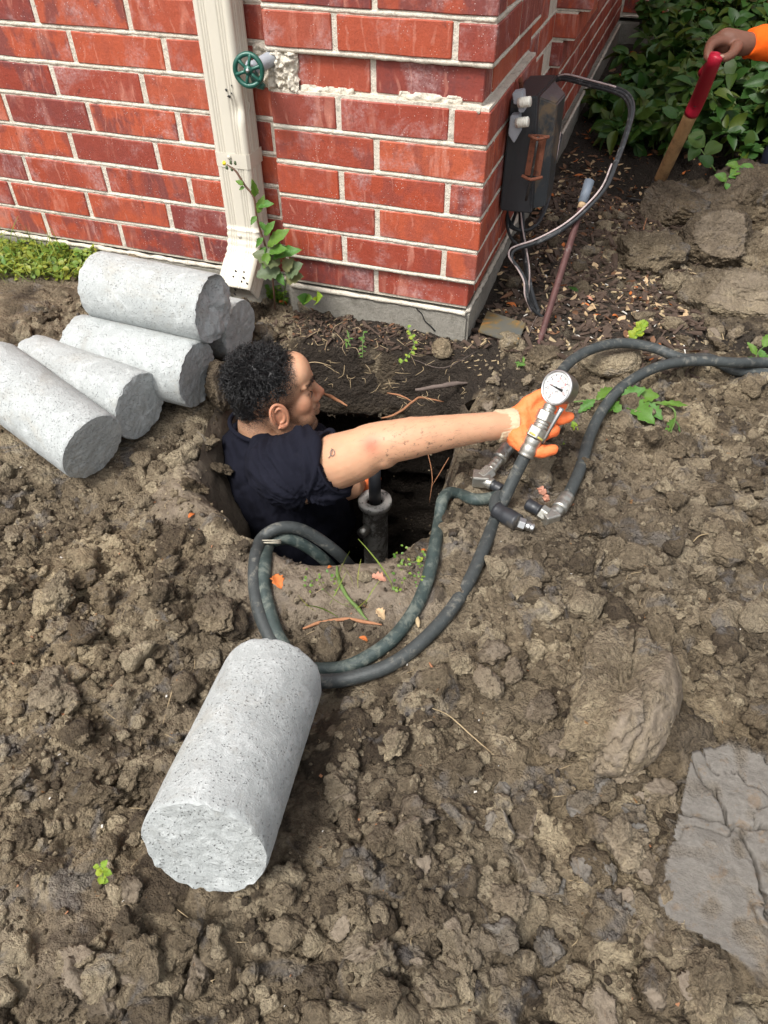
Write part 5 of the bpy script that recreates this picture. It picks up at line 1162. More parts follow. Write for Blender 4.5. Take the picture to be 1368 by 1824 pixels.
link('dial', lathe([(RG*.885, .0018), (.0003, .0018)], gauge_c, gx_, gy_, gn).mesh('dial'), 'dial', gg)
def G2(u, v, z=.0023): return gauge_c+gx_*u*RG+gy_*v*RG+gn*z
gk = Geo(); gr_ = Geo()
for i in range(51):
    a = R(225-270*i/50); mj = i % 5 == 0; r0_, r1_ = (.66 if mj else .72), .78; w = .018 if mj else .009; c_, s_ = math.cos(a), math.sin(a); t_ = np.array([-s_, c_])
    pts = [G2(c_*r0_+t_[0]*w, s_*r0_+t_[1]*w), G2(c_*r0_-t_[0]*w, s_*r0_-t_[1]*w), G2(c_*r1_-t_[0]*w, s_*r1_-t_[1]*w), G2(c_*r1_+t_[0]*w, s_*r1_+t_[1]*w)]; gk.add(pts, None, [(0, 1, 2, 3)])
for i in range(41):
    a = R(225-270*i/40); r0_, r1_ = .50, .545; w = .008; c_, s_ = math.cos(a), math.sin(a); t_ = np.array([-s_, c_])
    gr_.add([G2(c_*r0_+t_[0]*w, s_*r0_+t_[1]*w), G2(c_*r0_-t_[0]*w, s_*r0_-t_[1]*w), G2(c_*r1_-t_[0]*w, s_*r1_-t_[1]*w), G2(c_*r1_+t_[0]*w, s_*r1_+t_[1]*w)], None, [(0, 1, 2, 3)])
link('scale', gk.mesh('scale', False), 'ink', gg); link('inner_scale', gr_.mesh('inner_scale', False), 'ink_red', gg)
def text(s_, u, v, size, mat, parent, rot=0):
    cu = bpy.data.curves.new('numeral', 'FONT'); cu.body = s_; cu.size = size*RG; cu.align_x = 'CENTER'; cu.align_y = 'CENTER'; o = bpy.data.objects.new('numeral', cu); COL.objects.link(o)
    p = G2(u, v, .0022); X_ = gx_*math.cos(rot)+gy_*math.sin(rot); Y_ = -gx_*math.sin(rot)+gy_*math.cos(rot)
    o.matrix_world = Matrix(((X_[0], Y_[0], gn[0], p[0]), (X_[1], Y_[1], gn[1], p[1]), (X_[2], Y_[2], gn[2], p[2]), (0, 0, 0, 1))); cu.materials.append(M[mat])
    bpy.context.view_layer.update(); dg_ = bpy.context.evaluated_depsgraph_get(); me = bpy.data.meshes.new_from_object(o.evaluated_get(dg_)); me.transform(o.matrix_world); bpy.data.objects.remove(o)
    return link('numeral', me, mat, parent)
for i, s_ in enumerate(['0', '2', '4', '6', '8', '10']): a = R(225-270*i/5); text(s_, math.cos(a)*.60, math.sin(a)*.58, .22, 'ink_red' if i > 2 else 'ink', gg)
for i, s_ in enumerate(['0', '20', '40', '60']): a = R(225-270*i/3.5); text(s_, math.cos(a)*.39, math.sin(a)*.37, .17, 'ink_red', gg)
text('PSI', 0, -.24, .17, 'ink', gg)
na = R(150); g = Geo(); c_, s_ = math.cos(na), math.sin(na); g.add([G2(c_*.66, s_*.66, .0034), G2(-s_*.05-c_*.1, c_*.05-s_*.1, .0034), G2(-c_*.48-s_*.085, -s_*.48+c_*.085, .0034), G2(-c_*.48+s_*.085, -s_*.48-c_*.085, .0034), G2(s_*.05-c_*.1, -c_*.05-s_*.1, .0034)], [(0, 1, 4)], [(1, 2, 3, 4)]); lump(g, G2(0, 0, .003), (.0022,)*3, 1, .01, 2)
link('needle', g.mesh('needle', False), 'ink', gg)
M['glass'] = NT('gauge_glass').fin((1, 1, 1), .05, **{'Transmission Weight': 1.0, 'IOR': 1.2}); link('glass', lathe([(RG*.90, .0048), (RG*.5, .0054), (.0003, .0056)], gauge_c, gx_, gy_, gn).mesh('glass'), 'glass', gg)
st = tube([a4, AD(985, 715, 1.352), gauge_c-gn*.014-_u*RG*.55], [.009, .008, .009], 14, True, 3); link('stem', st.mesh('stem'), 'steel', gg); rebase(gg)
# hose B end coupler
c0, c1, c2 = GP(884, 908, .018), GP(922, 931, .016), GP(950, 941, .014)
link('hose_end', tube([GP(893, 882, .016), GP(884, 890, .017), c0, c0*.5+c1*.5], .0125, 14, True, 5).mesh('hose_end'), 'rubber', hB)
ferrule(hB, c0, c1, .0165, 'black_plastic', 'coupler', 1); hexnut(hB, c1, c1*.55+c2*.45, .0125, 'steel_bright'); ferrule(hB, c1*.5+c2*.5, c2, .0085, 'steel_bright', 'nipple', 2)
# hoses C and D from the right edge
hC = thing('hydraulic_hose', 'hose arching from the right edge behind the gauge to an elbow fitting by the pit', 'hose', tuple(GP(1100, 640)))
pC = ground_path([(1900, 760), (1700, 720), (1520, 690), (1440, 680), (1368, 670), (1310, 662), (1260, 650), (1215, 638, 1.70), (1165, 620, 1.71), (1110, 611, 1.71), (1060, 620, 1.69), (1020, 641, 1.66), (992, 672, 1.62), (965, 712, 1.60), tuple(['G', 935, 750, .045]), tuple(['G', 909, 789, .036])], HR)
link('hose', tube(pC, HR, 16, True, 8).mesh('hose'), 'rubber', hC)
k0, k1, k2, k3, k4, k5 = GP(909, 789, .036), GP(889, 818, .028), GP(873, 838, .022), GP(857, 853, .017), GP(877, 863, .017), GP(893, 872, .016)
ferrule(hC, k0, k1, .0150, grooves=2, name='ferrule'); ferrule(hC, k1, k2, .0115); hexnut(hC, k2, k3, .0160, name='elbow'); g = Geo(); box_geo(g, k3, (.034, .028, .026), rotz(.2), .003); link('elbow_body', g.mesh('elbow_body', False), 'steel', hC)
ferrule(hC, k3, k4, .0125, 'steel'); ferrule(hC, k4*.9+k3*.1, k5, .0110, 'black_plastic', 'plug', 1)
hD = thing('hydraulic_hose', 'hose curving down right of the glove to a steel elbow lying on the soil', 'hose', tuple(GP(1080, 720)))
pD = ground_path([(1900, 740), (1700, 700), (1520, 672), (1440, 660), (1368, 652), (1310, 646, 1.69), (1262, 643, 1.685), (1210, 645, 1.675), (1160, 658, 1.655), (1110, 688, 1.62), (1075, 728, 1.585), (1050, 780), (1035, 830), (1018, 872), (1000, 905)], HR)
link('hose', tube(pD, HR, 16, True, 8).mesh('hose'), 'rubber', hD)
e0 = GP(1010, 885, .014); e1 = GP(996, 907, .014); e2 = GP(980, 922, .014); e3 = GP(962, 910, .014); e4 = GP(940, 898, .012)
ferrule(hD, e0, e1, .0150, grooves=2, name='ferrule'); ferrule(hD, e1, e2, .0125); g = Geo(); box_geo(g, e2, (.030, .026, .026), rotz(.7), .003); link('elbow', g.mesh('elbow', False), 'steel', hD); hexnut(hD, e2*.7+e3*.3, e3, .0155); ferrule(hD, e3, e4, .0120, 'black_plastic', 'plug', 1)
g = Geo(); 
for k, (x, y) in enumerate([(967, 875), (972, 888), (963, 872)]): lump(g, GP(x, y, .008), (.007, .004, .010), 60+k, .5, 2)
link('tag', g.mesh('tag', False), 'dead_pink', hD, label='torn pink paper tag')
for h_ in (hA, hB, hC, hD): rebase(h_)
# twine tying the two hoses
tc = AD(477, 962, 1.392); tw_ = []
for a in np.linspace(0, 6*math.pi, 90): tw_.append(tc+_r*(.024*math.cos(a))+_f*(.017*math.sin(a))+(_u*(.0035*math.sin(a*.33)-.004+.002*a/19)))
tag(link('twine', tube(tw_, .0014, 6, True, 2).mesh('twine'), 'rope'), 'pale twine wound round the two hoses at the top of their loop', 'twine')
# ================================================================== LOOSE BLOCKS OF CLAY
def chunk(c, radii, rot=(0, 0, 0), planes=(), seed=1, sub=5, rough=.05, smoothness=.12, mat=None, label='', name='clay_chunk', cat='clay chunk', group=None, clay=.0, hum_shade=0.0, sdir=None, raw=None, ck=.55, cracks=()):
    """a lump of clay: ellipsoid cut by smooth spade faces, the broken sides crumbly. planes: (normal, distance, smooth?)"""
    v, f = ico(sub); rr = np.ones(len(v)); sm_ = np.zeros(len(v))
    for nrm_, h, s_ in planes:
        n_ = np.array(nrm_, float); n_ /= np.linalg.norm(n_); d = v@n_; cut = d*rr > h; rr = np.where(cut, h/np.maximum(d, 1e-3), rr); sm_ = np.where(cut, s_, sm_)
    if sdir is not None: n_ = np.array(sdir, float); n_ /= np.linalg.norm(n_); sm_ = np.maximum(sm_, sstep(.15, .4, v@n_+.12*vn(v*4, seed)))
    p = v*rr[:, None]; am = 1-(1-smoothness)*sm_
    q = p*np.array(radii); sc_ = 1/np.mean(radii)
    disp = (fbm(p*1.6+seed, 4, seed, .6)*rough*2.2+np.abs(fbm(p*5+seed, 3, seed+3, .6))*rough*-.9+fbm(p*14+seed, 3, seed+9, .6)*rough*.35)*am
    crack = np.abs(vn(p*2.6+seed*3+.35*np.stack([vn(p*7, 1), vn(p*7, 2), vn(p*7, 3)], 1), seed+5)); disp = disp-np.exp(-(crack/.030)**2)*np.maximum(rough, .07)*1.1
    for cn_, co_, cw_ in cracks:
        dl = np.abs(p[:, 0]*math.cos(cn_)+p[:, 1]*math.sin(cn_)-co_+.10*fbm(p*2.2+cn_*3, 4, int(cn_*9)+2, .6)); disp = disp-np.exp(-(dl/cw_)**2)*.45*(.35+.65*sstep(-.4, .3, vn(p*2.5, 5)))
    disp = disp+sm_*(vn(np.stack([p[:, 0]*3+p[:, 2]*2, p[:, 1]*14+p[:, 2]*9, p[:, 2]*3], 1), seed)*.006+fbm(p*5, 3, seed)*.020); q = q+v*disp[:, None]*np.mean(radii); Rm = np.array(Matrix.Rotation(rot[2], 3, 'Z') @ Matrix.Rotation(rot[1], 3, 'Y') @ Matrix.Rotation(rot[0], 3, 'X'))
    if raw is not None: raw.append((q@Rm.T+np.array(c), f, np.clip(sm_*.8+clay, 0, 1), np.full(len(v), .5+.3*math.sin(seed*7.1)))); return
    me = mesh_np(name, q@Rm.T, f); setattr_np(me, 'clay', np.clip(sm_*(1.35 if mat == 'clay_grey' else ck)*(.75+.45*vn(v*6, seed+2))+clay, 0, 1)); setattr_np(me, 'humus', np.full(len(v), hum_shade)); setattr_np(me, 'tone', np.full(len(v), .5+.3*math.sin(seed*7.1)))
    o = link(name, me, mat or 'soil'); o.location = Vector(c); return tag(o, label, cat, group)
def onp(px, py, up): p = GP(px, py); return (p[0], p[1], p[2]+up)
chunk(onp(1100, 1262, .036), (.078, .128, .078), (0, .10, -.12), [((-.5, .2, .8), .56, 0), ((-.9, -.1, .2), .70, 0), ((-.1, .9, .5), .82, 0)], 3, 6, .10, .04, label='largest curved auger-cut slab of clay, its smooth right side facing the camera', clay=.0, sdir=(.9, -.50, .15), ck=.95, cracks=((.3, .1, .014),))
chunk(onp(1325, 1535, .004), (.155, .165, .050), (.05, -.05, .30), [((0, 0, 1), .50, 1), ((-.95, .45, .1), .62, 0), ((-.5, -.9, .1), .80, 0), ((.3, .95, .1), .88, 0)], 12, 7, .085, .10, mat='clay_grey', cracks=((.15, -.06, .013), (1.5, .28, .014)), label='broad flat slab of smooth grey-brown clay with cracks at the right edge', clay=.1, hum_shade=.185)
chunk(onp(1205, 1345, .018), (.062, .045, .035), (.1, .2, .5), [((.5, -.5, .8), .55, .7), ((-.7, -.3, .3), .7, 0)], 21, 5, .09, .4, label='brown wedge of soil between the curved slab and the grey slabs')
for i, (px, py, r_, lb) in enumerate([(878, 1170, .022, 'upper grey-blue clod right of the hoses, nearest to them'), (912, 1205, .020, 'right one of the grey-blue clods right of the hoses'), (872, 1225, .026, 'lowest and largest of the grey-blue clods right of the hoses'), (820, 1188, .022, 'tan wedge of soil just left of the grey-blue clods')]):
    chunk(onp(px, py, r_*.45), (r_*1.1, r_, r_*.8), (i, i*2, i), [((.3, -.3, .9), .7, .6), ((-.7, .2, .3), .75, 0), ((.8, -.5, .1), .7, 0)], 30+i, 4, .14, .5, label=lb, clay=(.55 if i < 3 else 0), name='clod', cat='clod')
named = [(183, 950, .020, 'pointed tan clod upright in the soil at the left'), (255, 905, .026, 'flat brown clod below the left concrete cylinders'), (110, 1062, .030, 'broad tan clod in the soil at the left edge'), (100, 1240, .034, 'grey-faced slab of clay beside a crack near the left edge'), (385, 1100, .036, 'rounded crumbly clod left of the hose loop'),
    (430, 940, .014, 'small tan clod on the rim of the pit behind the hose loop'), (568, 1748, .020, 'pale round clod near the bottom edge'), (680, 1500, .022, 'brown clod right of the lone concrete cylinder'), (905, 1600, .024, 'tan wedge left of the broad grey slab'), (1110, 1500, .034, 'upright lump of mixed clay left of the grey slabs'),
    (1150, 1640, .024, 'lump below the upright mixed one, left of the broad slab'), (630, 1620, .022, 'clod below and right of the lone cylinder'), (240, 1590, .016, 'grey lump at the lower left corner of the lone cylinder'), (60, 1490, .024, 'lump near the left edge above the green seedling'), (230, 1660, .022, 'clod under the green seedling'),
    (110, 1790, .026, 'wedge shaped lump at the bottom left corner'), (1010, 1790, .024, 'lump at the bottom edge right of the middle'), (820, 1740, .026, 'smeared lump of clay at the bottom edge'), (940, 1060, .024, 'clod right of the hoses below the couplings'), (1290, 1180, .020, 'lump with an ochre heart right of the curved slab'),
    (1220, 800, .026, 'flat crumbly block right of the wilted weed'), (1050, 940, .026, 'rounded lump right of the steel elbow'), (1040, 830, .018, 'small lump beside the curved hose'), (520, 1290, .0, ''), (1270, 950, .022, 'lump on the right slope'), (700, 1330, .022, 'low clod under the hoses, right of the lone cylinder'), (30, 960, .020, 'lump at the left edge under the far left cylinder'),
    (300, 1010, .018, 'brown clod between the left edge and the hose loop'), (1000, 1330, .030, 'grey lump leaning on the left side of the curved slab'), (960, 1265, .026, 'small grey lump left of the curved slab'), (760, 1640, .026, 'long clod at the bottom, left of the smeared lump'), (1250, 1760, .028, 'dark lump at the bottom right under the broad slab')]
for i, (px, py, r_, lb) in enumerate(named):
    if not lb: continue
    rg = np.random.default_rng(500+i); pl = [(rg.normal(size=3)+np.array([0, 0, .3]), rg.uniform(.5, .8), rg.choice([0, 0, .6])) for _ in range(4)]
    chunk(onp(px, py, r_*.35), (r_*rg.uniform(.9, 1.3), r_*rg.uniform(.8, 1.1), r_*rg.uniform(.6, .85)), tuple(rg.uniform(-.5, .5, 2))+(rg.uniform(0, 3),), pl, 500+i, 4 if r_ < .022 else 5, .15, .5, label=lb, name='clod', cat='clod', clay=(.5 if 'grey' in lb else .05))
rg = np.random.default_rng(900)
zones = [('brown broken clod lying on the trampled clay right of the curved slab', (1180, 1130, 1368, 1330), 10, 0, 'clods right of the curved slab'), ('dark grey angular clay piece in the mixed soil left of the grey slabs', (880, 1380, 1130, 1700), 26, .6, 'angular clay pieces left of the grey slabs'),
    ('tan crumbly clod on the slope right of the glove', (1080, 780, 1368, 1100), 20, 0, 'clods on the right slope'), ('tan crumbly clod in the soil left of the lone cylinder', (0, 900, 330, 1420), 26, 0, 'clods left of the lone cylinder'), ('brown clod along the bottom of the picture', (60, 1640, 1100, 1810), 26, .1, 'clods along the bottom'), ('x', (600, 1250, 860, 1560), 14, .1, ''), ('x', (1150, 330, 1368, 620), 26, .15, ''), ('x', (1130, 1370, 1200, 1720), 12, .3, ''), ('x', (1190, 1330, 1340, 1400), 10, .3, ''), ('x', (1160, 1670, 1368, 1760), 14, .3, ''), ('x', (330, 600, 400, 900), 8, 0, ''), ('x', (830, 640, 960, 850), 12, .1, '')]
for lb, (xa, ya, xb, yb), n_, cl_, grp in zones:
    raws = {None: [], 'clay_grey': []}
    for i in range(n_):
        px, py = rg.uniform(xa, xb), rg.uniform(ya, yb); r_ = rg.uniform(.013, .028); pl = [(rg.normal(size=3)+np.array([0, 0, .25]), rg.uniform(.45, .75), rg.choice([0, .5, 1.0]) if cl_ else 0) for _ in range(5)]
        chunk(onp(px, py, r_*.3), (r_*rg.uniform(.9, 1.5), r_*rg.uniform(.7, 1.1), r_*rg.uniform(.5, .8)), tuple(rg.uniform(-.6, .6, 2))+(rg.uniform(0, 3),), pl, 900+int(px), 4, .16, .4, clay=cl_*rg.random(), raw=raws['clay_grey' if cl_ > .3 and i % 3 else None])
    for mt_, rw in raws.items():
        if not rw: continue
        V_, F_, k_ = [], [], 0
        for a_ in rw: V_.append(a_[0]); F_.append(a_[1]+k_); k_ += len(a_[0])
        me = mesh_np('broken_clods', np.concatenate(V_), np.concatenate(F_)); setattr_np(me, 'clay', np.concatenate([a_[2] for a_ in rw])); setattr_np(me, 'humus', np.zeros(k_)); setattr_np(me, 'tone', np.concatenate([a_[3] for a_ in rw])); link('broken_clods', me, mt_ or 'soil', kind='stuff')
# pit side: mossy lump between the cylinders and the worker's head
chunk(tuple(AD(392, 690, 1.70)), (.032, .04, .065), (0, 0, .4), [((.6, -.6, .3), .6, 1)], 44, 5, .09, .5, label='mossy brown lump of earth between the concrete cylinders and the man\'s black hair', name='earth_lump', cat='earth lump', clay=.2)
# big spade-cut blocks, top right; the humus tint also paints shade into them
chunk(onp(1330, 395, .06), (.19, .15, .12), (.1, .15, .4), [((-.2, -.9, .4), .62, 0), ((-.8, -.2, .5), .62, .7), ((0, 0, 1), .7, 0)], 51, 6, .07, .3, label='uppermost and largest block of brown clay heaped in front of the spade hole', hum_shade=.18)
chunk(onp(1195, 395, .05), (.125, .09, .07), (.0, .1, -.3), [((-.7, -.7, .4), .55, 1), ((0, -.1, 1), .6, .2)], 52, 6, .08, .25, label='brown block with a dark smooth left face just below the spade handle', hum_shade=.18)
chunk(onp(1275, 455, .045), (.12, .085, .09), (-.35, .1, .2), [((-.1, -.9, .35), .62, 1), ((.8, -.4, .3), .7, 0)], 53, 6, .06, .12, label='block with a smooth cracked face in the middle of the heap at the right', clay=.1, hum_shade=.18)
chunk(onp(1155, 465, .03), (.105, .08, .06), (.1, .0, .5), [((-.2, -.7, .7), .7, 0)], 54, 5, .14, .6, label='crumbly dark lump left of the cracked block at the right', hum_shade=.25)
chunk(onp(1320, 545, .025), (.17, .10, .07), (-.2, .05, .15), [((-.1, -.8, .6), .6, 1), ((-.8, -.3, .4), .75, 0)], 55, 6, .055, .2, label='lowest wide slab of the brown clay heap at the right edge', clay=.1, hum_shade=.18)
chunk(onp(1085, 648, .01), (.075, .055, .042), (0, 0, .2), [((-.1, .1, 1), .72, .7)], 56, 5, .045, .3, label='rounded tan lump of clay under the arch of the hose', clay=.1)
chunk(onp(1140, 735, .004), (.045, .035, .028), (0, .1, .9), [((0, 0, 1), .6, .8)], 57, 5, .06, .3, label='flat tan lump beneath the wilted weed at the right')
chunk(onp(965, 640, .004), (.045, .04, .03), (0, .1, .3), [((0, 0, 1), .7, 0)], 58, 5, .13, .5, label='crumbly tan lump between the stake and the gauge')

chunk(onp(1240, 350, .0), (.09, .07, .05), (0, .1, .2), [((-.1, -.5, 1), .6, 0)], 61, 5, .14, .6, label='rough lump on the far ridge of the clay heap, next to the spade shaft', hum_shade=.2)
chunk(onp(1355, 480, .02), (.08, .09, .07), (.2, 0, 1.2), [((-.8, -.4, .3), .6, 0)], 62, 5, .13, .6, label='dark lump at the right edge between the two largest blocks of the heap')
chunk(onp(1205, 520, .0), (.06, .05, .045), (.2, 0, 1.2), [((-.8, -.4, .3), .7, 0)], 63, 5, .15, .6, label='small crumbly lump at the lower left foot of the clay heap')
# ================================================================== LEAVES, PLANTS
def leaf_grid(L_=1.0, W=.5, fold=.18, curl=.25, serr=0, tip=1.6, nx_=9, ny_=5, wave=0):
    V = []; 
    for i in range(nx_):
        t = i/(nx_-1); w = W*.5*(math.sin(math.pi*min(1, t**.75))**.9)*(1-.25*t) if tip == 0 else W*.5*(math.sin(math.pi*t**(1/tip)))**.85
        if i in (0, nx_-1): w = .004
        if serr: w *= 1+serr*(1 if i % 2 else -1)
        w *= L_
        for j in range(ny_):
            s_ = (j/(ny_-1)-.5)*2; V.append((t*L_, s_*w, abs(s_)*fold*w*2-curl*t*t*L_+wave*math.sin(t*9+s_*2)*abs(s_)*.04*L_))
    ii = np.arange(nx_-1)[:, None]*ny_+np.arange(ny_-1)[None]; return np.array(V), np.stack([ii, ii+ny_, ii+ny_+1, ii+1], -1).reshape(-1, 4)
LEAFS = {}
def leaf_mesh(kind, mat, var, tint=0.0, **kw):
    key = (kind, mat, var)
    if key not in LEAFS:
        v, f = leaf_grid(**kw); me = mesh_np('leaf', v, f); me.materials.append(M[mat]); setattr_np(me, 'tint', np.full(len(v), tint)); LEAFS[key] = me
    return LEAFS[key]
def orient(p, d, up, s_, jit=0):
    d = Vector(d).normalized(); u = Vector(up); y = u.cross(d)
    if y.length < 1e-4: y = Vector((1, 0, 0)).cross(d)
    y.normalize(); z = d.cross(y); m_ = Matrix((d, y, z)).transposed().to_4x4(); return Matrix.Translation(Vector(p)) @ m_ @ Matrix.Scale(s_, 4)
def place_leaf(parent, me, p, d, up, s_, name='leaf'):
    o = bpy.data.objects.new(name, me); COL.objects.link(o); o.parent = parent; o.matrix_parent_inverse = Matrix.Translation(parent.location).inverted(); o.matrix_basis = orient(p, d, up, s_); return o
BL = [dict(L_=1, W=.62, fold=.15, curl=.18, tip=1.0), dict(L_=1, W=.52, fold=.22, curl=.35, tip=1.15), dict(L_=1, W=.58, fold=.05, curl=.05, tip=1.0, wave=1), dict(L_=1, W=.5, fold=.3, curl=.5, tip=1.2)]
def bush(name, label, origin, spots, nparts, ntot, seed, size=(.045, .075), spread=None):
    """stems rising from the ground, each carrying leaves; the nearest leaves are parts, the rest one joined part"""
    rg = np.random.default_rng(seed); root = thing(name, label, 'bush', origin); cand = []; gs = Geo()
    for (x, y, z0, h, rad, ns) in spots:
        for s_ in range(ns):
            a = rg.uniform(0, 6.28); b = np.array([x+rg.normal()*rad*.35, y+rg.normal()*rad*.35, z0-.02]); tipp = b+np.array([math.cos(a)*rad*rg.uniform(.4, 1.1), math.sin(a)*rad*rg.uniform(.4, 1.1), h*rg.uniform(.55, 1.05)])
            mid = (b+tipp)/2+np.array([0, 0, h*.18])+rg.normal(size=3)*.02; P_ = catmull([b, mid, tipp], 10); tube([b, mid, tipp], [.0032, .0022, .0012], 5, True, 5, gs)
            for q in P_[4:]:
                for _ in range(rg.integers(2, 5)):
                    dr = rg.normal(size=3); dr[2] = dr[2]*.4+.1; dr /= np.linalg.norm(dr); up = np.array([0, -.35, 1])+rg.normal(size=3)*.38; cand.append((q+dr*.012, dr, up, rg.uniform(*size), rg.random()))
    rg.shuffle(cand); cand = cand[:ntot]
    dist = [np.linalg.norm(c[0]-CAM)-.06*c[3]/.05-c[0][2]*.6 for c in cand]; order = np.argsort(dist); link('stems', gs.mesh('stems'), 'stem', root)
    g = {0: Geo(), 1: Geo()}; tint = {0: [], 1: []}
    for rank, i in enumerate(order):
        p, d, up, s_, t = cand[i]; k = int(t*4) % 4; tn_ = .0 if t < .6 else (.35 if t < .85 else .8)
        if rank < nparts: place_leaf(root, leaf_mesh('b%d%.1f' % (k, tn_), 'leaf', k, tn_, **BL[k]), p, d, up, s_)
        else:
            v, f = leaf_grid(**{**BL[k], 'nx_': 6, 'ny_': 3}); m_ = np.array(orient(p, d, up, s_)); g[0].add(v@m_[:3, :3].T+m_[:3, 3], None, f); tint[0].append(np.full(len(v), tn_))
    if g[0].v: me = g[0].mesh('foliage'); setattr_np(me, 'tint', np.concatenate(tint[0])); link('foliage', me, 'leaf', root, kind='stuff')
    rebase_only(root); return root
def rebase_only(root):
    inv = Matrix.Translation(root.location).inverted()
    for c in COL.objects:
        if c.parent is root: c.matrix_parent_inverse = inv
bush('leafy_bush', 'dense green bush before the far brick wall behind the black cable', (.35, 2.6, -.17), [(.22, 2.35, -.17, .20, .16, 9), (.38, 2.55, -.17, .30, .20, 12), (.42, 2.15, -.18, .24, .18, 11), (.62, 2.35, -.18, .32, .22, 12), (.35, 3.0, -.18, .42, .24, 12), (.65, 2.9, -.18, .5, .26, 13), (.16, 2.05, -.17, .14, .12, 6), (.24, 1.82, -.17, .13, .12, 7), (.36, 1.75, -.18, .16, .14, 8)], 150, 2300, 5, (.05, .09))
bush('leafy_bush', 'larger green bush at the right edge behind the hand on the spade', (.95, 2.2, -.17), [(.78, 1.95, -.18, .30, .2, 11), (.92, 2.3, -.18, .45, .26, 14), (1.05, 1.8, -.18, .40, .22, 11), (.95, 2.8, -.18, .62, .3, 15), (1.3, 2.3, -.18, .6, .3, 14), (.82, 1.70, -.20, .14, .14, 6), (1.2, 3.1, -.18, .8, .35, 14), (.5, 3.3, -.18, .7, .3, 10), (.62, 1.85, -.18, .22, .16, 8), (.86, 1.5, -.16, .16, .12, 6)], 140, 2900, 9, (.052, .095))
def sprig(name, label, cat, stem_pts, leaves, mat, stem_r=.0016, stem_mat='stem', group=None, serr=0.0, W=.4, curl=.3, extra=None):
    root = thing(name, label, cat, tuple(stem_pts[0]), group); link('stem', tube(stem_pts, [stem_r]*(len(stem_pts)-1)+[stem_r*.5], 6, True, 5).mesh('stem'), stem_mat, root)
    for i, (p, q, w_) in enumerate(leaves):
        p, q = np.array(p), np.array(q); d = q-p; L_ = np.linalg.norm(d); me = leaf_mesh('s%.2f%.2f%.2f' % (serr, W*w_, curl), mat, i % 3, (0, .4, .15)[i % 3], L_=1, W=W*w_, fold=.2, curl=curl, serr=serr, tip=1.1, nx_=11, wave=1)
        up = CAM-p; up = up/np.linalg.norm(up)+np.array([0, 0, .8]); place_leaf(root, me, p, d+up*curl*L_*.6, up, L_)
    if extra: extra(root)
    rebase_only(root); return root
def A(x, y, d=2.0): return AY(x, y, {2.0: -.085, 2.04: -.045, 2.03: -.060, 2.02: -.075, 1.97: -.12, 1.98: -.11, 1.99: -.10}.get(d, -.08)) if x < 600 and 1.9 < d < 2.1 else AD(x, y, d)
def fl(root):
    g = Geo(); lump(g, A(400, 291, 2.02), (.0055, .004, .0055), 2, .2, 2); link('flower', g.mesh('flower'), 'flower', root)
    for (x, y) in [(411, 290), (419, 291), (404, 299), (413, 302)]: g = Geo(); lump(g, A(x, y, 2.02), (.0032, .003, .006), 3, .1, 2); link('bud', g.mesh('bud'), 'leaf_grey', root)
sprig('tall_weed', 'tall green weed with a yellow flower climbing in front of the downspout', 'weed', [GP(490, 552), A(488, 520, 2.04), A(482, 470, 2.03), A(470, 430, 2.02), A(458, 390, 2.02), A(452, 352, 2.02), A(436, 330, 2.02), A(420, 305, 2.02), A(404, 293, 2.02)],
    [(A(458, 368), A(486, 362), 1.0), (A(455, 350), A(452, 328, 1.98), .8), (A(457, 385), A(447, 400, 1.99), 1.2), (A(462, 395), A(474, 412), 1.1), (A(434, 330), A(420, 322), 1.3), (A(436, 334), A(426, 338), 1.2), (A(474, 440), A(462, 460), 1.0), (A(478, 450), A(470, 478, 1.97), 1.1), (A(480, 452), A(505, 440, 1.98), 1.0), (A(482, 460), A(533, 443), .8), (A(478, 440), A(510, 408), .9), (A(486, 478), A(500, 490), 1.0), (A(488, 482), A(506, 508, 1.99), 1.1), (A(484, 446), A(512, 452), .9),
     (A(472, 420), A(486, 395), 1.0), (A(470, 424), A(455, 440), 1.0), (A(460, 380), A(468, 350), .9)], 'leaf_bright', .0024, 'stem_brown', serr=.10, W=.46, extra=fl)
sprig('grey_weed', 'grey-green crinkled weed at the foot of the brick quoin beside the tall weed', 'weed', [GP(505, 545), A(508, 510, 2.02), A(515, 480, 2.02)], [(A(510, 490), A(535, 470), 1.5), (A(510, 498), A(538, 492), 1.6), (A(500, 470), A(452, 452, 1.99), 1.3), (A(500, 480), A(458, 492, 1.98), 1.4), (A(506, 482), A(520, 462), 1.4)], 'leaf_grey', .0016, serr=.18, W=.6)
sprig('seedling', 'small two-leaved seedling in the dark soil at the footing, left one of the two', 'seedling', [GP(548, 545), AY(544, 535, -.02)], [(A(545, 538, 2.03), A(532, 528, 2.02), 2.0), (A(545, 538, 2.03), A(552, 530, 2.02), 1.6)], 'leaf_bright', .0012, W=.6)
sprig('seedling', 'lime seedling in the dark soil at the footing, right one of the two', 'seedling', [GP(566, 543), A(565, 537, 2.03)], [(A(565, 537, 2.03), A(569, 527, 2.02), 2.0), (A(565, 537, 2.03), A(560, 531, 2.02), 1.2)], 'leaf_lime', .0010, W=.6)
def zig(pts, n_, s_, d, mat, name, label, W=.7, serr=.15, seed=1, cat='weed', r_=.0012):
    rg = np.random.default_rng(seed); P_ = catmull([A(x, y, d) for x, y in pts], 6); lv = []
    for i in range(n_):
        q = P_[int((i+.8)/n_*(len(P_)-1))]; a = rg.uniform(0, 6.28); lv.append((q, q+(_r*math.cos(a)+_u*math.sin(a))*s_*rg.uniform(.7, 1.3), rg.uniform(.8, 1.3)))
    return sprig(name, label, cat, [A(x, y, d) for x, y in pts], lv, mat, r_, serr=serr, W=W, curl=.2)
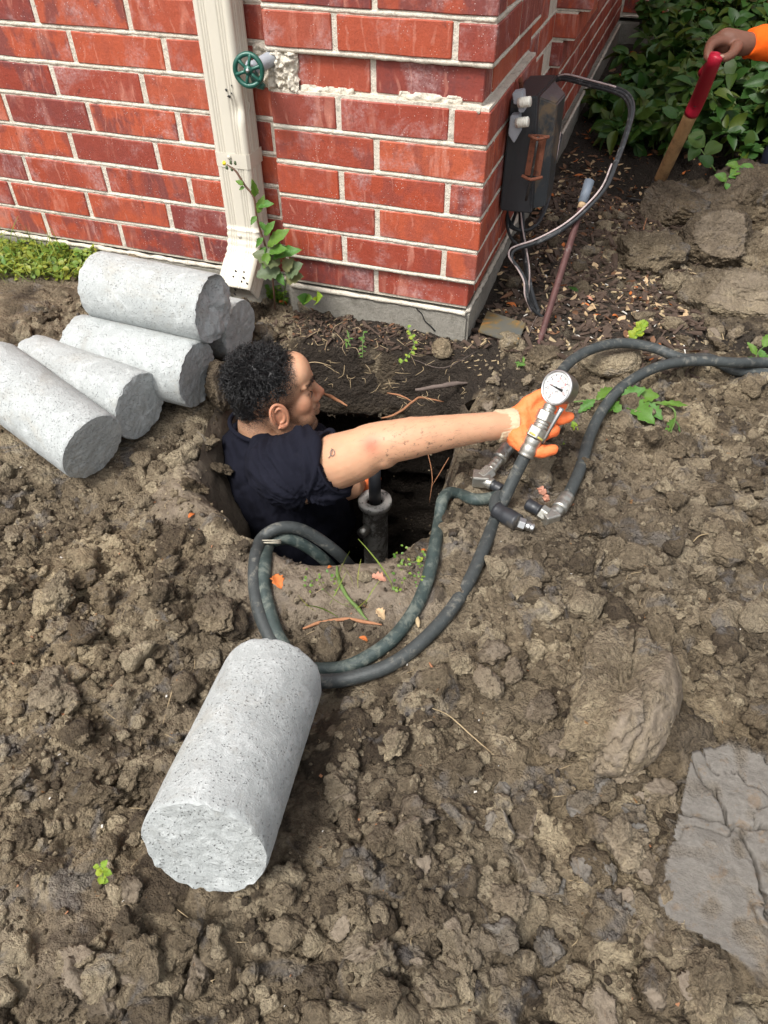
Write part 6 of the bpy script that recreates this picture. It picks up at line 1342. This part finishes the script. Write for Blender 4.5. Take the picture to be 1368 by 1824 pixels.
zig([(725, 580), (733, 598), (738, 615), (728, 632), (712, 650)], 13, .011, 1.79, 'leaf_lime', 'trailing_weed', 'lime trailing weed hanging down the dark bank in the middle', seed=3)
zig([(648, 590), (646, 612), (646, 638)], 12, .010, 1.79, 'leaf_bright', 'trailing_weed', 'fine green weed hanging on the dark bank, right one of the two left tufts', W=.3, seed=4)
zig([(618, 588), (622, 606), (616, 620)], 8, .010, 1.80, 'leaf_bright', 'trailing_weed', 'small green weed tuft hanging on the dark bank, nearest to the man\'s head', W=.4, seed=5)
zig([(1130, 600), (1138, 583), (1150, 578)], 22, .016, 1.80, 'leaf_lime', 'clover', 'lime clover clump above the arch of the hose at the right', W=.9, seed=6)
zig([(925, 662), (922, 650), (935, 646)], 5, .016, 1.74, 'leaf_bright', 'seedling', 'small seedling in the dark soil left of the gauge', W=.4, seed=7, cat='seedling')
zig([(1024, 760), (1022, 745)], 6, .010, 1.58, 'leaf_lime', 'seedling', 'tiny lime seedling just right of the gloved fingers', W=.9, seed=8, cat='seedling')
zig([(1000, 795), (1006, 785)], 5, .009, 1.54, 'leaf_lime', 'seedling', 'tiny lime seedling between the orange thumb and the curved hose', W=.9, seed=9, cat='seedling')
zig([(182, 1572), (184, 1550), (176, 1542)], 9, .009, .88, 'leaf_lime', 'seedling', 'green seedling left of the lone concrete cylinder near the bottom', W=.8, seed=10, cat='seedling', r_=.0008)
zig([(1318, 1745), (1322, 1725), (1326, 1710)], 7, .012, .86, 'leaf_lime', 'seedling', 'green seedling at the bottom right below the broad grey slab', W=.6, seed=11, cat='seedling', r_=.0008)
zig([(1300, 1800), (1302, 1785)], 4, .008, .84, 'leaf_lime', 'seedling', 'smallest seedling at the bottom right corner', W=.7, seed=12, cat='seedling', r_=.0007)
zig([(1025, 1020), (1035, 1014), (1048, 1012)], 5, .010, 1.33, 'leaf_lime', 'seedling', 'round-leaved lime seedling below the steel elbow', W=.8, seed=13, cat='seedling')
zig([(822, 955), (820, 940)], 4, .012, 1.38, 'leaf_bright', 'seedling', 'small green seedling between the two hoses right of the pit', W=.7, seed=14, cat='seedling')
zig([(880, 975), (890, 962), (905, 955)], 14, .016, 1.38, 'grass', 'grass_tuft', 'tuft of fine grass under the black coupler', W=.10, seed=15, cat='grass tuft')
zig([(1345, 640), (1352, 625), (1368, 612)], 6, .035, 1.76, 'leaf_bright', 'weed', 'broad-leaved weed at the right edge above the two hoses', W=.5, seed=16)
zig([(1290, 330), (1300, 312), (1325, 290)], 9, .040, 2.4, 'leaf_bright', 'bush_shoot', 'low green shoot on top of the clay heap at the right', W=.6, serr=0, seed=17, cat='shoot')
zig([(1275, 305), (1245, 262), (1222, 238)], 5, .055, 2.5, 'leaf', 'bush_shoot', 'thin bare shoot with three leaves leaning across the spade hole', W=.7, serr=0, seed=18, cat='shoot', r_=.0022)
zig([(715, 1010), (728, 1003), (745, 1000)], 8, .012, 1.33, 'leaf_lime', 'weed', 'small trampled green weed on the front lip of the pit', W=.7, seed=19)
wp = GP(1035, 716, .006)
sprig('wilted_weed', 'uprooted dandelion-like weed lying across the soil right of the gauge', 'weed', [GP(1022, 716, .012), GP(1060, 712, .016), GP(1100, 710, .020), GP(1150, 715, .022), GP(1195, 725, .018), GP(1203, 745, .012), GP(1195, 770, .008)],
    [(GP(1060, 712, .02), GP(1030, 735, .01), 1.1), (GP(1062, 712, .02), GP(1090, 690, .03), 1.0), (GP(1090, 712, .02), GP(1075, 740, .01), 1.1), (GP(1105, 710, .02), GP(1150, 692, .05), 1.2), (GP(1120, 708, .02), GP(1175, 705, .03), 1.2), (GP(1118, 712, .02), GP(1165, 755, .01), 1.1), (GP(1150, 716, .02), GP(1180, 748, .01), 1.0), (GP(1165, 718, .02), GP(1226, 722, .02), .4), (GP(1200, 745, .01), GP(1185, 775, .005), .4), (GP(1200, 745, .01), GP(1212, 770, .005), .4), (GP(1100, 708, .02), GP(1130, 690, .04), 1.0), (GP(1080, 712, .02), GP(1110, 738, .01), 1.0)], 'leaf_bright', .0022, serr=.22, W=.42, curl=.15)
# narrow-leaved plants at the left wall
sprig('weed', 'narrow-leaved weed standing at the footing above the pile of cylinders', 'weed', [GP(172, 462), A(176, 445, 2.15), A(184, 425, 2.14)], [(A(184, 427, 2.14), A(205, 425, 2.12), .8), (A(184, 427, 2.14), A(160, 436, 2.12), .8), (A(184, 425, 2.14), A(190, 405, 2.12), .8), (A(184, 425, 2.14), A(170, 412, 2.12), .7), (A(184, 427, 2.14), A(200, 440, 2.10), .8), (A(183, 427, 2.14), A(180, 408, 2.12), .7)], 'leaf_bright', .0018, 'stem_brown', W=.32)
sprig('weed', 'dark green weed rising from the grass patch against the wall at the left', 'weed', [GP(62, 452), A(60, 435, 2.22), A(56, 412, 2.22)], [(A(57, 415, 2.22), A(76, 402, 2.2), .8), (A(57, 415, 2.22), A(38, 402, 2.2), .8), (A(57, 413, 2.22), A(60, 396, 2.2), .8), (A(58, 425, 2.22), A(82, 425, 2.2), .8), (A(58, 425, 2.22), A(34, 420, 2.2), .8)], 'leaf_bright', .0018, W=.35)
def patch(name, label, n_, reg, mats, seed, blade=False, kind='stuff', s_=(.008, .016)):
    rg = np.random.default_rng(seed); g = Geo(); ti = []
    for _ in range(n_):
        px, py = rg.uniform(reg[0], reg[2]), rg.uniform(reg[1], reg[3]); p = GP(px, py)
        if p[1] > .030: p = AY(px, py, .02); p[2] = gz(p[0], .02)

        if blade:
            d = np.array([rg.normal()*.6, rg.normal()*.6-.1, 1]); L_ = rg.uniform(.03, .10); v, f = leaf_grid(L_=1, W=.03, fold=.3, curl=rg.uniform(.2, .7), tip=1, nx_=6, ny_=3)
        else:
            d = np.array([rg.normal(), rg.normal(), .5]); L_ = rg.uniform(*s_); p = p+np.array([0, 0, rg.random()**1.5*.035]); v, f = leaf_grid(L_=1, W=.75, fold=.2, curl=.2, tip=1, nx_=5, ny_=3)
        m_ = np.array(orient(p, d, (rg.normal()*.3, -.4, 1) if not blade else (rg.normal(), rg.normal(), .1), L_)); g.add(v@m_[:3, :3].T+m_[:3, 3], None, f); ti.append(np.full(len(v), rg.random()))
    if not g.v: return
    me = g.mesh(name); setattr_np(me, 'tint', np.concatenate(ti)); o = link(name, me, mats, kind=kind); return tag(o, label)
patch('ground_cover', 'low lime ground cover along the left wall', 900, (-60, 435, 160, 500), 'grass', 1, s_=(.009, .022)); patch('ground_cover', None, 220, (-60, 425, 160, 490), 'leaf_bright', 21, s_=(.012, .026)); patch('ground_cover', None, 260, (150, 455, 180, 492), 'grass', 2)
patch('grass', None, 420, (-60, 435, 130, 505), 'grass', 3, True); patch('ground_cover', None, 120, (478, 505, 505, 535), 'leaf_bright', 4); patch('ground_cover', None, 70, (355, 462, 400, 480), 'leaf_lime', 5)
patch('ground_cover', None, 42, (700, 985, 760, 1060), 'leaf_bright', 6, s_=(.004, .008)); patch('ground_cover', None, 24, (545, 1025, 600, 1060), 'leaf_bright', 7, s_=(.004, .007)); patch('grass', None, 12, (545, 1035, 720, 1100), 'grass', 8, True)
# ---- single fallen leaves
def fallen(px, py, s_, mat, ang, label, curl=.5, d=None, W=.5, serr=0):
    p = GP(px, py, .004) if d is None else AD(px, py, d); v, f = leaf_grid(L_=s_, W=W, fold=.35, curl=curl, serr=serr, tip=1.05, wave=1); v = v-np.array([s_/2, 0, -s_*curl*.35]); v = v@rotz(ang).T; me = mesh_np('fallen_leaf', v, f); o = link('fallen_leaf', me, mat); o.location = Vector(p); sm = o.modifiers.new('t', 'SOLIDIFY'); sm.thickness = .0006; return tag(o, label, 'leaf')
fallen(495, 1036, .034, 'dead_orange', -.8, 'orange-brown dead leaf on the smooth clay inside the hose loop', .1, W=.62, serr=.2)
fallen(675, 1030, .028, 'dead_pink', .1, 'pinkish lobed dead leaf on the front lip of the pit', .2, W=.6, serr=.3); fallen(588, 1010, .012, 'dead_orange', 1.2, 'tiny orange leaf at the upper end of the green twig')
fallen(341, 918, .018, 'dead_orange', 1.4, 'small bright orange leaf on the smooth left bank of the pit', .2); fallen(678, 1094, .020, 'dead_tan', -.4, 'crumpled tan leaf at the lower end of the green twig', .6, W=.8, serr=.25); fallen(648, 1138, .016, 'dead_orange', .1, 'small orange leaf between the root and the hoses', .3)
fallen(755, 980, .010, 'dead_orange', .6, 'tiny orange leaf left of the upper hose', .4); fallen(1278, 1012, .026, 'dead_tan', .2, 'pale tan leaf lying on the soil at the right', .3, W=.4)
fallen(912, 545, .034, 'dead_orange', -.2, 'orange leaf beside the rusty plate', .3); fallen(1055, 552, .038, 'dead_tan', 1.0, 'tan pointed leaf right of the tilted stake', .2); fallen(1048, 533, .034, 'dead_pink', .2, 'pinkish leaf above the tan pointed one', .2); fallen(1098, 566, .026, 'dead_orange', .5, 'curled orange leaf near the clover', .9)
fallen(1020, 517, .045, 'leaf', -.5, 'fresh dark green leaf on the mulch right of the stake', .05, W=.4); fallen(1028, 600, .022, 'chalk', -.3, 'pale chip of wood right of the foot of the stake', .1, W=.4); fallen(1188, 222, .05, 'dead_tan', .1, 'long tan leaf left of the wooden spade shaft', .1, W=.35)
fallen(530, 568, .026, 'dead_brown', .4, 'brown leaf in the dark soil under the footing', .5); fallen(505, 540, .030, 'dead_orange', 1.2, 'curled orange leaf under the tall weed', .8)
# ---- twigs and roots
def root(pts, r_, mat, label, name='root', lift=.003):
    P_ = [GP(p[0], p[1], lift) if len(p) == 2 else AD(*p) for p in pts]; rr = [r_*.6]+[r_]*(len(P_)-2)+[r_*.4]; return tag(link(name, tube(P_, rr, 8, True, 6, wob=r_*.4).mesh(name), mat), label, name)
root([(600, 1008), (603, 1030), (618, 1062), (638, 1085), (655, 1104)], .0032, 'stem', 'green twig lying on the clay between pit and lone cylinder', 'twig', .005)
root([(540, 1120), (575, 1108), (620, 1103), (650, 1108), (680, 1113)], .0030, 'root', 'orange curved root across the clay below the green twig', lift=.004); root([(742, 1098), (744, 1108), (746, 1118)], .004, 'root_pale', 'short pale stick between the two hoses', 'stick', .006)
root([(765, 1180), (772, 1192), (788, 1216)], .0022, 'root', 'short orange root right of the lower hose', lift=.006); root([(325, 1190), (312, 1215), (304, 1240), (290, 1290)], .0009, 'root_pale', 'thin pale root left of the lone cylinder', lift=.006)
root([(770, 1262), (800, 1275), (840, 1310), (880, 1345)], .0009, 'root_pale', 'thin pale root in the soil right of the lone cylinder', lift=.006); root([(740, 694, 1.80), (775, 690, 1.79), (805, 684, 1.79), (835, 682, 1.80)], .0055, 'twig', 'thick dark twig crossing the bank above the glove cuff', 'twig')
root([(575, 700, 1.74), (592, 708, 1.72), (618, 722, 1.68)], .0042, 'root', 'brown root stub sticking out right of the man\'s nose'); root([(680, 745, 1.80), (705, 738, 1.79), (735, 716, 1.78), (750, 708, 1.79), (790, 716, 1.80)], .0030, 'root', 'forked orange root in the middle of the bank')
root([(690, 700, 1.82), (715, 705, 1.80), (735, 716, 1.78)], .0024, 'root', 'thin orange root running into the forked one'); root([(530, 652, 1.80), (560, 645, 1.80), (590, 652, 1.80)], .0012, 'root_pale', 'thin pale root above the man\'s forehead')
root([(745, 760, 1.82), (760, 800, 1.82), (770, 850, 1.83), (765, 895, 1.84)], .0012, 'root', 'thin root hanging in the dark pit right of the jack'); root([(800, 815, 1.72), (785, 840, 1.73), (770, 865, 1.74)], .0012, 'root', 'thin root hanging at the right rim of the pit')
root([(1152, 388), (1146, 412), (1150, 430)], .0022, 'root', 'orange root standing at the dark lump left of the clay heap', lift=.02); root([(1140, 560), (1160, 545), (1178, 542)], .0035, 'root_pale', 'pale stick on the mulch right of the clover', 'stick'); root([(1060, 1700-1100), (1000, 560)], .0012, 'twig', 'thin dark twig beside the foot of the stake', 'twig')
root([(940, 600), (960, 560), (1000, 548)], .0015, 'twig', 'thin twig between the stake and the rusty plate', 'twig', .008); root([(1235, 965), (1245, 955), (1262, 950)], .0012, 'root_pale', 'thin curled pale root on the right slope', lift=.006); root([(1283, 583), (1290, 605)], .003, 'root_pale', 'short pale stick under the lowest slab of the clay heap', 'stick', .006)
root([(735, 640, 1.80), (790, 655, 1.78), (850, 625, 1.80)], .0009, 'twig', 'long thin twig sloping across the bank right of the trailing weed', 'twig')

# ---- mulch and leaf litter, far too many to count
def litter(name, n_, reg, mat, seed, s_=(.008, .022), leafy=True, prob=None, asp=.35):
    rg = np.random.default_rng(seed); g = Geo(); k = 0
    while k < n_:
        x, y = rg.uniform(reg[0], reg[2]), rg.uniform(reg[1], reg[3]); k += 1
        if (x < .0 and y > .0) or hole_sd(np.array([x]), np.array([y]))[0] < .012: continue
        if prob is not None and rg.random() > prob(x, y): continue
        z = gz(x, y)+.003; L_ = rg.uniform(*s_)
        if leafy: v, f = leaf_grid(L_=L_, W=rg.uniform(.35, .6), fold=rg.uniform(-.3, .4), curl=rg.uniform(-.4, .8), tip=1.05, nx_=5, ny_=3); q = v@rrot(rg).T*np.array([1, 1, .45]); g.add(q+np.array([x, y, z+.002]), None, f)
        else:
            h = np.array([L_, L_*asp*rg.uniform(.4, 1), L_*.14])/2; vb = np.array([(a, b, c) for a in (-1, 1) for b in (-1, 1) for c in (-1, 1)], float)*h*(1+rg.uniform(-.3, .3, (8, 3))); a = rotz(rg.uniform(0, 6.28))@np.array(Matrix.Rotation(rg.normal()*.35, 3, 'Y'))
            g.add(vb@a.T+np.array([x, y, z]), None, [(0, 1, 3, 2), (4, 6, 7, 5), (0, 4, 5, 1), (2, 3, 7, 6), (0, 2, 6, 4), (1, 5, 7, 3)])
    tag(link(name, g.mesh(name, leafy), mat), kind='stuff')
bedp = lambda x, y: float(np.clip(1.15-max(0, x-.25)*2.2-max(0, y-.9)*.35, .12, 1)); bankp = lambda x, y: 1.0
litter('bark_mulch', 2600, (-.01, -.02, .55, 1.3), 'mulch', 1, (.010, .045), False, bedp); litter('leaf_litter', 520, (-.01, .0, .55, 1.6), 'dead_tan', 2, (.012, .036), True, bedp); litter('leaf_litter', 380, (-.01, .0, .55, 1.8), 'dead_brown', 3, (.014, .045), True, bedp); litter('leaf_litter', 150, (-.01, .0, .55, 2.4), 'dead_orange', 4, (.012, .038), True, bedp)
litter('wood_chips', 420, (-.01, -.02, .6, 1.3), 'root_pale', 5, (.006, .030), False, bedp); litter('wood_chips', 300, (-.01, -.02, .6, 1.3), 'chalk', 6, (.004, .014), False, bedp)
litter('bark_mulch', 420, (-.50, -.12, .0, .01), 'mulch', 7, (.006, .024), False); litter('leaf_litter', 70, (-.50, -.12, .02, .01), 'dead_brown', 8, (.008, .022)); litter('wood_chips', 120, (-.50, -.14, .1, .01), 'root_pale', 9, (.003, .012), False)
litter('wood_chips', 90, (-.5, -1.5, .9, -.1), 'root', 10, (.002, .005), False, asp=.8); litter('wood_chips', 130, (-1, -1.5, .9, -.1), 'chalk', 11, (.0015, .004), False, asp=.8); litter('leaf_litter', 320, (-.02, 1.2, .6, 3.4), 'dead_brown', 12, (.02, .05)); litter('leaf_litter', 220, (.0, 1.2, .8, 3.4), 'dead_orange', 13, (.015, .045)); litter('leaf_litter', 120, (.1, .9, .8, 2), 'dead_tan', 14, (.012, .04))
M_ = None
g = Geo(); rg = np.random.default_rng(55)     # fine rootlets on the bank and in the soil
for _ in range(70):
    px, py = rg.uniform(500, 840), rg.uniform(590, 720); a = rg.uniform(0, 6.28); L_ = rg.uniform(8, 30); d = 1.86-(py-590)*.0003; tube([AD(px, py, d-.03), AD(px+math.cos(a)*L_*.5+rg.normal()*3, py+math.sin(a)*L_*.5+rg.normal()*3, d-.035), AD(px+math.cos(a)*L_, py+math.sin(a)*L_, d-.02)], .0007, 4, True, 3, g)
for _ in range(90):
    px, py = rg.uniform(0, 1368), rg.uniform(850, 1800); a = rg.uniform(0, 6.28); L_ = rg.uniform(6, 30); tube([GP(px, py, .002), GP(px+math.cos(a)*L_*.5+rg.normal()*3, py+math.sin(a)*L_*.5, .006), GP(px+math.cos(a)*L_, py+math.sin(a)*L_, .002)], .0005, 4, True, 3, g)
tag(link('rootlets', g.mesh('rootlets'), 'root_pale'), kind='stuff')
